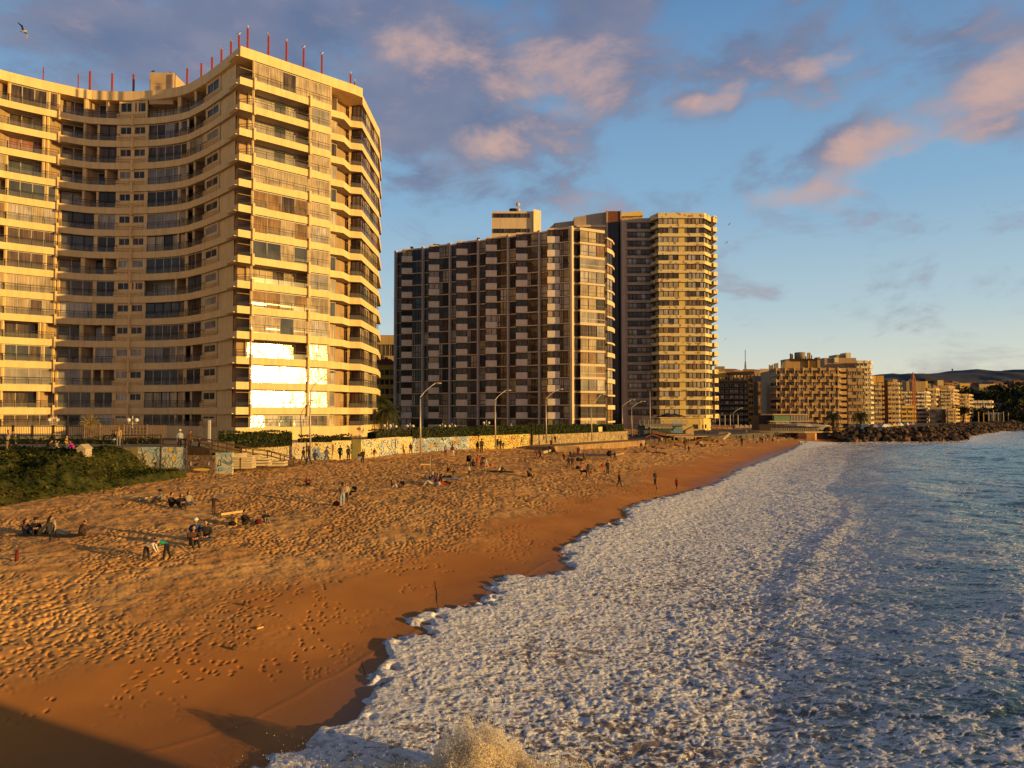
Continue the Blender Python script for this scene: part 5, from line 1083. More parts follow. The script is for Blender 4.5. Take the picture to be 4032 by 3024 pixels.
def antenna(parent, c, x, y0, y1, Yd, w=.12, m=None, name='antenna'):
    b = MB(); x_ = X2(cr(c,x,0)[0],Yd); b.box(x_-w/2,x_+w/2,Yd-w/2,Yd+w/2,Z_(c,y1,Yd),Z_(c,y0,Yd), m or DARKM); return b.build(name, parent)
# between the first two towers
block('D', 1700, 1880, 482, 760, 210, 'pale banded apartment block seen between the first two towers', 5, TC['pink'], TC['cream'], 5, 12)
o, *_ = block('D', 1700, 1872, 735, 1290, 185, 'yellow building with red roof between the first two towers', 7, TC['gold'], TC['gold'], 4, 10, zb=4)
b = MB(); Yd = 184.6; xl, xr = X2(cr('D',1700,0)[0],Yd), X2(cr('D',1876,0)[0],Yd); zr, ze = Z_('D',680,Yd), Z_('D',735,Yd); b.mesh([(xl,Yd,ze),(xr,Yd,ze+.3),(xr-1.6,Yd+3,zr),(xl,Yd+3,zr),(xr,Yd+9,ze),(xl,Yd+9,ze)], [(0,1,2,3),(1,4,2),(3,2,4,5)], mat('red_roof_tiles', (.33,.06,.03), .8, .2, 3)); b.build('roof', o); boxat(o,'D',1785,1805,672,700,186,2,RED,'chimney'); boxat(o,'D',1700,1760,655,720,188,4,TC['gold'])
# netted construction block, J crop
NET = mat('dark_scaffold_net', (.03,.024,.02), .9, .3, .6)
o, a, b_, rr, zt = block('J', 212, 618, 640, 1165, 290, 'dark unfinished block wrapped in netting with a lit yellow edge', 8, NET, TC['slate'], 7, 6, right=690, rightm=TC['gold'], name='unfinished_building', style='plain', dense=0)
sc = MB()
for k in range(9): z = zt-.6-k*(zt-3)/8.6; sc.bar((a.x,a.y-.7,z),(b_.x,b_.y-.7,z),.25,.22,TC['slate'])
for k in range(9): x = a.x+(b_.x-a.x)*k/8; sc.bar((x,a.y-.75,3),(x,a.y-.75,zt-.4),.12,.12,DARKM)
sc.build('scaffolding', o); boxat(o,'J',212,620,622,642,292,8,TC['brown'],'parapet'); boxat(o,'J',690,742,650,1165,297,6,TC['slate'],'side_wall')
rg = MB(); x_ = (rr.x+b_.x)/2
for k in range(10): z = 4+k*(zt-5)/10; rg.box(rr.x-.9,rr.x-.1,rr.y-.9,rr.y-.3,z,z+.9,TC['grey'])
rg.build('net_fold', o)
# steel frame roof and hillside houses behind
HILLB = [('J',205,330,450,640,420,'grey box house on the slope just right of the yellow tower',3,'grey'),('J',205,345,515,680,400,'cream house with rounded yellow balconies on the slope',2,'gold'),('J',330,440,480,640,460,'small dull houses stepping up the wooded slope',3,'brown'),
  ('J',440,560,500,640,440,'pale house under the dark steel canopy',2,'cream'),('J',560,700,485,640,470,'low brown block on the slope behind the canopy',2,'brown'),('J',700,775,500,560,520,'small pinkish house at the crest of the slope',2,'pink'),('J',770,880,480,560,540,'row of pale terraced flats at the crest left of the hotel',3,'cream'),
  ('J',735,885,640,1000,330,'red brown apartment house left of the balcony hotel',6,'brown'),('J',700,880,570,660,350,'grey house with tall dark pitched roof left of the hotel',2,'slate')]
for c,x0,x1,y0,y1,Yd,lb,fl_,m in HILLB: block(c,x0,x1,y0,y1,Yd,lb,fl_,TC[m],None,max(2,int((x1-x0)/35)),8,style='plain',name='hillside_house',zb=3)
cn = MB(); Yd = 395; x0_, x1_ = X2(cr('J',440,0)[0],Yd), X2(cr('J',700,0)[0],Yd); z_ = Z_('J',545,Yd); cn.box(x0_,x1_,Yd,Yd+14,z_,z_+1.3,DARKM)
for k in range(7): x_ = x0_+(x1_-x0_)*k/6; cn.bar((x_,Yd,z_-9),(x_,Yd,z_),.35,.35,DARKM); cn.bar((x_,Yd,z_-6),(x_+(x1_-x0_)/6,Yd,z_),.25,.25,DARKM)
tag(cn.build('steel_canopy'), 'dark steel canopy on struts above the netted block', 'canopy')
tw = MB(); q = atY(*cr('J',582,245),520)
for s in (-1,1): tw.bar((q.x+s*1.1,520,30),(q.x+s*.25,520,q.z-8),.3,.3,mat('mast_paint', (.35,.30,.30), .6))
for k in range(14): z = 32+k*(q.z-42)/14; tw.bar((q.x-1.0+k*.05,520,z),(q.x+1.0-k*.05,520,z+2),.18,.18,DARKM)
tw.tube([(q.x,520,q.z-9),(q.x,520,q.z)],.22,DARKM,5); tag(tw.build('radio_mast'), 'thin lattice radio mast on the skyline right of the yellow tower', 'radio mast')
# the balcony hotel
HT = shade('hotel_render', (.46,.29,.14)); HTP = shade('hotel_lit_pilaster', (.62,.40,.17))  # pilaster colour brightened, low sun on piers and right end put into it
ho = empty('hotel', (78,282,2.8), 0, 'broad tan hotel with checkerboard balcony piers and rooftop antennas', 'hotel')
Yh = 280.; HP = [Vector((X2(cr('J',882,0)[0],Yh+9),Yh+9)), Vector((X2(cr('J',975,0)[0],Yh+1),Yh+1)), Vector((X2(cr('J',1240,0)[0],Yh),Yh)), Vector((X2(cr('J',1742,0)[0],Yh),Yh)), Vector((X2(cr('J',1795,0)[0],Yh+5),Yh+5)), Vector((X2(cr('J',1800,0)[0],Yh+26),Yh+26))]
zt = Z_('J',470,Yh); hp = Path(HP); fh = 72.5/3.16/F*Yh; b = MB(); b.prism([tuple(p) for p in hp.off(1.6).p]+[(HP[0].x+4,HP[0].y+22)], 2.6, zt-.2, HT, HT); b.build('wall', ho); Wh = Windows(ho, 90)
for k in range(11):
    z1 = zt - k*fh
    if z1 < 3: break
    b = MB(); b.prism([tuple(p) for p in HP]+[(HP[-1].x-2,HP[-1].y),tuple(hp.off(1.8).p[0])], z1-.9, z1, HT, HT); b.build('floor_slab', ho)
    n_ = 14
    for i in range(n_):
        t0 = hp.c[1]+(hp.c[3]-hp.c[1])*i/n_; t1 = t0+(hp.c[3]-hp.c[1])/n_
        Wh.strip(hp.off(.5 if random.random() < .6 else 1.4).sub(t0+.25,t1-.25), z1-fh+.05, z1-.92, 2, [pick({GC:1.5,GD:2,GBR:2,GMX:2,GO:1,GG:1})], DARKF if i%2 else WHITEF, .12)
    for j in range(2): Wh.strip(hp.off(.5).sub(hp.c[j*3]+.6,hp.c[j*3+1]-.6), z1-fh+.05, z1-.92, 3, [pick({GC:1,GD:2,GBR:2})], DARKF, .12)
    pb = MB()
    for i in range(n_//2+1):
        t = hp.c[1]+(hp.c[3]-hp.c[1])*(2*i+(k%2))/n_; p = hp.at(t)
        pb.bar((p.x,p.y-.15,z1-1.0),(p.x,p.y-.15,z1+.15),.55,.4,HTP); pb.bar((p.x,p.y+.05,z1-fh),(p.x,p.y+.05,z1-1.1),.3,.25,HTP)
    for p in (HP[4],): pb.bar((p.x-.4,p.y-1.2,z1-1.2),(p.x-.4,p.y-1.2,z1+.1),2.2,1.2,HTP)
    pb.build('balcony_pier', ho)
Wh.finish()
boxat(ho,'J',1088,1142,362,470,284,5,HT); boxat(ho,'J',1142,1372,366,470,285,9,TC['tan']); boxat(ho,'J',1372,1505,376,470,284,7,TC['ochre']); boxat(ho,'J',1488,1522,336,470,283,3,HT); boxat(ho,'J',1142,1520,356,366,283,10,DARKM,'roof_edge')
b = MB(); q = atY(*cr('J',1263,278),286); b.tube([(q.x,286,Z_('J',358,286)),(q.x,286,q.z)],1.9,TC['grey'],14); b.build('roof_tank', ho)
for x,y in ((1150,290),(1163,295),(1178,305),(1375,280),(1388,282),(1345,325),(1415,310),(1208,290)): antenna(ho,'J',x,y,362,286,.7 if x in (1163,1375,1388) else .3,TC['cream'] if x in (1163,1375,1388) else DARKM)
for x,y in ((890,432),(908,440),(928,428),(962,415),(972,412),(990,408),(1038,436),(1052,402),(1072,396)): antenna(ho,'J',x,y,485,284,.45 if x != 962 else .8,TC['grey'])
# buildings to the right of the hotel
block('J',1800,1852,470,1200,300,'narrow blank wall right of the hotel, its shade painted grey',1,TC['grey'],None,0,8,style='plain')  # blank side of the next block, shade put into its grey
block('J',1852,2035,470,1200,296,'grey block with dark recessed balconies beside the white tower',9,TC['tan'],TC['tan'],3,12,right=2050,bal=.4)
o, a, b_, rr, zt = block('J',1965,2110,376,1190,322,'white stacked balcony tower, tallest right of the hotel',13,TC['white'],TC['white'],3,6,right=2150,bal=.5,rightm=TC['white'])
boxat(o,'J',1572,1970,345,600,330,10,TC['pink'],'rear_wing'); boxat(o,'J',1575,1690,350,480,326,4,TC['pink']); boxat(o,'J',1725,1845,305,376,332,8,TC['pink']); boxat(o,'J',1845,1905,280,376,331,6,TC['white']); boxat(o,'J',1700,1750,340,400,325,3,TC['white'])
KB = [('K',305,435,495,1010,345,'tan block with pale balconies just right of the white tower',9,'tan','cream',3,'K',440,.4),
 ('K',430,520,495,1010,352,'tall blank wall along the seafront, shaded side of the cream block painted brown',1,'brown','brown',0,'K',522,0),  # flank of the next block, its shade put into the brown
 ('K',520,655,490,1005,350,'cream balcony block joined to its brown-painted shaded side',9,'cream','cream',3,'K',672,.5),
 ('K',672,735,645,900,380,'small tan block behind the orange crane',5,'tan','cream',2,None,None,.3),
 ('K',676,830,780,1005,372,'low ochre house in front of the banded office block',4,'ochre','gold',2,'K',836,.3),
 ('K',668,975,600,965,395,'office block with black and white horizontal bands',8,'dark','white',6,'K',1030,.3),
 ('K',1000,1090,560,800,430,'grey slab block with balconies down one side',7,'grey','cream',2,'K',1160,.3),
 ('K',1080,1250,530,800,455,'wide pale block behind the grey slab',6,'pink','tan',4,'K',1340,.2),
 ('K',1165,1300,575,1000,410,'tall grey flats with thin pale balconies',10,'grey','cream',3,'K',1382,.5),
 ('K',1035,1190,800,962,388,'low grey house with two dark square windows',3,'grey','grey',2,'K',1245,0),
 ('K',1250,1330,815,1000,385,'small ochre balcony house near the low grey house',4,'ochre','cream',2,'K',1385,.4),
 ('K',1362,1500,635,1000,430,'bright cream block with its windows flashing in the sun',8,'gold','cream',4,'K',1562,.3),
 ('K',1388,1450,835,1000,400,'narrow ochre house before the bright cream block',4,'ochre','ochre',2,'K',1530,.2),
 ('K',1565,1790,715,900,520,'low grey building with four pale floor bands',4,'slate','white',7,'K',1812,.4),
 ('K',1830,1935,750,880,560,'small banded villa among the dark trees',3,'brown','cream',3,None,None,.3),
 ('K',1655,1785,512,600,760,'grey flats on the wooded hillside',4,'tan','cream',5,None,None,0),
 ('K',1790,1925,510,600,740,'yellow lit flats on the wooded hillside',4,'gold','gold',5,None,None,0),
 ('K',1420,1545,505,575,690,'bright golden villa glowing on the hillside',2,'gold','gold',3,None,None,0),
 ('K',1935,2010,520,600,780,'dull pinkish flats beside the lit hillside flats',3,'pink','pink',3,None,None,0),
 ('K',2060,2200,488,560,900,'long low houses on the far right ridge',2,'pink','pink',5,None,None,0)]
for c,x0,x1,y0,y1,Yd,lb,fl_,m,bm_,nw,_,rt,bl in KB:
    o, a, b_, rr, zt = block(c,x0,x1,y0,y1,Yd,lb,fl_,TC[m],TC[bm_],nw,7,right=rt,bal=bl,style='bands' if bm_ != m else 'plain',rightm=TC[bm_] if rt else None, zb=2.9 if Yd < 600 else 2.9, name='apartment_building' if Yd < 600 else 'hillside_house')
    if x0 == 305: boxat(o,c,310,375,410,500,350,6,TC['gold']); boxat(o,c,385,472,408,490,352,6,TC['ochre'])
    if x0 == 520: boxat(o,c,585,640,455,495,352,5,TC['cream'])
    if x0 == 668: boxat(o,c,752,990,480,602,402,8,TC['tan']); boxat(o,c,990,1018,478,560,402,8,TC['gold'])
    if x0 == 1080: boxat(o,c,1140,1215,465,530,458,8,TC['cream']); boxat(o,c,990,1085,445,500,460,6,TC['dark'])
# pavilion with columns
pv = empty('pavilion', (X2(cr('K',1850,0)[0],430),430,3), 0, 'pale classical pavilion with columns near the far promenade', 'pavilion'); b = MB(); Yd = 430
b.box(X2(cr('K',1765,0)[0],Yd),X2(cr('K',1940,0)[0],Yd),Yd,Yd+12,Z_('K',890,Yd),Z_('K',866,Yd),TC['white']); b.build('roof', pv)
for k in range(5): b = MB(); x_ = X2(cr('K',1780+k*36,0)[0],Yd); b.tube([(x_,Yd+.6,3),(x_,Yd+.6,Z_('K',890,Yd))],.5,TC['white'],8); b.build('column', pv)
# orange crane tower
cr_ = MB(); Yd = 378; ORC = mat('orange_crane_paint', (.50,.16,.04), .6); q0, q1 = X2(cr('K',835,0)[0],Yd), X2(cr('K',862,0)[0],Yd); zt = Z_('K',440,Yd)
for x_ in (q0,q1):
    for y_ in (Yd,Yd+2.5): cr_.bar((x_,y_,3),(x_,y_,zt),.3,.3,ORC)
n_ = 26
for k in range(n_): z0 = 3+(zt-3)*k/n_; z1 = 3+(zt-3)*(k+1)/n_; cr_.bar((q0,Yd,z0),(q1,Yd,z1),.2,.2,ORC); cr_.bar((q1,Yd,z0),(q0,Yd,z1),.2,.2,ORC); cr_.bar((q0,Yd,z1),(q1,Yd,z1),.2,.2,ORC)
ct = empty('construction_crane', (q0,Yd,3), 0, 'orange lattice crane mast before the banded office block', 'crane'); cr_.build('mast', ct); b = MB(); b.mesh([(q0,Yd,zt),(q1,Yd,zt),(q1,Yd+2,zt),(q0,Yd+2,zt),((q0+q1)/2,Yd+1,zt+3.5)], [(0,1,4),(1,2,4),(2,3,4),(3,0,4)], ORC); b.build('peak', ct); boxat(ct,'K',826,864,470,600,380,3,TC['cream'],'cab')
# beach-side restaurants
rs = empty('restaurant', (X2(2530,176),176,3), 0, 'two storey beach restaurant with striped awning, glass terrace and painted base', 'restaurant'); Yd = 175.
xx0, xx1, xx2 = X2(cr('I',1055,0)[0],Yd), X2(cr('I',1345,0)[0],Yd), X2(cr('I',1472,0)[0],Yd); zf = Z_('I',742,Yd); za = Z_('I',770,Yd)
b = MB(); b.box(xx0,xx2,Yd+.3,Yd+9,2.6,zf-.3,TC['slate']); b.build('wall', rs)
b = MB(); b.box(xx0,xx1,Yd+.2,Yd+.28,2.6,za-.1,mural('restaurant_mural_dark', (.07,.10,.09), [(.05,.07,.06),(.12,.15,.11),(.05,.11,.12)], .6, seed=21)); b.box(xx1,xx2,Yd+.18,Yd+.28,2.6,Z_('I',770,Yd),mural('restaurant_mural_blue', (.22,.38,.46), [(.16,.30,.42),(.30,.45,.50),(.03,.04,.05)], .8, seed=22)); b.build('painted_front', rs)
AWW, AWD = mat('awning_white', (.70,.62,.50), .8), mat('awning_dark', (.10,.06,.04), .8); b = MB(); n_ = 40
for k in range(n_): xa_, xb_ = xx0+(xx1-xx0)*k/n_, xx0+(xx1-xx0)*(k+1)/n_; b.mesh([(xa_,Yd-.9,za),(xb_,Yd-.9,za),(xb_,Yd+.2,zf-.1),(xa_,Yd+.2,zf-.1),(xa_,Yd-.9,za-.3),(xb_,Yd-.9,za-.3)], [(0,1,2,3),(4,5,1,0)], AWW if k%2 else AWD)
b.build('awning', rs); b = MB(); b.box(xx0-1,X2(cr('I',1510,0)[0],Yd),Yd-.4,Yd+9,zf-.28,zf,TC['grey']); b.build('terrace_floor', rs)
gg = MB(); zgt = Z_('I',655,Yd); xg = X2(cr('I',1510,0)[0],Yd)
gg.poly([(xx0-1,Yd-.3,zf),(xg,Yd-.3,zf),(xg,Yd-.3,Z_('I',692,Yd)),(xx0-1,Yd-.3,Z_('I',692,Yd))], RAILG); gg.poly([(xx0-.5,Yd+.1,zf),(X2(cr('I',1170,0)[0],Yd),Yd+.1,zf),(X2(cr('I',1170,0)[0],Yd),Yd+.1,zgt),(xx0-.5,Yd+.1,zgt)], RAILG); 
for k in range(12): x_ = xx0-1+(xg-xx0+1)*k/11; gg.bar((x_,Yd-.32,zf),(x_,Yd-.32,Z_('I',690,Yd)),.06,.06,WHITEF)
gg.poly([(X2(cr('I',1358,0)[0],Yd),Yd-.34,zf+.1),(X2(cr('I',1462,0)[0],Yd),Yd-.34,zf+.1),(X2(cr('I',1462,0)[0],Yd),Yd-.34,Z_('I',700,Yd)),(X2(cr('I',1358,0)[0],Yd),Yd-.34,Z_('I',700,Yd))], mat('pale_blue_banner', (.38,.46,.48), .7, .3, 3)); gg.build('glass_balustrade', rs)
def table_set(parent, x, y, z):
    b = MB(); b.tube([(x,y,z),(x,y,z+.72)],.03,DARKM,6); b.tube([(x,y,z+.72),(x,y,z+.75)],.4,TC['white'],10); b.build('cafe_table', parent)
for k in range(6):
    x_ = xx0+2+k*2.8; t_ = empty('cafe_table', (x_,Yd+2,zf), 0, ['leftmost white table on the glass terrace','second white table on the glass terrace','third white table on the glass terrace','white table under the dark parasols','white table by the pale blue banner','last white table on the glass terrace'][k], 'table', 'cafe tables on the terrace')
    b = MB(); b.tube([(x_,Yd+2,zf),(x_,Yd+2,zf+.72)],.04,DARKM,6); b.build('leg', t_); b = MB(); b.tube([(x_,Yd+2,zf+.72),(x_,Yd+2,zf+.77)],.45,TC['white'],10); b.build('table_top', t_)
def parasol(c, x, ytop, yrim, Yd, zb, rad, m, label, group=None, closed=False):
    q = atY(*cr(c,x,ytop),Yd); zr = Z_(c,yrim,Yd); o = empty('parasol', (q.x,Yd,zb), 0, label, 'parasol', group); b = MB(); b.tube([(q.x,Yd,zb),(q.x,Yd,q.z)],.05,WHITEF); b.build('pole', o); b = MB(); n_ = 8
    vs = [(q.x,Yd,q.z)]+[(q.x+rad*math.cos(2*math.pi*(k+.5)/n_),Yd+rad*math.sin(2*math.pi*(k+.5)/n_),zr) for k in range(n_)]+[(q.x+rad*math.cos(2*math.pi*(k+.5)/n_),Yd+rad*math.sin(2*math.pi*(k+.5)/n_),zr-.18) for k in range(n_)]
    b.mesh(vs,[(0,1+k,1+(k+1)%n_) for k in range(n_)]+[(1+k,9+k,9+(k+1)%n_,1+(k+1)%n_) for k in range(n_)], m); b.build('canopy', o)
DKC = mat('dark_canvas', (.05,.035,.03), .9, .2, 2); WTC = mat('cream_canvas', (.60,.50,.36), .85, .1, 2)
parasol('I',1315,618,655,176.5,zf,2.6,DKC,'dark pyramid parasol on the restaurant terrace, left one'); parasol('I',1385,622,652,178.5,zf,2.4,DKC,'dark pyramid parasol on the restaurant terrace, right one')
# decks and boardwalk
DK = mat('sandy_deck_boards', (.30,.18,.09), .9, .2, 3); DKE = mat('yellowish_deck_edge', (.62,.42,.20), .85, .15, 1)  # deck edge has an even yellowish colour, paler than the boards
def deck(c, x0, x1, ys, Yd, dp, label, posts=True, edge=DKE, th=.25, sk=0, zt=None):
    z = zt if zt else Z_(c, ys, Yd); a, b_ = X2(cr(c,x0,0)[0],Yd), X2(cr(c,x1,0)[0],Yd+sk); o = empty('beach_deck', (a,Yd,z-1), 0, label, 'deck'); b = MB()
    b.prism([(a,Yd),(b_,Yd+sk),(b_+1,Yd+sk+dp),(a,Yd+dp)], z-th, z, DK, edge); b.build('boards', o)
    if posts:
        for k in range(int((b_-a)/1.6)+1): q = MB(); x_ = a+k*1.6; q.box(x_-.08,x_+.08,Yd+.15+sk*k*1.6/(b_-a),Yd+.31+sk*k*1.6/(b_-a),z-1.8,z-th,WOODP); q.build('post', o)
    return o
deck('I',1380,1620,868,158,12,'pale edged timber deck below the restaurant')
deck('I',1275,1590,850,163,12,'upper timber deck directly before the restaurant', False)
d3_ = deck('I',1612,1975,866,172,14,'boardwalk on short posts right of the restaurant')
b = MB(); Yd = 171.9
for x in range(1868,1976,18): q = atY(*cr('I',x,826),Yd); b.bar((q.x,Yd,q.z),(q.x,Yd,q.z-2.2),.07,.07,WOODP)
for y in (826,842,858): a, c_ = atY(*cr('I',1868,y),Yd), atY(*cr('I',1975,y),Yd); b.bar(tuple(a),tuple(c_),.06,.07,WOODP)
b.build('handrail', d3_); b = MB(); a, c_ = atY(*cr('I',1975,835),Yd), atY(*cr('I',1905,892),Yd-2)
for s in (0,.9): b.bar((a.x,a.y-s,a.z),(c_.x,c_.y-s,c_.z-.2),.1,.25,WOODP)
b.build('stair', d3_)
rp = MB(); Yd = 156; 
for (x0,y0,x1,y1) in ((1070,885,1140,850),(1140,850,1280,895),(1140,815,1300,850),(1150,832,1290,862)): a, c_ = atY(*cr('I',x0,y0),Yd), atY(*cr('I',x1,y1),Yd); rp.bar(tuple(a),tuple(c_),.15,.22,mat('reddish_timber', (.30,.13,.06), .85, .2, 3))
for x,y in ((1140,812),(1290,850),(1215,838)): a = atY(*cr('I',x,y),Yd); rp.bar(tuple(a),(a.x,a.y,a.z-3),.16,.16,RUST)
tag(rp.build('timber_ramp'), 'reddish timber ramp with a tall post left of the decks', 'ramp')
sh_ = MB(); Yd = 168; a, m__, c_ = atY(*cr('I',1505,805),Yd), atY(*cr('I',1592,765),Yd), atY(*cr('I',1592,850),Yd); sh_.mesh([(a.x,Yd,2.6),(c_.x,Yd,2.6),(m__.x,Yd,m__.z),(a.x,Yd,a.z),(a.x,Yd+2,2.6),(c_.x,Yd+2,2.6),(m__.x,Yd+2,m__.z),(a.x,Yd+2,a.z)], [(0,1,2,3),(1,5,6,2),(3,2,6,7),(4,0,3,7)], DKE); tag(sh_.build('slanted_screen'), 'slanted timber screen at the right end of the restaurant', 'screen')
# terrace restaurant by the bluff, J crop
r2 = empty('restaurant', (X2(3150,226),226,2.9), 0, 'low glazed restaurant with green blinds and cream parasols above the bluff', 'restaurant'); Yd = 228.
b = MB(); b.box(X2(cr('J',915,0)[0],Yd),X2(cr('J',1345,0)[0],Yd),Yd-.6,Yd+10,Z_('J',1058,Yd),Z_('J',1042,Yd),TC['cream']); b.box(X2(cr('J',880,0)[0],Yd),X2(cr('J',1372,0)[0],Yd),Yd-.3,Yd+10,Z_('J',1142,Yd),Z_('J',1128,Yd),TC['cream']); b.build('roof', r2)
b = MB(); b.box(X2(cr('J',940,0)[0],Yd),X2(cr('J',1148,0)[0],Yd),Yd,Yd+8,Z_('J',1128,Yd),Z_('J',1058,Yd),mat('green_blind', (.16,.30,.18), .6, .1, 1)); b.build('green_blinds', r2)
b = MB(); b.box(X2(cr('J',1150,0)[0],Yd),X2(cr('J',1365,0)[0],Yd),Yd,Yd+8,Z_('J',1128,Yd),Z_('J',1058,Yd),GMX)
for k in range(12): x_ = X2(cr('J',1152+k*19,0)[0],Yd); b.box(x_-.08,x_+.08,Yd-.1,Yd,Z_('J',1128,Yd),Z_('J',1058,Yd),WHITEF)
b.build('window', r2); b = MB(); b.box(X2(cr('J',750,0)[0],Yd+2),X2(cr('J',940,0)[0],Yd+2),Yd+2,Yd+9,2.6,Z_('J',1062,Yd),TC['dark']); b.box(X2(cr('J',940,0)[0],Yd+2),X2(cr('J',1480,0)[0],Yd+2),Yd+2,Yd+9,2.6,Z_('J',1145,Yd),TC['dark']); b.build('wall', r2)
b = MB(); a, c_ = X2(cr('J',745,0)[0],216), X2(cr('J',1815,0)[0],216); z = Z_('J',1258,216); b.prism([(a,214.2),(X2(cr('J',1310,0)[0],213),212.8),(c_-1,215.5),(c_,224),(a,224)], z-.35, z, DKE, DKE); b.build('terrace_floor', r2)
b = MB(); zg = Z_('J',1218,214)
for k in range(26): x_ = a+3+(X2(cr('J',1500,0)[0],214)-a-3)*k/25; b.bar((x_,214.4,z),(x_,214.4,zg),.08,.08,WHITEF)
b.poly([(a+3,214.35,z),(X2(cr('J',1500,0)[0],214),214.35,z),(X2(cr('J',1500,0)[0],214),214.35,zg),(a+3,214.35,zg)],RAILG); b.build('glass_balustrade', r2)
b = MB()
for k in range(14): x_ = X2(cr('J',1628+k*14,0)[0],216); b.bar((x_,216,z),(x_,216,Z_('J',1222,216)),.4,.06,TC['gold'])
b.build('yellow_fence', r2)
for x,yt,yr,lb in ((968,1140,1160,'cream parasol at the left of the bluff terrace'),(1028,1140,1160,'second cream parasol on the bluff terrace'),(1090,1140,1160,'third cream parasol on the bluff terrace'),(1235,1148,1178,'large cream canopy parasol in the middle of the bluff terrace'),(1340,1155,1188,'wide low cream parasol right on the bluff terrace'),(1440,1165,1185,'flat cream parasol at the right end of the bluff terrace')): parasol('J',x,yt,yr,219 if x > 1200 else 221,z,4.2 if x > 1200 else 2.1,WTC,lb,'parasols on the bluff terrace')
# sandy bluff
bl = MB(); pts_ = [(X2(cr('J',1240,0)[0],211),211),(X2(cr('J',1330,0)[0],210),209.5),(X2(cr('J',1430,0)[0],210),209.2),(X2(cr('J',1465,0)[0],211),211),(X2(cr('J',1465,0)[0],216),220),(X2(cr('J',1240,0)[0],216),220)]; bl.prism(pts_, 0, z-.36, DK, mat('sandy_bluff', (.50,.28,.10), .95, .2, .5, bump=.5, bscale=2)); tag(bl.build('sand_bluff'), 'cut face of compacted sand under the bluff terrace', 'bluff', kind='structure')
# blue cabin, market stalls, cars
bc = MB(); bc.box(X2(cr('J',2020,0)[0],246),X2(cr('J',2112,0)[0],246),246,250,3,Z_('J',1175,246),mat('blue_cabin_paint', (.05,.14,.30), .7, .1, 1)); bc.box(X2(cr('J',2015,0)[0],246),X2(cr('J',2117,0)[0],246),245.8,250.2,Z_('J',1175,246),Z_('J',1172,246)+.1,TC['grey']); tag(bc.build('blue_cabin'), 'plain blue cabin at the start of the rocks', 'cabin')
for i,(x0,x1,y0,y1,lb) in enumerate(((165,430,1195,1225,'long low awning stall left of the far street lamp'),(455,700,1172,1215,'pale canvas tents right of the far street lamp'),(700,870,1175,1220,'white canopy stall beside the bluff restaurant'))):
    Yd = 250; o = empty('market_stall', (X2(cr('J',x0,0)[0],Yd),Yd,3), 0, lb, 'stall'); b = MB(); xa_, xb_ = X2(cr('J',x0,0)[0],Yd), X2(cr('J',x1,0)[0],Yd); n_ = 4
    for k in range(n_):
        p0, p1 = xa_+(xb_-xa_)*k/n_, xa_+(xb_-xa_)*(k+1)/n_; b.mesh([(p0,Yd,Z_('J',y1,Yd)),(p1,Yd,Z_('J',y1,Yd)),((p0+p1)/2,Yd+2,Z_('J',y0,Yd)),(p0,Yd+4,Z_('J',y1,Yd)),(p1,Yd+4,Z_('J',y1,Yd))], [(0,1,2),(1,4,2),(4,3,2),(3,0,2)], WTC)
    b.build('canopy', o); b = MB()
    for k in range(n_+1): x_ = xa_+(xb_-xa_)*k/n_; b.box(x_-.05,x_+.05,Yd,Yd+.1,2.9,Z_('J',y1,Yd),WHITEF)
    b.build('pole', o); b = MB(); b.box(xa_,xb_,Yd+1,Yd+3,2.9,3.9,[TC['brown'],TC['tan'],TC['ochre']][i]); b.build('counter', o)
for k,x in enumerate((262,330,395,492)):
    Yd = 262; q = atY(*cr('J',x,1055),Yd); b = MB(); b.tube([(q.x,Yd,3),(q.x,Yd,q.z)],.11,WHITEF,6); tag(b.build('flag_pole'), ['leftmost white pole before the netted block','second white pole before the netted block','third white pole before the netted block','white pole right of the street lamp, before the netted block'][k], 'pole', 'white poles before the netted block')
CARC = [('white',(.62,.60,.56)),('silver',(.38,.37,.36)),('black',(.03,.03,.03)),('red',(.30,.03,.02)),('blue',(.05,.08,.18)),('yellow',(.60,.32,.03)),('grey',(.16,.16,.17))]
CM = {n: mat(n+'_car_paint', c, .3, spec=.6) for n, c in CARC}; TY = mat('tyre_rubber', (.02,.02,.02), .9); CGL = mat('car_glass', (.02,.025,.03), .1, spec=.8); LGT = mat('headlight_lens', (.7,.68,.6), .2)
def car(loc, rz, colr, label, group):
    o = empty('parked_car', loc, rz, label, 'car', group); m = CM[colr]
    def P_(name, mb, par=o): me = mb.data(name); c = bpy.data.objects.new(name, me); col.objects.link(c); c.parent = par; return c
    b = MB(); pr = [(-2.15,.35),(-2.1,.85),(-1.5,.95),(-.9,1.42),(.7,1.42),(1.35,.98),(2.05,.85),(2.15,.35)]
    vs = [(x,s*(.82 if z < 1.2 else .62),z) for s in (-1,1) for x,z in pr]; n_ = len(pr); b.mesh(vs, [tuple(range(n_))[::-1], tuple(range(n_,2*n_))]+[(k,k+1,k+1+n_,k+n_) for k in range(n_-1)]+[(n_-1,0,n_,2*n_-1)], m); P_('body', b)
    for s in (-1,1): g_ = MB(); g_.poly([(-1.25,s*.79,1.0),(1.1,s*.79,1.0),(.65,s*.65,1.36),(-.85,s*.65,1.36)], CGL); P_('window', g_)
    g_ = MB(); g_.poly([(1.33,-.66,1.02),(1.33,.66,1.02),(.76,.56,1.38),(.76,-.56,1.38)], CGL); P_('windscreen', g_)
    for sx in (-1.35,1.35):
        for s in (-1,1): t = MB(); t.tube([(sx,s*.68,.32),(sx,s*.86,.32)],.32,TY,12); P_('wheel', t)
    for s in (-1,1): h = MB(); h.ball((2.1,s*.6,.68),(.06,.16,.09),LGT); P_('headlight', h)
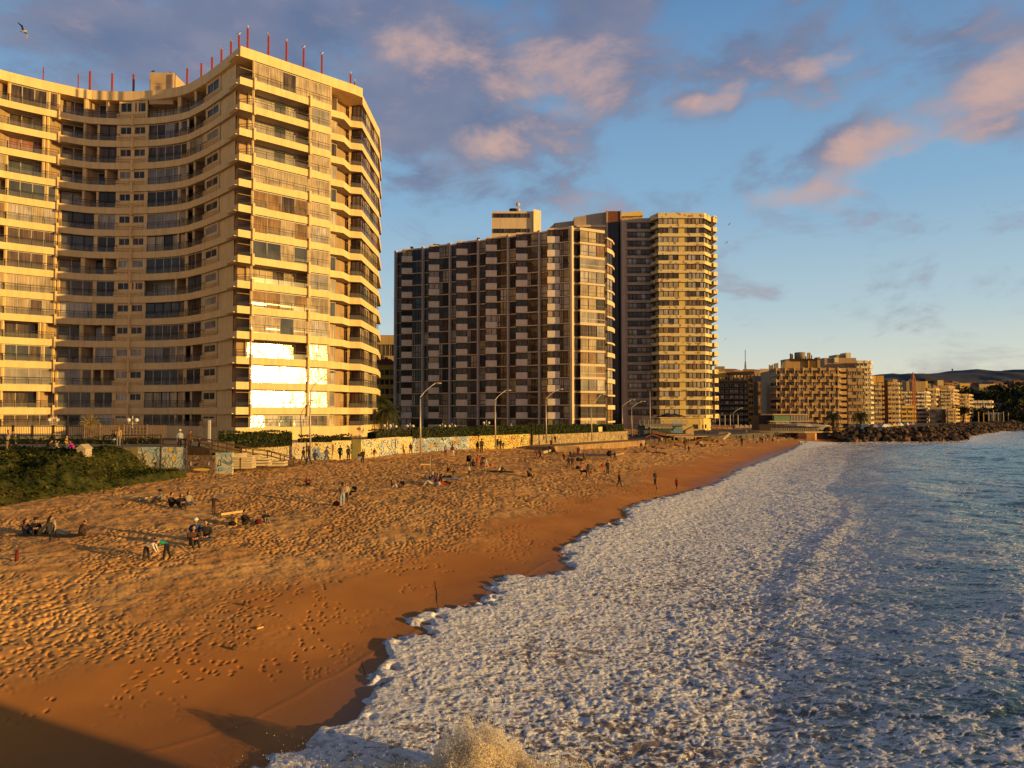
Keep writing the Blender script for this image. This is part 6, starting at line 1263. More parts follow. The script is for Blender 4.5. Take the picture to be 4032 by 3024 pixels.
for k,(x,cn_,Yd,lb) in enumerate([(455,'white',262,'white car, first of the row along the rock wall'),(500,'silver',268,'silver car just left of the yellow one'),(575,'yellow',275,'yellow car parked above the rocks'),(620,'silver',280,'silver car just right of the yellow one'),(655,'white',284,'white car between the silver and black ones'),(700,'black',290,'black car in the row above the rocks'),(735,'white',296,'white car right of the black one'),(765,'red',300,'dark red car near the end of the row'),(800,'grey',306,'last grey car of the row above the rocks'),(330,'grey',256,'grey car beside the blue cabin'),(20,'black',258,'black car under the right hand palm')]):
    x_ = X2(cr('K',x,0)[0],Yd); car((x_,Yd,3.0), .7+random.uniform(-.3,.3), cn_, lb, 'cars parked above the rocks')
car((X2(cr('J',1540,0)[0],222),222,3.0), .1, 'silver', 'silver car left of the yellow terrace fence', 'cars by the bluff terrace')
for k in range(9):
    x_ = cr('K',1640+k*62,0)[0]; Yd = 400+k*4; b = MB(); b.tube([(X2(x_,Yd),Yd,3),(X2(x_,Yd),Yd,Z_('K',855,Yd)+random.uniform(-1,1))],.22,TC['cream'],6); tag(b.build('lamp_post'), 'pale slender lamp post along the far tree-lined promenade', 'lamp post', 'lamp posts on the far promenade')
# ------------------------------------------------------------------ far slope, hills, woods
HM = mat('hazy_hill_scrub', (.075,.078,.092), .95, .2, .004, bump=.3, bscale=.02); HM2 = mat('town_hill_scrub', (.05,.045,.03), .95, .3, .02)  # bluish grey lift of the far hills puts haze into their colour
def ridge(name, Yd, pts, zb, m, label, dp, rough, seed, nx=240, ny=16):
    xs_ = [X2(p[0],Yd) for p in pts]; zs_ = [zat(p[1],Yd) for p in pts]; xx_ = np.linspace(xs_[0], xs_[-1], nx); X = np.tile(xx_, (ny,1)); t = np.linspace(0,1,ny)[:,None]; Y = Yd - dp*(1-t) + 0*X
    top = np.interp(X, xs_, zs_) + rough*(fbm(X/ (Yd*.02)+seed, X*0+seed, 4)-.5); Z = zb + (top-zb)*np.sin(t*np.pi/2)**.8 + rough*.8*(fbm(X/(Yd*.015), Y/(Yd*.015)+seed, 4)-.5)*np.sin(t*np.pi)
    o = grid_mesh(name, X, Y, Z, m); tag(o, label, 'hills', kind='structure'); return o
ridge('hills', 5200, [(-3000,1560),(2200,1500),(2700,1485),(3100,1500),(3330,1486),(3450,1477),(3500,1474),(3560,1480),(3620,1470),(3680,1463),(3740,1467),(3800,1463),(3850,1472),(3900,1476),(3960,1463),(4032,1465),(4400,1480),(6500,1520),(12000,1600)], 0, HM, 'dark hills along the horizon', 1500, 45, 3, 700)
ridge('hill_slope', 900, [(-3000,1590),(2700,1560),(2820,1500),(3000,1482),(3150,1500),(3300,1535),(3600,1530),(3900,1532),(4200,1535),(5200,1560),(7000,1610)], 2, HM2, 'built-up slope behind the seafront', 300, 6, 9)
TRE = [mat('distant_tree_leaf', (.028,.033,.014), .9, .3, .2), mat('distant_tree_leaf_light', (.065,.065,.022), .9, .3, .2)]
def tree(x, Yd, zb, h, w_, label, group, n=500, conifer=False):
    o = empty('tree', (x,Yd,zb), 0, label, 'tree', group); b = MB(); b.tube([(x,Yd,zb),(x+.1*w_,Yd,zb+h*.6)],[w_*.07,w_*.04],TR,6)
    for k in range(4): an = random.uniform(0,6.28); b.tube([(x,Yd,zb+h*.35),(x+math.cos(an)*w_*.3,Yd+math.sin(an)*w_*.3,zb+h*.65)],[w_*.035,w_*.015],TR,4)
    b.build('trunk', o); c = MB(); cl = [(random.uniform(-.38,.38)*w_,random.uniform(-.35,.35)*w_,random.uniform(.38,.9)*h,random.uniform(.14,.26)*w_) for _ in range(11)]
    def f():
        if conifer:
            t = random.random()**.7; r_ = w_*.5*(1-t)*random.random()**.5; an = random.uniform(0,6.28); return Vector((x+r_*math.cos(an),Yd+r_*math.sin(an),zb+h*(.1+.9*t)))
        q = random.choice(cl); v = Vector((random.gauss(0,1),random.gauss(0,1),random.gauss(0,1))).normalized()*q[3]*random.uniform(.6,1.1); return Vector((x+q[0]+v.x,Yd+q[1]+v.y,zb+q[2]+v.z))
    leaf_cloud(c, f, n, w_*.055, TRE); c.build('crown', o)
k = 0
for (x,y,Yd,h_,w_,con,lb) in [('K1560',720,560,26,22,0,'dark tree left of the low grey banded building'),('K1620',610,640,26,30,0,'round dark tree below the golden hillside villa'),('K1700',640,620,24,32,0,'broad dark tree under the hillside flats'),('K1780',620,650,26,30,0,'dense tree below the yellow lit flats'),('K1860',640,600,28,30,0,'dark tree behind the small banded villa'),('K1930',600,620,30,30,0,'large dark tree at the edge of the far wood'),
   ('K2010',545,600,34,34,0,'tallest round tree of the far right wood'),('K2080',530,640,36,40,0,'massive dark tree on the far right hillside'),('K2160',535,600,36,38,0,'dark tree at the very right edge of the hillside'),('K2240',560,560,34,38,0,'dark tree beyond the right edge of the far wood'),('K2025',650,480,34,18,1,'tall pointed pine before the far wood'),('K2110',740,460,24,26,0,'mid sized tree below the massive one'),('K2190',760,450,24,26,0,'tree near the right edge above the promenade'),('K1640',860,440,16,20,0,'bare looking low tree on the promenade'),('K1720',850,450,17,18,0,'low tree left of the pavilion'),('K1960',840,455,20,22,0,'low tree right of the pavilion'),('K2060',860,430,18,22,0,'promenade tree below the tall pine'),
   ('K1450',780,395,12,10,0,'small palm-like tree before the bright block'),('K680',500,560,30,30,0,'dark tree above the small tan block'),('K620',520,540,26,24,0,'tree behind the cream balcony block'),('K1500',540,660,22,24,0,'tree beside the golden hillside villa'),('J360',580,380,30,16,0,'dark trees on the slope behind the netted block'),('J640',600,380,28,16,0,'tree right of the steel canopy')]:
    c, xv = x[0], float(x[1:]); q = atY(*cr(c,xv,y),Yd); tree(q.x, Yd, max(2.9, q.z-h_), min(h_, q.z-2.9), w_*.8, lb, None, 1000, con)
wd_ = MB()
for _ in range(26000):
    sx = random.uniform(cr('K',1380,0)[0], 4500); Yd = random.uniform(520,880); t = (Yd-520)/360; zt_ = zat(np.interp(sx,[3760,3850,3950,4032,4500],[1578,1560,1545,1532,1540]), Yd); z_ = zt_*(.35+.65*t) + random.uniform(-14,2) ; 
    if z_ < 4: continue
    s = random.uniform(1.2,3.2); c_ = Vector((X2(sx,Yd),Yd,z_)); u = Vector((random.gauss(0,1),random.gauss(0,.5),random.gauss(0,1))).normalized(); v = u.cross(Vector((random.gauss(0,1),random.gauss(0,1),random.gauss(0,1)))).normalized(); wd_.poly([c_+u*s,c_+v*s*.6,c_-u*s,c_-v*s*.6], TRE[random.random() < .25])
tag(wd_.build('distant_wood'), 'dark wooded hillside at the far right', 'woods', kind='stuff')
hs = MB(); HC = [TC['pink'],TC['cream'],TC['brown'],TC['tan'],TC['grey'],TC['brown']]
houses = []
for i in range(150):
    sx = random.uniform(3560,4100) if i < 110 else random.uniform(2810,3050); sy = random.uniform(1497,1528) if i < 110 else random.uniform(1455,1500); Yd = random.uniform(880,940) if i < 110 else random.uniform(640,700); w_ = random.uniform(5,14); h_ = random.uniform(4,8); q = atY(sx,sy,Yd); b = MB()
    b.box(q.x-w_/2,q.x+w_/2,Yd,Yd+8,q.z-h_-4,q.z-.8,random.choice(HC)); b.mesh([(q.x-w_/2-.3,Yd-.4,q.z-.8),(q.x+w_/2+.3,Yd-.4,q.z-.8),(q.x+w_/2+.3,Yd+8.4,q.z-.8),(q.x-w_/2-.3,Yd+8.4,q.z-.8),(q.x-w_/4,Yd+4,q.z+.8),(q.x+w_/4,Yd+4,q.z+.8)], [(0,1,5,4),(1,2,5),(2,3,4,5),(3,0,4)], random.choice([TC['brown'],TC['slate'],RED])); b.box(q.x-w_*.3,q.x-w_*.1,Yd-.1,Yd-.02,q.z-4,q.z-2,GD); b.box(q.x+w_*.1,q.x+w_*.3,Yd-.1,Yd-.02,q.z-4,q.z-2,GD)
    tag(b.build('hillside_house'), 'small far house crowded on the slope behind the seafront', 'house', 'small houses on the far slope')
hm_ = MB(); q = atY(*cr('K',1320,322),5000); hm_.bar((q.x,5000,q.z),(q.x,5000,q.z-75),6,6,DARKM); tag(hm_.build('hilltop_mast'), 'tiny mast standing on the far hill crest', 'mast')
# ------------------------------------------------------------------ boulders
RK = [mat('dark_boulder', (.035,.026,.020), .9, .35, .9, bump=.6, bscale=2), mat('brown_boulder', (.085,.05,.03), .9, .3, .9, bump=.6, bscale=2), mat('rust_boulder', (.20,.10,.05), .9, .3, .9, bump=.6, bscale=2)]
def rock_mesh(seed):
    r = random.Random(seed); b = MB(); import bmesh as _bm; bm = _bm.new()
    for _ in range(16): v = Vector((r.gauss(0,1),r.gauss(0,1),r.gauss(0,1))).normalized(); bm.verts.new((v.x*r.uniform(.8,1.15),v.y*r.uniform(.7,1),v.z*r.uniform(.6,.85)))
    _bm.ops.convex_hull(bm, input=bm.verts); me = bpy.data.meshes.new('boulder'); bm.to_mesh(me); bm.free(); me.materials.append(RK[0 if seed%5 < 3 else 1 if seed%5 == 3 else 2]); return me
RM = [rock_mesh(s) for s in range(15)]; RML = []
toe = Path([(90.5,208),(99,211.5),(113,213.6),(126,221),(135,230),(155,262),(206,326),(250,372),(330,490)])
cand = []
for i in range(2600):
    t = random.random()**1.15*toe.len; up_ = random.random(); p = toe.at(t); e = (toe.at(t+1)-toe.at(t-1)).normalized(); n_ = Vector((-e.y,e.x)); q = p + n_*(up_*8.5-.5); s = random.uniform(.45,1.1)*(1+.25*(1-up_))*(1+p.y/900); cand.append((-s/q.y, q, .1+up_*3.5, s))
cand.sort(key=lambda c: c[0]); rr_ = random.Random(2)
for i,(_, q, z, s) in enumerate(cand[:300]):
    o = bpy.data.objects.new('boulder', RM[i%15]); col.objects.link(o); o.location = (q.x,q.y,z); o.scale = (s,s,s); o.rotation_euler = (rr_.uniform(0,6),rr_.uniform(0,6),rr_.uniform(0,6)); tag(o, 'rough dark boulder piled in the sea wall of rocks', 'boulder', 'boulders of the rock sea wall')
rs_ = MB()
for (_, q, z, s) in cand[300:]:
    me = RM[rr_.randrange(15)]; M_ = Vector((rr_.uniform(.8,1.2),rr_.uniform(.8,1.2),rr_.uniform(.8,1.1)))*s; a_ = rr_.uniform(0,6.28); vs = [(q.x+(v.co.x*math.cos(a_)-v.co.y*math.sin(a_))*M_.x, q.y+(v.co.x*math.sin(a_)+v.co.y*math.cos(a_))*M_.y, z+v.co.z*M_.z) for v in me.vertices]; rs_.mesh(vs, [tuple(p.vertices) for p in me.polygons], me.materials[0])
tag(rs_.build('boulder_pile'), 'mass of smaller boulders filling the rock sea wall', 'boulders', kind='stuff')
# ================================================================== people
import bmesh
SKIN = mat('skin', (.50,.27,.17), .6, .05, 20); EYE = mat('eye', (.03,.02,.02), .3)
CLO = {}
def cloth(n):
    P = dict(black=(.018,.016,.016), charcoal=(.04,.036,.035), navy=(.02,.025,.05), brown=(.10,.045,.025), maroon=(.16,.02,.02), red=(.50,.05,.03), pink=(.60,.08,.16), magenta=(.45,.04,.28), white=(.70,.66,.60), cream=(.55,.46,.34), grey=(.20,.19,.19), lightgrey=(.42,.41,.42), jeans=(.07,.09,.15), paleblue=(.34,.40,.48), teal=(.03,.36,.26), blue=(.03,.09,.20), beige=(.36,.27,.18), yellow=(.65,.38,.05), green=(.06,.09,.04), ochre=(.45,.28,.10), purple=(.20,.08,.20), tan=(.30,.18,.10), blonde=(.28,.16,.06), hair=(.022,.014,.010), orange=(.60,.18,.04))
    if n not in CLO: CLO[n] = mat(n+'_cloth', P[n], .85, .18, 9, bump=.3, bscale=25)
    return CLO[n]
def spotted():
    m = mat('spotted_cloth', (.50,.38,.18), .85); N = m.node_tree.nodes; L = m.node_tree.links; t = N.new('ShaderNodeTexCoord'); v = N.new('ShaderNodeTexVoronoi'); v.inputs['Scale'].default_value = 14; L.new(t.outputs['Object'], v.inputs[0]); r = N.new('ShaderNodeValToRGB'); r.color_ramp.interpolation = 'CONSTANT'; r.color_ramp.elements[0].color = (.05,.03,.02,1); r.color_ramp.elements[1].position = .3; r.color_ramp.elements[1].color = (.52,.40,.20,1); L.new(v.outputs[0], r.inputs[0]); L.new(r.outputs[0], N['Principled BSDF'].inputs['Base Color']); return m
CLO['spotted'] = spotted()
# a body is one skinned skeleton; x right, -y forward, z up; standing height about 1.72
def body_mesh(name, J, head, child=False):
    """J: joint name -> (x,y,z); returns a mesh with slots skin, top, trousers, shoes"""
    segs = [('pel','waist',.115,.125,1),('waist','chest',.125,.15,1),('chest','neck0',.15,.075,1),('neck0','neck1',.052,.05,0)]
    rad = dict(pel=.155, waist=.145, chest=.172, neck0=.08, neck1=.055)
    for s in ('l','r'):
        rad.update({'sh'+s:.086,'el'+s:.060,'wr'+s:.042,'hd'+s:.038,'hip'+s:.112,'kn'+s:.078,'an'+s:.054,'toe'+s:.035})
    names = list(rad); ed = [('pel','waist'),('waist','chest'),('chest','neck0'),('neck0','neck1')]
    for s in ('l','r'): ed += [('chest','sh'+s),('sh'+s,'el'+s),('el'+s,'wr'+s),('wr'+s,'hd'+s),('pel','hip'+s),('hip'+s,'kn'+s),('kn'+s,'an'+s),('an'+s,'toe'+s)]
    me = bpy.data.meshes.new(name+'_skeleton'); me.from_pydata([J[n] for n in names], [(names.index(a),names.index(b)) for a,b in ed], [])
    o = bpy.data.objects.new('skeleton', me); col.objects.link(o); sk = o.modifiers.new('skin','SKIN'); sk.branch_smoothing = .4
    for i, n in enumerate(names): v = me.skin_vertices[0].data[i]; v.radius = (rad[n]*(1.12 if n in ('pel','waist','chest') else 1), rad[n]*(.82 if n in ('pel','waist','chest') else 1)); v.use_root = (n == 'pel')
    ss = o.modifiers.new('sub','SUBSURF'); ss.levels = 1
    bpy.context.view_layer.update(); dg = bpy.context.evaluated_depsgraph_get(); ev = o.evaluated_get(dg).to_mesh()
    V = [v.co.copy() for v in ev.vertices]; Fc = [tuple(p.vertices) for p in ev.polygons]; bpy.data.objects.remove(o)
    reg = {}
    for a,b in ed:
        if a in ('neck0',): r = 0
        elif b[:2] in ('wr','el','sh') or b in ('waist','chest','neck0'): r = 1
        elif b[:2] == 'hd': r = 0
        elif b[:3] == 'toe': r = 3
        else: r = 2
        reg[(a,b)] = r
    def near(c):
        best = (9,0)
        for (a,b), r in reg.items():
            p, q = Vector(J[a]), Vector(J[b]); d = q-p; t = max(0,min(1,(c-p).dot(d)/max(1e-6,d.length_squared))); dist = (c-p-d*t).length - .6*(rad[a]*(1-t)+rad[b]*t)
            if dist < best[0]: best = (dist, r)
        return best[1]
    mb = MB(); S = [SKIN, cloth('black'), cloth('jeans'), cloth('charcoal')]
    for m in S: mb.mi(m)
    n0 = len(mb.v); mb.v += [tuple(v) for v in V]
    for f in Fc: c = sum((V[i] for i in f), Vector())/len(f); mb.f.append(tuple(i+n0 for i in f)); mb.m.append(near(c)); mb.sm.append(True)
    # head: one closed surface with brow, nose and chin pushed out, ears beside it
    H = Vector(head[0]); fd = Vector(head[1]).normalized(); upv = (H - Vector(J['neck1'])).normalized(); sd = fd.cross(upv).normalized(); upv = sd.cross(fd).normalized(); hr = .098*(1.22 if child else 1)
    n_, m_ = 12, 9; vs = []
    for i in range(m_+1):
        th = math.pi*i/m_
        for k in range(n_):
            an = 2*math.pi*k/n_; f_ = math.sin(th)*math.cos(an); s_ = math.sin(th)*math.sin(an)*.80; u_ = math.cos(th)*1.2
            if f_ > .75 and abs(u_) < .35: f_ += .16*(1-abs(u_)*2.4)*(1 if abs(s_) < .2 else .1)
            if u_ < -.5: s_ *= .8
            vs.append(H + (fd*f_ + sd*s_ + upv*u_)*hr)
    mb.mesh(vs, [(i*n_+k,(i+1)*n_+k,(i+1)*n_+(k+1)%n_,i*n_+(k+1)%n_) for i in range(m_) for k in range(n_)], SKIN, True)
    for s in (-1,1): mb.ball(tuple(H+sd*s*hr*.82), (.018,.018,.03), SKIN, 5, 4); mb.ball(tuple(H+fd*hr*.93+sd*s*hr*.34+upv*hr*.12), .013, EYE, 5, 4)
    mb.ball(tuple(H+fd*hr*.95-upv*hr*.5), (.022,.012,.008), mat('lips', (.35,.12,.1), .5) if 'lips' not in bpy.data.materials else bpy.data.materials['lips'], 6, 4)
    for s in ('l','r'):      # hands: palm is the skin end; five bent fingers
        w_, h_ = Vector(J['wr'+s]), Vector(J['hd'+s]); d = (h_-w_).normalized(); a = d.cross(Vector((0,1,0.2))); a = a.normalized() if a.length > .1 else Vector((1,0,0)); c = a.cross(d).normalized()
        for k, (off, ln) in enumerate(((-.027,.062),(-.009,.074),(.009,.070),(.027,.055))): p = h_+a*off+d*.02; mb.tube([p, p+d*ln*.55+c*.006, p+d*ln*.9+c*.028], [.010,.009,.006], SKIN, 5)
        sg = -1 if s == 'l' else 1; p = h_-d*.03+a*.03*sg; mb.tube([p, p+a*.03*sg+d*.025, p+a*.038*sg+d*.055], [.012,.010,.007], SKIN, 5)
    return mb.data(name)
def stand(dl=0, arms='down', lean=0, step=0):
    s = math.sin(lean); c = math.cos(lean)
    def up_(z, x=0, y=0): d = z-.92; return (x, y - d*s, .92 + d*c)
    J = dict(pel=(0,0,.95), waist=up_(1.12), chest=up_(1.32), neck0=up_(1.46), neck1=up_(1.53))
    for k, sx in (('l',-1),('r',1)):
        f = step*sx
        J['hip'+k] = (sx*.095,0,.88); J['kn'+k] = (sx*.10,-f*.22-.02,.48); J['an'+k] = (sx*.10,-f*.36+(.05 if f < 0 else 0),.08+(.05 if f < 0 else 0)); J['toe'+k] = (sx*.12,-f*.36-.15,.035)
        J['sh'+k] = up_(1.40, sx*.19)
        if arms == 'down': J['el'+k] = up_(1.13, sx*.225, f*.10+.03); J['wr'+k] = up_(.90, sx*.20, f*.16-.07); J['hd'+k] = up_(.82, sx*.19, f*.18-.10)
        elif arms == 'fold': J['el'+k] = up_(1.14, sx*.25, -.02); J['wr'+k] = up_(1.13, sx*.08, -.22); J['hd'+k] = up_(1.13, sx*.01, -.25)
        elif arms == 'photo': J['el'+k] = up_(1.28, sx*.2, -.24); J['wr'+k] = up_(1.50, sx*.08, -.42); J['hd'+k] = up_(1.55, sx*.05, -.46)
        elif arms == 'out': J['el'+k] = up_(1.25, sx*.40); J['wr'+k] = up_(1.08, sx*.58, -.03); J['hd'+k] = up_(1.02, sx*.64, -.03)
        elif arms == 'reach': J['el'+k] = (sx*.18, up_(1.40)[1]-.12, up_(1.40)[2]-.28); J['wr'+k] = (sx*.12, J['el'+k][1]-.12, J['el'+k][2]-.24); J['hd'+k] = (sx*.11, J['wr'+k][1]-.03, J['wr'+k][2]-.08)
    hd = up_(1.64, 0, -.02); return J, (hd, (0,-1,-.15-.9*s))
def sit(kind):
    t = dict(pel=(0,0,.13), waist=(0,.02,.30), chest=(0,-.01,.50), neck0=(0,-.05,.64), neck1=(0,-.07,.70)); J = dict(t)
    for k, sx in (('l',-1),('r',1)):
        J['hip'+k] = (sx*.10,-.04,.12); J['sh'+k] = (sx*.19,-.03,.58)
        if kind == 'knees': J['kn'+k] = (sx*.13,-.38,.46); J['an'+k] = (sx*.12,-.58,.09); J['toe'+k] = (sx*.13,-.74,.04); J['el'+k] = (sx*.25,-.20,.42); J['wr'+k] = (sx*.12,-.42,.42); J['hd'+k] = (sx*.04,-.48,.42)
        elif kind == 'legs': J['kn'+k] = (sx*.12,-.46,.14+(.10 if sx > 0 else 0)); J['an'+k] = (sx*.14,-.88,.07); J['toe'+k] = (sx*.16,-.92,.19); J['el'+k] = (sx*.27,.14,.36); J['wr'+k] = (sx*.27,.30,.10); J['hd'+k] = (sx*.27,.36,.05)
        elif kind == 'cross': J['kn'+k] = (sx*.34,-.28,.13); J['an'+k] = (-sx*.06,-.34,.08); J['toe'+k] = (-sx*.18,-.34,.06); J['el'+k] = (sx*.26,-.08,.36); J['wr'+k] = (sx*.14,-.26,.24); J['hd'+k] = (sx*.06,-.30,.22)
    return J, ((0,-.10,.82), (0,-1,-.15))
def crouch():
    J = dict(pel=(0,.12,.30), waist=(0,.05,.45), chest=(0,-.08,.62), neck0=(0,-.17,.74), neck1=(0,-.21,.79))
    for k, sx in (('l',-1),('r',1)): J['hip'+k] = (sx*.10,.10,.27); J['kn'+k] = (sx*.16,-.28,.42); J['an'+k] = (sx*.13,-.04,.08); J['toe'+k] = (sx*.15,-.20,.035); J['sh'+k] = (sx*.19,-.13,.68); J['el'+k] = (sx*.24,-.32,.50); J['wr'+k] = (sx*.14,-.48,.34); J['hd'+k] = (sx*.12,-.52,.27)
    return J, ((0,-.27,.89), (0,-1,-.35))
def lie():
    J = dict(pel=(0,0,.13), waist=(0,.17,.15), chest=(0,.36,.20), neck0=(0,.50,.28), neck1=(0,.56,.32))
    for k, sx in (('l',-1),('r',1)): J['hip'+k] = (sx*.10,-.06,.12); J['kn'+k] = (sx*.12,-.46,.13+(.28 if sx > 0 else 0)); J['an'+k] = (sx*.12,-.86+(.14 if sx > 0 else 0),.07); J['toe'+k] = (sx*.15,-.92+(.05 if sx > 0 else 0),.16); J['sh'+k] = (sx*.19,.44,.22); J['el'+k] = (sx*.26,.56,.06); J['wr'+k] = (sx*.22,.34,.05); J['hd'+k] = (sx*.20,.27,.05)
    return J, ((0,.63,.42), (0,-1,.35))
POSES = dict(stand=stand(), fold=stand(arms='fold'), walk=stand(step=.75), photo=stand(arms='photo'), out=stand(arms='out'), lean=stand(arms='reach', lean=R(28)), bend=stand(arms='reach', lean=R(68), step=.35), runc=stand(arms='out', step=1.0), knees=sit('knees'), legs=sit('legs'), cross=sit('cross'), crouch=crouch(), lie=lie())
BM = {k: (body_mesh('body', v[0], v[1]), v) for k, v in POSES.items()}
BMC = {k: (body_mesh('body', POSES[k][0], POSES[k][1], True), POSES[k]) for k in ('stand','out','walk','runc','crouch','bend','lean')}
HM_ = {}
def hair_mesh(pose, long_, hat):
    key = (pose, long_, hat)
    if key in HM_: return HM_[key]
    J, (H, fd) = POSES[pose]; H = Vector(H); fd = Vector(fd).normalized(); upv = (H-Vector(J['neck1'])).normalized(); sd = fd.cross(upv).normalized(); upv = sd.cross(fd).normalized(); hr = .112; mb = MB(); m = cloth('hair'); n_, m_ = 12, 7; vs = []
    for i in range(m_+1):
        th = math.pi*.62*i/m_
        for k in range(n_):
            an = 2*math.pi*k/n_; cut = 1 if math.cos(an) < .3 or i < 3 else .80; vs.append(H - fd*.012 + (fd*math.sin(th)*math.cos(an)*(cut if i >= 3 else 1) + sd*math.sin(th)*math.sin(an)*.85 + upv*(math.cos(th)*1.16 if cut == 1 else max(math.cos(th)*1.16,.42)))*hr)
    mb.mesh(vs, [(i*n_+k,(i+1)*n_+k,(i+1)*n_+(k+1)%n_,i*n_+(k+1)%n_) for i in range(m_) for k in range(n_)], m, True)
    if long_: dn = Vector((0,0,-1)); b_ = -fd; mb.tube([H+b_*.05+upv*.03, H+b_*.10-upv*.06, H+b_*.12+dn*.2, H+b_*.10+dn*.36], [.075,.085,.08,.03], m, 8)
    if hat: mb.tube([H+upv*.05, H+upv*.14], [.118,.085], m, 10); mb.tube([H+upv*.045+fd*.02, H+upv*.06+fd*.02], [.15,.14], m, 10)
    HM_[key] = mb.data('hair'); return HM_[key]
def person(loc, pose, rz, s, top, low, label, long_=False, hat=None, hair='hair', shoes='charcoal', group=None, child=False):
    o = empty('person', loc, rz, label, 'child' if child else 'person', group); o.scale = (s,s,s); me = (BMC if child and pose in BMC else BM)[pose][0]
    b = bpy.data.objects.new('body', me); col.objects.link(b); b.parent = o
    for i, m in enumerate((SKIN, cloth(top), cloth(low), cloth(shoes))): b.material_slots[i].link = 'OBJECT'; b.material_slots[i].material = m
    h = bpy.data.objects.new('hat' if hat else 'hair', hair_mesh(pose, long_, bool(hat))); col.objects.link(h); h.parent = o; h.material_slots[0].link = 'OBJECT'; h.material_slots[0].material = cloth(hat or hair); return o
RT, LF, BK, FT = R(90), R(-90), R(180), 0.   # facing right, left, away, towards the camera
CROP['N'] = (1150,1840,4.424); CROP['O'] = (1640,1720,4.424); CROP['P'] = (2080,1700,5.53); CROP['Q'] = (2480,1560,4.2538); CROP['V'] = (2700,1620,4.424); CROP['W'] = (0,1600,2.7657)
HT_ = dict(stand=1.74,fold=1.74,walk=1.72,photo=1.74,out=1.74,lean=1.62,bend=1.25,runc=1.72,knees=.93,legs=.93,cross=.93,crouch=1.0,lie=.5)
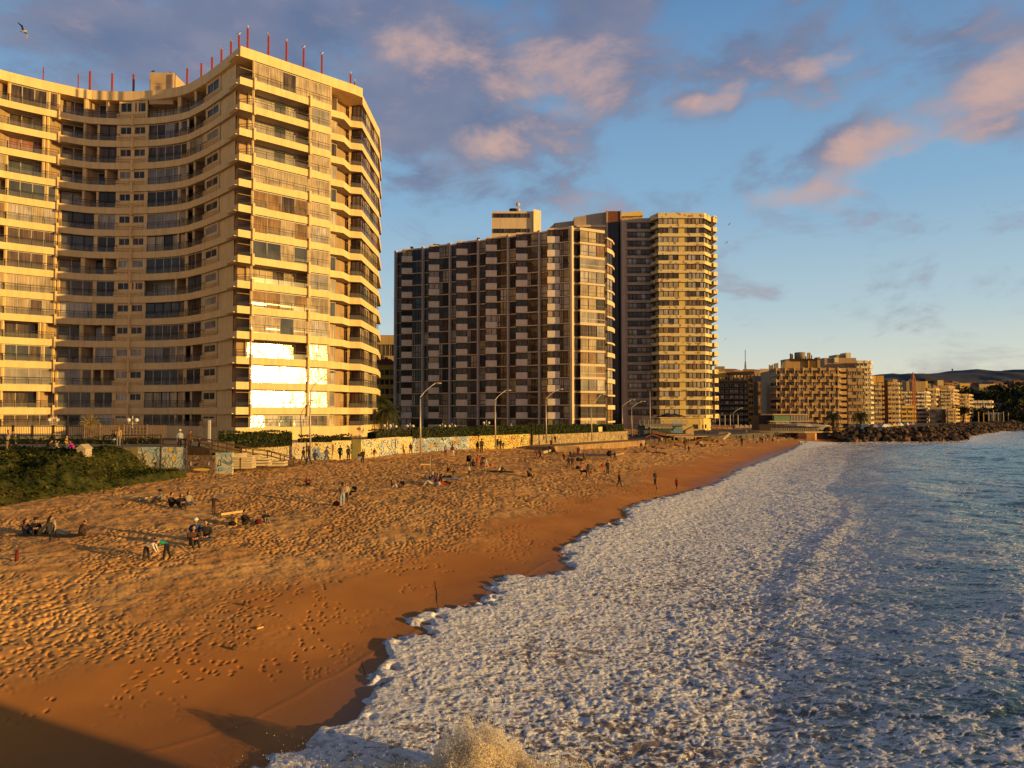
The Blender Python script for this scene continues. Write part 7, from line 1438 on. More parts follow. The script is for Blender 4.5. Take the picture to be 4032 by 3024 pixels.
# crop, x, y(feet), measured height in crop pixels (0 = natural), pose, facing, top, trousers, options, label
PL = [
('W',85,490,235,'photo',RT-.3,'beige','tan',{},'person in long beige coat raising a phone at the left edge of the terrace'),
('W',160,490,185,'walk',RT,'green','black',{},'teenager in dark green jacket beside the person with the raised phone'),
('W',520,493,0,'crouch',RT,'charcoal','charcoal',{'s':.95},'child in dark clothes crouching behind the fan fence'),
('W',540,470,190,'lean',RT+.3,'black','black',{},'adult in black bending over the crouching children'),
('W',600,490,0,'crouch',RT,'cream','charcoal',{'s':.9},'child in pale checked top crouching at the fan fence'),
('W',722,490,170,'stand',RT,'yellow','jeans',{'c':1},'child in yellow jacket standing at the fan fence'),
('W',790,480,0,'crouch',LF,'magenta','magenta',{'s':.85,'c':1},'small child in magenta jacket leaning on the fence'),
('W',1288,440,225,'stand',BK+.3,'ochre','grey',{'l':1,'hair':'blonde','sh':'pink'},'long haired woman in grey trousers and pink shoes at the railing, back turned'),
('W',1225,440,0,'cross',RT,'black','paleblue',{'s':1.0,'z':5.9},'person in pale jeans sitting behind the railing'),
('E',1552,690,175,'stand',FT+.4,'lightgrey','black',{'hat':'white','Y':70.6},'person with white hood and striped top on the ramp landing'),
('E',1640,690,165,'stand',RT-.4,'brown','charcoal',{'Y':71.2},'man in brown jacket holding a white bag on the ramp'),
('E',1722,712,130,'walk',RT,'black','black',{'Y':71.5,'sh':'lightgrey'},'person in black walking down the ramp'),
('D',1085,1590,135,'walk',LF-.5,'black','jeans',{},'man in dark jacket at the foot of the ramp by the nearest lamp post'),
('D',1132,1600,130,'walk',LF-.3,'charcoal','black',{'l':1},'woman in black next to the nearest lamp post'),
('D',1402,1562,128,'walk',BK-.2,'black','black',{},'man with dark rucksack walking past the olive gate, left one'),
('D',1474,1565,122,'walk',BK+.2,'charcoal','black',{},'man in dark jacket walking below the olive gate'),
('D',1567,1575,82,'stand',FT,'navy','paleblue',{'c':1},'child in pale trousers beside a tall man in black'),
('D',1597,1590,122,'stand',FT+.5,'black','black',{},'tall man in black standing by a child right of the gate'),
('D',1699,1550,92,'walk',FT,'brown','cream',{'l':1,'c':1},'girl in brown jacket and pale leggings before the bubble lettering'),
('D',1973,1502,100,'walk',FT-.3,'black','black',{},'left of two people in black at the end of the bubble lettering'),
('D',2012,1507,95,'walk',FT+.3,'charcoal','black',{'l':1},'right of two people in black at the end of the bubble lettering'),
('O',505,335,195,'stand',FT,'paleblue','maroon',{'l':1},'long haired woman in blue grey coat before the whitish mural'),
('O',630,345,200,'walk',FT+.2,'maroon','white',{'l':1},'woman in white trousers with a shoulder bag before the whitish mural'),
('O',1060,265,190,'stand',BK,'black','charcoal',{'l':1},'woman with long dark hair left of the tallest man at the yellow mural'),
('O',1135,275,250,'stand',BK+.2,'brown','black',{},'tallest man standing before the yellow mural'),
('O',1403,213,178,'stand',BK-.3,'black','black',{'l':1},'left of three people in black by the third street lamp'),
('O',1462,215,172,'walk',BK,'black','black',{'l':1},'middle of three people in black by the third street lamp'),
('O',1512,215,130,'stand',BK,'charcoal','tan',{'c':1},'child at the right of the trio by the third street lamp'),
('O',1735,165,155,'stand',BK,'charcoal','charcoal',{},'leftmost of four people standing in a row at the mural end'),
('O',1795,175,155,'walk',BK,'black','black',{},'second of four people standing in a row at the mural end'),
('O',1858,178,172,'stand',BK,'brown','black',{},'third of four people in a row, with a brown jacket'),
('O',1912,170,150,'walk',BK+.5,'maroon','black',{},'rightmost of four people in a row, in a dark red jacket'),
('N',265,322,0,'knees',FT+.4,'maroon','black',{'s':.9},'lone person curled up on the sand left of the two women'),
('N',870,685,0,'lean',BK+.1,'tan','paleblue',{'l':1,'s':1.0},'woman in pale jeans bending towards a red bag'),
('N',940,635,365,'stand',FT,'cream','charcoal',{'l':1,'sh':'pink'},'woman in open cream cardigan and dark trousers facing the camera'),
('N',885,430,150,'knees',FT,'maroon','black',{'hat':'hair'},'seated person in dark cap behind the two women'),
('N',1090,432,155,'cross',FT-.2,'black','black',{},'person in black sitting cross-legged right of the two women'),
('N',1730,365,160,'knees',RT,'brown','lightgrey',{'l':1},'woman with long brown hair sitting and facing right'),
('N',1925,350,160,'cross',FT-.3,'charcoal','tan',{},'man in dark jacket sitting cross-legged beside the long brown haired woman'),
('O',530,612,125,'knees',RT,'black','black',{'hat':'hair'},'person in black cap and dark hoodie sitting with a companion'),
('O',605,620,90,'legs',RT,'tan','black',{'s':.95},'companion in tan top stretching legs beside the black cap'),
('O',398,720,105,'legs',RT,'brown','black',{},'person in brown top reclining on the far blanket'),
('O',520,720,0,'lie',LF,'charcoal','charcoal',{},'person lying on the far blanket'),
('O',275,755,180,'stand',BK,'cream','maroon',{},'person in pale top and red trousers standing among the seated circle'),
('O',312,745,160,'stand',FT,'brown','navy',{},'person in brown top standing behind the red trousers'),
('O',222,765,120,'knees',RT,'navy','jeans',{},'person in navy sitting left of the standing red trousers'),
('O',170,830,80,'legs',RT,'black','charcoal',{'s':.9},'person in black reclining at the left of the circle'),
('O',290,845,110,'lie',LF,'lightgrey','white',{'s':1.1},'person in white trousers lying in front of the circle'),
('O',350,835,0,'legs',RT,'maroon','red',{},'person in red trousers stretched out in the circle'),
('O',425,820,0,'legs',RT+.2,'black','black',{},'person in black stretched out at the right of the circle'),
('O',915,470,175,'lean',RT,'black','black',{},'adult in black leaning over the pushchair'),
('O',985,515,125,'knees',BK,'charcoal','black',{'l':1},'woman with long dark hair sitting beside the pushchair'),
('O',1065,525,205,'stand',BK,'red','tan',{'c':1},'child in bright red top standing in the family group'),
('O',1125,515,130,'crouch',RT,'maroon','red',{},'crouching child in red trousers in the family group'),
('O',1215,525,0,'bend',LF,'black','lightgrey',{},'adult in black bending right over in the family group'),
('O',912,682,185,'stand',FT+.2,'cream','charcoal',{'c':1,'hair':'blonde'},'small blond boy in pale jacket standing alone'),
('O',1448,605,105,'legs',RT,'white','black',{'hat':'cream'},'person in white top sitting left in a pair'),
('O',1495,605,110,'cross',FT+.7,'black','black',{'l':1},'long haired person in black sitting right in a pair'),
('O',1940,700,130,'knees',RT-.3,'charcoal','black',{'l':1},'person in dark top hunched over a book, sitting'),
('O',1990,698,0,'cross',LF,'tan','charcoal',{'l':1,'s':.95},'second person close beside the hunched reader'),
('W',265,1395,170,'knees',RT,'brown','jeans',{'l':1},'long haired woman in brown top, leftmost of the near seated group'),
('W',385,1395,185,'knees',FT+.5,'black','black',{'hat':'hair'},'person in black cap looking at their hands in the near seated group'),
('W',530,1400,0,'legs',RT,'charcoal','jeans',{'l':1,'s':1.05},'woman with long hair and jeans behind the spotted dress'),
('W',590,1468,255,'walk',LF+.4,'spotted','black',{'c':1},'child in yellow spotted top standing in the near group'),
('W',885,1410,0,'crouch',BK-.4,'brown','charcoal',{'s':.78,'c':1},'small child in brown vest kneeling alone on the sand'),
('W',1760,1050,0,'knees',BK+1.9,'grey','charcoal',{'hat':'black','s':.95},'person in grey with a black cap sitting at the left of a group of four'),
('W',1850,1100,0,'knees',RT,'charcoal','black',{'s':1.05},'dark haired person in black sitting second in the group of four'),
('E',1562,1195,0,'knees',FT+.6,'black','charcoal',{'l':1,'s':1.05},'woman in black sitting third in the group of four'),
('E',1625,1168,0,'legs',FT+.7,'beige','paleblue',{'l':1},'woman in striped cardigan and pale jeans, right in the group of four'),
('E',1846,1248,165,'out',BK,'charcoal','brown',{'c':1,'hair':'blonde'},'small child with arms spread standing alone on the sand'),
('E',2100,1345,0,'knees',RT,'black','charcoal',{},'person in black sitting beside a yellow bottle bag'),
('E',1665,1525,0,'knees',FT+.5,'brown','charcoal',{'l':1,'s':1.12},'woman in dark brown sitting at the front of the trio'),
('E',1690,1452,0,'knees',FT+.4,'blue','jeans',{'hat':'white','s':1.12},'person in blue jacket and white cap at the back of the trio'),
('E',1782,1475,0,'cross',FT+.2,'charcoal','jeans',{'l':1,'s':1.15},'woman with long black hair sitting right in the trio'),
('E',1262,1650,0,'bend',RT,'white','charcoal',{'c':1,'s':.72},'child in black and white bending to dig in the sand'),
('E',1440,1645,0,'bend',LF,'teal','black',{'c':1,'s':.8},'child in teal jacket bending to dig in the sand'),
('P',183,590,190,'walk',RT,'red','brown',{'hat':'teal'},'person in red jacket and teal hat walking in a pair'),
('P',262,608,225,'walk',RT,'black','black',{'hat':'hair'},'man with dark rucksack walking beside the teal hat'),
('P',440,498,0,'lean',RT,'black','jeans',{'s':.85},'person in black stooping by the driftwood bench'),
('P',365,305,180,'stand',FT,'black','black',{},'person in black left of the wall ramp block'),
('P',425,300,110,'stand',FT,'maroon','brown',{'c':1},'small child standing by the wall ramp block'),
('P',500,350,200,'stand',FT,'charcoal','black',{},'dark figure standing against the wall ramp block'),
('P',585,240,165,'stand',FT,'black','black',{'Y':123},'person in black on the walkway before the stone wall'),
('P',340,180,110,'stand',BK,'lightgrey','jeans',{'Y':122},'person in pale top on the walkway behind the ramp block'),
('P',515,200,140,'walk',RT,'navy','black',{'Y':121},'person in navy on the walkway by the lit street lamp'),
('P',775,612,205,'stand',FT,'orange','black',{'l':1,'hair':'blonde'},'girl in orange top and black leggings with long fair hair'),
('P',985,530,150,'out',RT,'red','navy',{'c':1},'child in bright red jacket with arms out'),
('P',915,560,150,'stand',BK,'black','black',{},'man in black standing behind the walking pair'),
('P',1090,530,210,'stand',BK,'maroon','maroon',{'l':1},'woman in dark red coat beside a pale bag'),
('P',1130,480,150,'stand',RT,'lightgrey','white',{},'person in pale clothes behind the dark red coat'),
('P',1215,645,240,'walk',LF,'tan','black',{},'man with a dark rucksack and orange shoes'),
('P',880,770,245,'walk',BK,'charcoal','black',{},'left of the pair in dark jackets walking away'),
('P',960,785,255,'walk',BK+.2,'charcoal','maroon',{},'right of the pair in dark jackets walking away'),
('P',1160,920,270,'stand',RT,'pink','white',{'l':1},'woman in bright pink jacket and white leggings'),
('P',1300,970,265,'walk',BK+.5,'charcoal','maroon',{'l':1},'woman with a red bag walking a black dog'),
('P',1615,860,200,'stand',FT,'red','orange',{'c':1},'child all in red beside a man in black'),
('P',1727,915,300,'stand',FT,'charcoal','black',{'hat':'hair'},'man in black jacket standing beside the child in red'),
('P',1800,600,235,'stand',RT,'black','black',{},'person in black carrying a huge dark bag'),
('P',1888,610,200,'walk',LF,'black','navy',{'c':1},'child in black pulling at the big bag'),
('I',790,1418,165,'walk',RT,'brown','black',{'hat':'hair'},'man in dark cap with a red rucksack walking on firm sand'),
('I',1175,1395,155,'stand',FT+.7,'navy','black',{},'tall man in dark hooded jacket near the water'),
('I',1195,1500,100,'runc',RT,'purple','tan',{'c':1},'small child in purple running near the water'),
('I',1408,1440,118,'walk',BK-.6,'red','black',{'c':1,'l':1},'girl in red jacket with bare legs near the water'),
('Q',95,952,65,'legs',RT,'brown','brown',{'X':-95,'s':.9},'person sitting alone left of the walking couple'),
('Q',190,915,150,'walk',RT+.6,'charcoal','tan',{},'man of the couple walking arm in arm'),
('Q',258,915,140,'walk',LF-.5,'brown','black',{'l':1},'woman of the couple walking arm in arm'),
('Q',448,945,0,'legs',RT,'tan','tan',{'s':.95},'person sitting upright on a black mat'),
('Q',345,780,100,'stand',FT,'red','black',{},'person in red below the reddish timber ramp'),
('Q',535,800,120,'walk',FT,'cream','grey',{},'person in cream jacket walking below the deck'),
('Q',650,790,85,'walk',RT,'black','brown',{'c':1},'child in dark clothes below the timber deck'),
('Q',70,710,95,'stand',RT,'red','black',{'Y':147},'person in red jacket at the end of the low wall'),
('Q',25,700,85,'stand',RT,'charcoal','black',{'Y':146},'person in dark jacket left of the red jacket'),
('Q',150,690,120,'stand',FT,'black','black',{'Y':149},'person in black beside the mural of the restaurant'),
('Q',265,765,100,'walk',FT,'maroon','black',{'Y':141},'person in dark red where the low wall ends'),
('Q',760,835,60,'knees',FT,'charcoal','black',{},'left of a seated pair between the deck and the black clad couple'),
('Q',800,835,50,'legs',RT,'red','black',{},'right of a seated pair, with stretched legs'),
('Q',925,905,150,'stand',RT,'black','black',{},'person in a puffy black coat leaning to their friend'),
('Q',985,960,145,'walk',RT,'charcoal','brown',{},'person with a dark rucksack walking at the centre of the beach'),
('Q',945,775,60,'knees',FT,'black','brown',{},'person seated directly below the pale edged deck'),
('Q',905,785,60,'knees',FT+.5,'black','black',{},'dark seated person left under the pale edged deck'),
('Q',1020,750,0,'lie',RT,'charcoal','black',{},'person lying under the edge of the boardwalk'),
('Q',1105,825,65,'knees',RT,'black','black',{},'dark person seated left in the lounging foursome'),
('Q',1140,800,80,'knees',FT,'red','charcoal',{'hat':'red'},'person with a red hat in the lounging foursome'),
('Q',1190,815,80,'cross',FT,'white','charcoal',{},'person in white in the lounging foursome'),
('Q',1225,845,0,'lie',LF+.2,'black','black',{},'person lying in front of the lounging foursome'),
('Q',1350,740,55,'legs',RT,'black','black',{},'person sitting against the boardwalk posts'),
('Q',1465,778,60,'cross',FT,'navy','red',{},'person seated with a bright red bag'),
('Q',1560,830,0,'lie',LF,'tan','black',{'s':.9},'person lying alone right of the seated red bag'),
('Q',1875,835,190,'stand',FT,'black','black',{},'thin dark figure nearest in the far crowd'),
('Q',1690,700,85,'walk',FT,'cream','black',{},'person in pale jacket at the foot of the boardwalk stair'),
('Q',1722,702,70,'stand',FT,'navy','black',{},'person in dark blue by the boardwalk stair'),
('Q',1785,728,80,'walk',RT,'charcoal','brown',{},'person walking just right of the boardwalk stair'),
('Q',1830,725,70,'stand',FT,'black','black',{'c':1},'shorter figure left of a pair in the far crowd'),
('Q',1862,735,90,'stand',BK,'black','black',{},'broad dark figure behind the thin nearest one'),
('Q',1250,630,85,'stand',BK,'black','black',{'Y':178},'left of two people standing on the boardwalk'),
('Q',1305,635,90,'stand',BK,'paleblue','black',{'Y':178},'right of two people standing on the boardwalk'),
('V',865,370,60,'walk',RT,'cream','black',{},'person in pale top before the white tents'),
('V',1055,415,120,'walk',FT,'tan','maroon',{},'person in tan top walking before the white tents'),
('V',1180,478,85,'walk',FT,'charcoal','black',{},'lone figure in the gap of the far crowd'),
('V',1200,395,85,'stand',BK,'brown','black',{},'brown clad person below the tents'),
('V',1300,545,120,'walk',FT,'charcoal','black',{},'left figure of the front pair in the far crowd'),
('V',1335,558,110,'stand',FT,'black','black',{},'right figure of the front pair in the far crowd'),
('V',1290,440,80,'stand',FT,'charcoal','black',{'hat':'paleblue'},'figure with pale blue hat in the far crowd'),
('V',1350,460,70,'stand',FT,'white','black',{'c':1},'child in white in the far crowd'),
('V',1385,440,90,'stand',BK,'navy','black',{},'navy clad figure in the middle of the far crowd'),
('V',1398,525,85,'walk',RT,'brown','tan',{'c':1},'child in brown walking at the front of the far crowd'),
('V',1435,485,85,'stand',FT,'black','charcoal',{},'black clad figure in the middle of the far crowd'),
('V',1465,480,75,'walk',LF,'tan','black',{},'tan clad figure in the middle of the far crowd'),
('V',1525,470,70,'stand',FT,'charcoal','black',{},'figure standing right of the dark barrel'),
('V',1565,450,95,'stand',FT,'charcoal','jeans',{'hat':'pink'},'figure with a pink hat in the far crowd'),
('V',1610,430,70,'stand',BK,'black','black',{},'dark figure at the back right of the far crowd'),
('V',1645,440,80,'stand',BK,'navy','black',{},'rightmost standing figure of the far crowd'),
('V',1600,540,110,'walk',FT,'charcoal','white',{},'figure in patterned white trousers, right front of the far crowd'),
('V',1745,448,0,'knees',FT,'black','black',{},'person seated in the shade of the bluff terrace'),
('V',1810,478,0,'knees',FT,'charcoal','paleblue',{},'person in pale trousers seated before the bluff'),
('V',1930,445,0,'legs',LF,'black','black',{},'person reclining against the bluff'),
]
def yaw_face(): pass
for rec in PL:
    c, x, y, hpx, pose, fc, top, low, op, lb = rec; sx, sy = cr(c, x, y)
    if c == 'W' and y < 600: p = atZ(sx, sy, 5.37)
    elif 'Y' in op: p = atY(sx, sy, op['Y'])
    else: p = on_sand(sx, sy, 0)
    if p.y > 205: p = atY(sx, sy, min(p.y, 207))
    H_ = HT_[pose]; s = op.get('s', 1.0)
    if hpx:
        m_ = hpx/CROP[c][2]/F*p.y; s = m_/H_; s = max(.5, min(1.12, s)) if not op.get('c') else max(.45, min(.95, s))
    z = p.z - .03 if 'Y' in op or (c == 'W' and y < 600) else SZ(p.x, p.y) - .02
    if 'z' in op: z = op['z']
    person((p.x, p.y, z), pose, fc + random.uniform(-.12,.12), s, top, low, lb, bool(op.get('l')), op.get('hat'), op.get('hair','hair'), op.get('sh','charcoal'), None, bool(op.get('c')))
# ================================================================== things on the sand
def thing_at(c, x, y, name, label, cat, z_off=0, group=None, Y=None):
    p = on_sand(*cr(c,x,y)) if Y is None else atY(*cr(c,x,y),Y); return empty(name, (p.x,p.y,p.z+z_off), 0, label, cat, group), p
def bag(c, x, y, w_, h_, clo, label, Y=None, name='bag'):
    p = on_sand(*cr(c,x,y)) if Y is None else atY(*cr(c,x,y),Y); b = MB(); b.ball((p.x,p.y,p.z+h_*.42), (w_/2,w_*.32,h_/2), cloth(clo), 10, 8, .06); b.tube([(p.x-w_*.2,p.y,p.z+h_*.8),(p.x,p.y,p.z+h_*1.05),(p.x+w_*.2,p.y,p.z+h_*.8)],.02,cloth(clo),5); tag(b.build(name), label, 'bag'); 
bag('N',775,670,.55,.35,'maroon','open red bag at the feet of the bending woman'); bag('N',1015,490,.22,.25,'black','small black handbag held by the woman in cream cardigan',Y=on_sand(*cr('N',940,635)).y)
bag('O',905,790,.6,.4,'black','dark bag beside the pushchair') if False else None
bag('P',1085,640,.6,.5,'black','big dark rucksack lying on the sand'); bag('P',1150,640,.7,.35,'charcoal','dark holdall next to the big rucksack'); bag('P',1085,810,.6,.4,'black','black bag behind the pink jacket'); bag('P',1765,530,.75,.8,'black','huge black bag carried by the person in black',Y=on_sand(*cr('P',1800,600)).y-.1)
bag('Q',395,862,.9,.35,'brown','brown bag lying between the couple and the decks'); bag('Q',540,885,1.2,.2,'charcoal','low dark bundle lying on the sand'); bag('V',1512,520,.5,.75,'charcoal','dark barrel shaped bin in the far crowd',name='bin'); bag('V',1242,550,.5,.4,'black','small black bundle before the far crowd'); bag('E',2010,1345,.5,.25,'black','black bag beside the yellow bottle')
def mat_on(c, x, y, w_, d_, clo, label, name='beach_blanket', cat='blanket'):
    p = on_sand(*cr(c,x,y)); b = MB(); n_ = 5
    vs = [(p.x+w_*(i/n_-.5), p.y+d_*(j/n_-.5), SZ(p.x+w_*(i/n_-.5), p.y+d_*(j/n_-.5))+.05+random.uniform(0,.025)) for j in range(n_+1) for i in range(n_+1)]; b.mesh(vs, [(j*(n_+1)+i,j*(n_+1)+i+1,(j+1)*(n_+1)+i+1,(j+1)*(n_+1)+i) for j in range(n_) for i in range(n_)], cloth(clo), True); tag(b.build(name), label, cat)
mat_on('O',480,728,3.4,1.3,'paleblue','pale blanket under the people lying far back'); mat_on('Q',430,948,3.2,1.3,'black','black mat under the upright sitting person'); mat_on('Q',860,893,2.0,1.2,'white','pale towel near the puffy black coat'); mat_on('O',1490,608,2.6,1.2,'black','dark blanket under the pair with the white top'); mat_on('W',560,1410,3.0,1.2,'charcoal','dark blanket under the near seated group')
o, p = thing_at('E',2035,1345,'bottle','tall yellow drink bottle standing in the sand','bottle'); b = MB(); b.tube([(p.x,p.y,p.z),(p.x,p.y,p.z+.32),(p.x,p.y,p.z+.42),(p.x,p.y,p.z+.5)],[.09,.09,.03,.03],cloth('yellow'),8); b.build('bottle_body', o); b = MB(); b.tube([(p.x,p.y,p.z+.5),(p.x,p.y,p.z+.55)],.035,cloth('black'),8); b.build('cap', o)
# L crop: person lying with bags right of the seated one
bag('L',175,95,.5,.3,'maroon','dark red bag beside the curled up person near the plank'); 
pl_ = on_sand(*cr('L',215,85)); person((pl_.x,pl_.y,pl_.z-.02),'knees',FT+.5,.8,'black','grey','person curled up beside the dark red bag, right of the seated figure in black')
# pushchair
o, p = thing_at('O',905,500,'pushchair','black pushchair in the family group','pushchair'); b = MB(); Bk = cloth('black')
b.mesh([(p.x-.22,p.y-.25,p.z+.45),(p.x+.22,p.y-.25,p.z+.45),(p.x+.22,p.y+.3,p.z+.55),(p.x-.22,p.y+.3,p.z+.55),(p.x-.22,p.y+.35,p.z+1.0),(p.x+.22,p.y+.35,p.z+1.0)], [(0,1,2,3),(3,2,5,4),(0,3,4),(1,5,2)], Bk); b.build('seat', o)
b = MB(); b.ball((p.x,p.y+.18,p.z+.95),(.26,.28,.22),Bk,10,6); b.build('canopy', o); b = MB()
for s in (-1,1): b.tube([(p.x+s*.24,p.y-.4,p.z+.1),(p.x+s*.24,p.y+.1,p.z+.5),(p.x+s*.24,p.y+.6,p.z+1.05)],.018,DARKM,5); b.tube([(p.x+s*.24,p.y+.4,p.z+.1),(p.x+s*.24,p.y+.1,p.z+.5)],.018,DARKM,5)
b.tube([(p.x-.24,p.y+.6,p.z+1.05),(p.x+.24,p.y+.6,p.z+1.05)],.02,DARKM,5); b.build('frame', o)
for s in (-1,1):
    for dy in (-.4,.4): t = MB(); t.tube([(p.x+s*.22,p.y+dy,p.z+.1),(p.x+s*.28,p.y+dy,p.z+.1)],.12,TY,10); t.build('wheel', o)
b = MB(); q = on_sand(*cr('O',1293,512)); b.ball((q.x,q.y,q.z+.16),.18,cloth('red'),12,8); tag(b.build('ball'), 'red ball right of the bending adult', 'ball')
b = MB(); q = on_sand(*cr('O',240,600)); b.tube([(q.x,q.y,q.z),(q.x,q.y,q.z+1.6)],.03,WOODP,5); tag(b.build('stick'), 'thin pole standing in the sand by the seated circle', 'pole')
def plank(c, x0, y0, x1, y1, w_, h_, m, label, name='driftwood_plank'):
    a = on_sand(*cr(c,x0,y0)); e_ = on_sand(*cr(c,x1,y1)); b = MB(); b.bar((a.x,a.y,a.z+h_/2+.02),(e_.x,e_.y,e_.z+h_/2+.02),w_,h_,m); tag(b.build(name), label, 'plank')
PW = mat('yellow_plank', (.62,.42,.16), .85, .15, 2)  # yellow board colour
plank('E',1900,1262,2105,1232,.22,.14,PW,'thick yellow plank lying on the sand near the seated figure in black'); plank('E',1180,1132,1300,1105,.2,.08,WOODP,'flat weathered board left of the group of four'); plank('H',385,1210,480,1212,.15,.08,PW,'thin board below the bubble lettering'); plank('H',690,1300,795,1298,.15,.08,PW,'thin board lying behind the seated circle'); plank('H',1005,1300,1075,1300,.15,.07,PW,'short board left of the pushchair')
plank('P',300,480,500,430,.4,.35,WOODP,'heavy driftwood bench by the stooping person'); plank('P',500,400,640,490,.15,.12,WOODD,'dark timber leaning on the driftwood'); plank('P',620,440,840,430,.15,.12,WOODD,'long dark timber lying right of the driftwood bench'); plank('I',735,1078,830,1060,.5,.25,LOWC,'pale stone slab edge right of the big bag'); plank('L',163,708,200,697,.06,.05,PW,'small yellow stick on the smooth wet sand')
plank('P',1000,500,1750,520,.05,.03,WOODD,'thin dark kerb line of the concrete slab in the sand')
sl_ = MB(); q0, q1, q2, q3 = [on_sand(*cr('P',*v)) for v in ((830,545),(1740,550),(1735,495),(1000,478))]; sl_.mesh([(v.x,v.y,v.z+.09) for v in (q0,q1,q2,q3)]+[(v.x,v.y,v.z-.3) for v in (q0,q1,q2,q3)], [(0,1,2,3),(0,4,5,1),(1,5,6,2),(2,6,7,3),(3,7,4,0)], mat('buried_slab', (.16,.11,.08), .9, .1, 1)); tag(sl_.build('concrete_slab'), 'flat grey slab half buried in the sand behind the dark rucksack', 'slab', kind='structure')
b = MB(); q = on_sand(*cr('E',143,1650)); b.tube([(q.x,q.y,q.z-.1),(q.x+.02,q.y,q.z+.45)],[.075,.065],cloth('maroon'),8); tag(b.build('stake'), 'short red stake stuck in the sand at the left edge', 'stake')
for x,y,s_,lb in ((1040,1650,.12,'palm sized stone on the firm sand') ,): pass
def stone(c,x,y,r_,m,lb,name='stone'): q = on_sand(*cr(c,x,y)); b = MB(); b.ball((q.x,q.y,q.z+r_*.4),(r_,r_*.8,r_*.6),m,8,6,.15); tag(b.build(name), lb, 'stone')
stone('L',35,822,.12,TR,'small dark lump on the smooth sand'); stone('L',97,566,.12,TR,'clump of sand at the edge of the footprints'); stone('E',1465,918,.14,GLO,'small white litter on the sand below the mural'); 
def strand(c, pts, label): 
    b = MB(); q = [on_sand(*cr(c,x,y)) for x,y in pts]; b.tube([(v.x,v.y,v.z-.004) for v in q],.014,WOODD,5); tag(b.build('kelp_strand'), label, 'seaweed')
strand('L',[(1198,425),(1202,460),(1211,500),(1209,540),(1216,577)],'long thin seaweed strand on the wet sand'); strand('L',[(800,872),(776,890),(774,915),(788,940),(793,975)],'curved thin seaweed strand near the foam')
# dogs
def dog(p, rz, s, coat, label):
    J = {'n':(0,-.42,.52)}; pts = [('rump',(0,.28,.46),.11),('belly',(0,.0,.45),.115),('chest',(0,-.22,.46),.14),('neck',(0,-.36,.58),.075),('head',(0,-.46,.68),.075),('muz',(0,-.60,.64),.038),('tail1',(0,.42,.52),.03),('tail2',(0,.56,.62),.018)]
    for k, sx in (('l',-1),('r',1)): pts += [('fs'+k,(sx*.09,-.24,.36),.06),('fk'+k,(sx*.09,-.24,.20),.035),('fp'+k,(sx*.09,-.27,.03),.03),('hh'+k,(sx*.09,.26,.36),.075),('hk'+k,(sx*.09,.18,.26),.045),('ho'+k,(sx*.09,.34,.15),.028),('hp'+k,(sx*.09,.30,.03),.03)]
    nm = [q[0] for q in pts]; ed = [('belly','rump'),('belly','chest'),('chest','neck'),('neck','head'),('head','muz'),('rump','tail1'),('tail1','tail2')]
    for k in 'lr': ed += [('chest','fs'+k),('fs'+k,'fk'+k),('fk'+k,'fp'+k),('rump','hh'+k),('hh'+k,'hk'+k),('hk'+k,'ho'+k),('ho'+k,'hp'+k)]
    me = bpy.data.meshes.new('dog_skeleton'); me.from_pydata([q[1] for q in pts],[(nm.index(a),nm.index(b)) for a,b in ed],[]); o = bpy.data.objects.new('s', me); col.objects.link(o); o.modifiers.new('k','SKIN'); 
    for i,q in enumerate(pts): me.skin_vertices[0].data[i].radius = (q[2],q[2]); me.skin_vertices[0].data[i].use_root = (q[0] == 'belly')
    o.modifiers.new('u','SUBSURF').levels = 1; bpy.context.view_layer.update(); ev = o.evaluated_get(bpy.context.evaluated_depsgraph_get()).to_mesh(); b = MB(); b.mesh([v.co.copy() for v in ev.vertices],[tuple(f.vertices) for f in ev.polygons],coat,True); bpy.data.objects.remove(o)
    for s_ in (-1,1): b.mesh([(s_*.05,-.43,.73),(s_*.09,-.42,.72),(s_*.08,-.41,.82)],[(0,1,2)],coat)
    d = empty('dog', p, rz, label, 'dog'); d.scale = (s,s,s); x = bpy.data.objects.new('body', b.data('body')); col.objects.link(x); x.parent = d
q = on_sand(*cr('P',1215,958)); dog((q.x,q.y,q.z), RT, 1.1, cloth('black'), 'black dog walking beside the woman with a red bag')
q = on_sand(*cr('V',2018,572)); dog((q.x,q.y,q.z), LF, 1.3, cloth('white'), 'white dog alone near the water by the bluff')
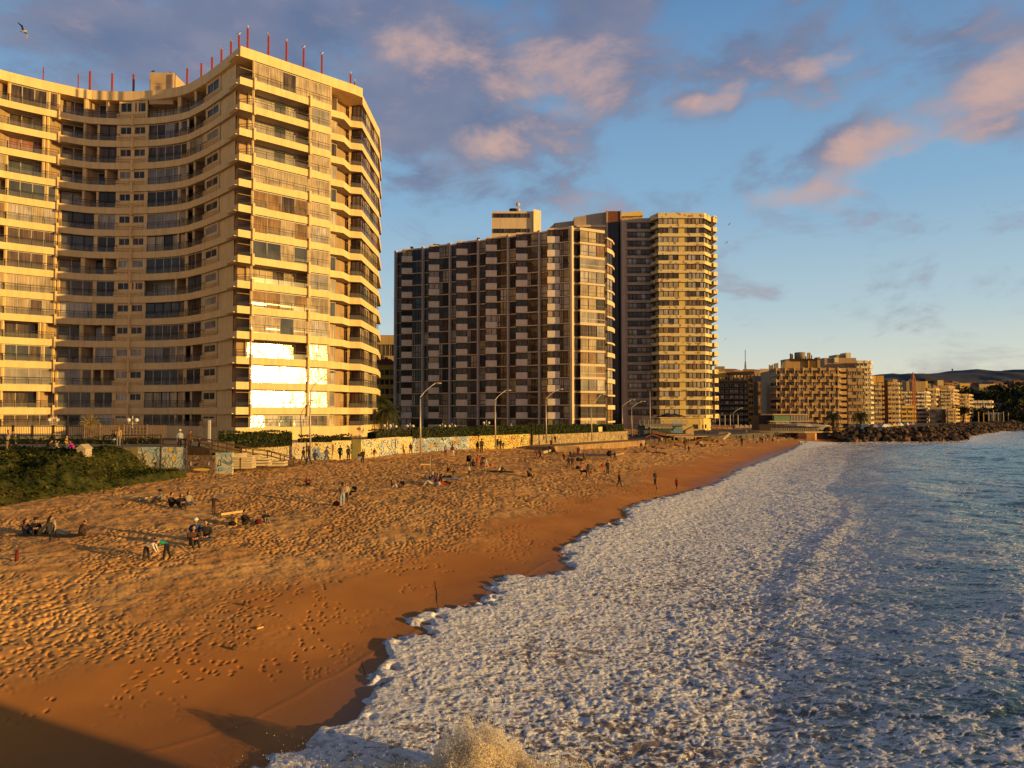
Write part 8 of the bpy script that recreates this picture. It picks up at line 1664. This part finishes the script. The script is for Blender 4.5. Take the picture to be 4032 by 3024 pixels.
# gulls
GW_ = mat('gull_white', (.70,.68,.64), .7); GK = mat('gull_dark_wing', (.06,.06,.065), .7); BEAK = mat('gull_beak', (.55,.35,.05), .5)
def gull(loc, rz, label, fly=False, s=1.0, group=None, bank_=0):
    o = empty('gull', loc, rz, label, 'gull', group); o.scale = (s,s,s); o.rotation_euler = (0,bank_,rz)
    def ch(nm, mb): x = bpy.data.objects.new(nm, mb.data(nm)); col.objects.link(x); x.parent = o
    b = MB(); 
    if fly: b.tube([(0,.28,0),(0,.12,.0),(0,-.1,0),(0,-.22,.02),(0,-.30,.02)],[.02,.06,.08,.05,.02],GW_,8)
    else: b.tube([(0,.26,.17),(0,.12,.20),(0,-.04,.26),(0,-.12,.36),(0,-.16,.42),(0,-.20,.41)],[.02,.08,.10,.06,.05,.02],GW_,8)
    h = (0,-.30,.02) if fly else (0,-.20,.41); b.tube([h,(0,h[1]-.06,h[2]-.01)],[.014,.005],BEAK,5); ch('body', b)
    for sd in (-1,1):
        w_ = MB()
        if fly: w_.mesh([(sd*.05,-.10,.03),(sd*.05,.08,.03),(sd*.38,-.12,.20),(sd*.36,.06,.18),(sd*.75,.06,.10),(sd*.72,.12,.09)],[(0,2,3,1),(2,4,5,3)],GW_ if sd > 0 else GK)
        else: w_.mesh([(sd*.09,-.06,.32),(sd*.11,.05,.20),(sd*.03,.34,.18),(sd*.05,.10,.31)],[(0,1,2,3)],GK)
        ch('wing', w_)
    if not fly:
        for sd in (-1,1): l = MB(); l.tube([(sd*.03,0,.18),(sd*.03,0,0)],.008,BEAK,4); ch('leg', l)
for i, k, rz in ((10,10,LF),(11,11,LF),(12,12,RT),(13,13,FT),(14,14,LF),(15,15,FT),(16,16,RT),(17,17,RT),(18,18,FT),(19,19,FT)):
    x, y, z = PT[k]; gull((x,y,z), rz+.3, {10:'gull on the shortest bird-topped post left of the roof corner',11:'gull on the second bird-topped post left of the roof corner',12:'gull on the post just left of the roof corner',13:'gull on the tallest red post at the roof corner',14:'gull on the first post along the sunlit roof edge',15:'gull on the second post along the sunlit roof edge',16:'gull on the third post along the sunlit roof edge',17:'gull on the fourth post along the sunlit roof edge',18:'gull on the short post near the right roof end',19:'gull on the lowest post at the right roof end'}[i], s=1.0, group='gulls perched on the roof posts')
for c,x,y,Yd,rz,s_,lb,bk_ in (('A',200,270,60,RT,.95,'pale gull gliding at the upper left of the sky',.5),('G',2112,370,150,RT,1.0,'upper gull right of the yellow tower',.1),('G',2088,567,150,LF,1.0,'lower gull right of the yellow tower',-.1),('G',2072,1602,170,LF,.6,'tiny gull low beside the yellow tower',.1)):
    q = atY(*cr(c,x,y),Yd); gull(tuple(q), rz, lb, True, s_, bank_=bk_)
for x,y,lb in ((1316,622,'left dark pigeon on the ochre lift house'),(1329,622,'right dark pigeon on the ochre lift house')):
    q = atY(*cr('A',x,y),112.5); b = MB(); b.tube([(q.x-.18,q.y,q.z),(q.x,q.y,q.z+.1),(q.x+.1,q.y,q.z+.22),(q.x+.16,q.y,q.z+.22)],[.02,.09,.05,.02],GK,6); tag(b.build('pigeon'), lb, 'pigeon')
# ================================================================== thrown-up wave by the pier
SPM = bpy.data.materials.new('spray_foam'); SPM.use_nodes = True; nt_ = SPM.node_tree; b_ = nt_.nodes['Principled BSDF']; b_.inputs['Base Color'].default_value = (.80,.72,.60,1); b_.inputs['Roughness'].default_value = .55; b_.inputs['Transmission Weight'].default_value = .12; b_.inputs['Subsurface Weight'].default_value = .6; b_.inputs['Subsurface Radius'].default_value = (.3,.25,.2)
tcs = nt_.nodes.new('ShaderNodeTexCoord'); ns_ = nt_.nodes.new('ShaderNodeTexNoise'); ns_.inputs['Scale'].default_value = 9; ns_.inputs['Detail'].default_value = 7; ns_.inputs['Roughness'].default_value = .7; nt_.links.new(tcs.outputs['Object'], ns_.inputs[0])
rps = nt_.nodes.new('ShaderNodeValToRGB'); rps.color_ramp.elements[0].position = .35; rps.color_ramp.elements[0].color = (.66,.48,.28,1); rps.color_ramp.elements[1].position = .6; rps.color_ramp.elements[1].color = (.90,.76,.52,1); nt_.links.new(ns_.outputs['Fac'], rps.inputs[0]); nt_.links.new(rps.outputs[0], b_.inputs['Base Color'])
bps = nt_.nodes.new('ShaderNodeBump'); bps.inputs['Strength'].default_value = 1; bps.inputs['Distance'].default_value = .12; nt_.links.new(ns_.outputs['Fac'], bps.inputs['Height']); nt_.links.new(bps.outputs[0], b_.inputs['Normal'])
gx = np.linspace(-6.5, 3.2, 420); gy = np.linspace(14.0, 21.5, 300); GX, GY = np.meshgrid(gx, gy)
def mound(cx, cy, rx, ry, h): return h*np.clip(1-((GX-cx)/rx)**2-((GY-cy)/ry)**2, 0, 1)**.8
hh_ = np.maximum.reduce([mound(-.75,17.7,1.2,.9,.95), mound(.25,17.4,1.1,.8,.6), mound(-1.5,17.2,1.2,.9,.5), mound(-2.6,17.6,1.5,1.0,.38), mound(-4.0,17.9,1.5,.9,.26), mound(1.1,17.0,1.2,.8,.45)])
tex_ = fbm(GX*2.6, GY*2.6+4, 5, .62); rid = 1-np.abs(2*fbm(GX*5+9, GY*5, 4, .6)-1)
hz = hh_*(.88+.24*fbm(GX*1.6, GY*1.6+4, 3)) + .05*(tex_-.5)
base_z = -.15 + .0*GX
spl = grid_mesh('wave_splash', GX, GY, base_z+hz*1.12+.12*(hh_ > 0), SPM, keep=(hh_ > .03)); tag(spl, 'golden lit splash of a wave thrown up at the bottom edge', 'splash', kind='stuff')
dr_ = MB(); rs2 = random.Random(4)
SPT = bpy.data.materials.new('spray_film'); SPT.use_nodes = True; n3 = SPT.node_tree; n3.nodes.clear(); o3 = n3.nodes.new('ShaderNodeOutputMaterial'); d3 = n3.nodes.new('ShaderNodeBsdfDiffuse'); d3.inputs[0].default_value = (.95,.88,.76,1); t3 = n3.nodes.new('ShaderNodeBsdfTranslucent'); t3.inputs[0].default_value = (.95,.86,.68,1); m3 = n3.nodes.new('ShaderNodeMixShader'); m3.inputs[0].default_value = .5; n3.links.new(d3.outputs[0], m3.inputs[1]); n3.links.new(t3.outputs[0], m3.inputs[2]); n3.links.new(m3.outputs[0], o3.inputs[0])
def froth():
    q = random.random()
    if q < .5: c = (-.75,17.7,1.25,.9,1.42)
    elif q < .68: c = (.2,17.45,1.1,.8,.8)
    else: c = random.choice([(-1.9,17.5,1.3,.9,.70),(-3.2,17.9,1.5,.9,.48),(1.25,17.3,1.2,.8,.78),(-4.6,18.2,1.3,.8,.36),(2.1,17.2,1.0,.7,.35)])
    a = random.uniform(0,6.283); rr = random.random()**.5; X_0 = c[0]+math.cos(a)*rr*c[2]*(1+.10*math.sin(5*a+c[0])); Y_0 = c[1]+math.sin(a)*rr*c[3]; top = c[4]*(1-rr*rr)**.75*(1+.22*math.sin(X_0*7.1)*math.sin(Y_0*5+X_0*3)); return Vector((X_0, Y_0, -.05+top*(1-.22*random.random()**2)+(random.random() < .18)*random.random()**2*.34))
fr_ = MB(); leaf_cloud(fr_, froth, 30000, .020, [SPT]); tag(fr_.build('froth'), 'frothy golden lump of water thrown up by the wave', 'froth', kind='stuff')
def drop(x, y, z, s_): dr_.mesh([(x+s_,y,z),(x-s_,y,z),(x,y+s_,z),(x,y-s_,z),(x,y,z+s_*1.4),(x,y,z-s_*1.4)], [(0,2,4),(2,1,4),(1,3,4),(3,0,4),(2,0,5),(1,2,5),(3,1,5),(0,3,5)], SPM)
for _ in range(6000):
    j = rs2.randrange(300); i = rs2.randrange(420); h0 = hh_[j,i]
    if h0 < .02: continue
    out = rs2.random()**3*.28; drop(gx[i]+rs2.gauss(0,.04)+out*.3*rs2.uniform(-1,1), gy[j]+rs2.gauss(0,.04), base_z[j,i]+hz[j,i]*1.12+.1+out*(.3+h0), rs2.uniform(.006,.022)*(1.7 if rs2.random() < .06 else 1))
for _ in range(1500):
    if rs2.random() < .6: x = rs2.gauss(-3.6,1.1); y = 18.6+rs2.gauss(0,.5); z = .25+rs2.random()**2*.5
    else: x = rs2.gauss(1.3,.8); y = rs2.gauss(17.5,.5); z = .2+rs2.random()**1.8*.7
    drop(x, y, z, rs2.uniform(.005,.016))
tag(dr_.build('spray_drops'), 'loose drops of spray above the breaking splash', 'spray', kind='stuff')
# the pier the picture is taken from: unseen, its wide head shaped to shadow the near sand
PRM = mat('pier_concrete', (.30,.26,.22), .9, .15, .6); ax_ = Vector((SX, SY)); pn_ = Vector((-SY, SX))*1.0
def pr(t, d): v = ax_*t + pn_*d; return (v.x, v.y)
pier_o = empty('pier', (30,-4,6), 0, 'concrete pier under the camera with an unseen head added to shade the near sand', 'pier')
b = MB(); b.prism([pr(-10,-9),pr(90,-9),pr(90,-1.0),pr(-2,-1.0),pr(-10,-5)], 6.1, 6.8, PRM); b.prism([pr(24,-1.0),pr(90,-1.0),pr(90,14.2),pr(24,14.2)], 5.2, 6.8, PRM); b.build('deck', pier_o)
b = MB(); b.prism([pr(26,4),pr(80,4),pr(80,13.6),pr(26,13.6)], 0.9, 6.79, PRM); b.build('shadow_block', pier_o)  # unseen solid block added under the deck to stop the low sun
for t in range(26,90,7):
    for d_ in (-5,0,6,12.5): q = MB(); v = pr(t,d_); q.tube([(v[0],v[1],-3),(v[0],v[1],5.25)],.35,PRM,10); q.build('pile', pier_o)
# objects built away from the origin keep their own base point
print('objects', len(bpy.data.objects))
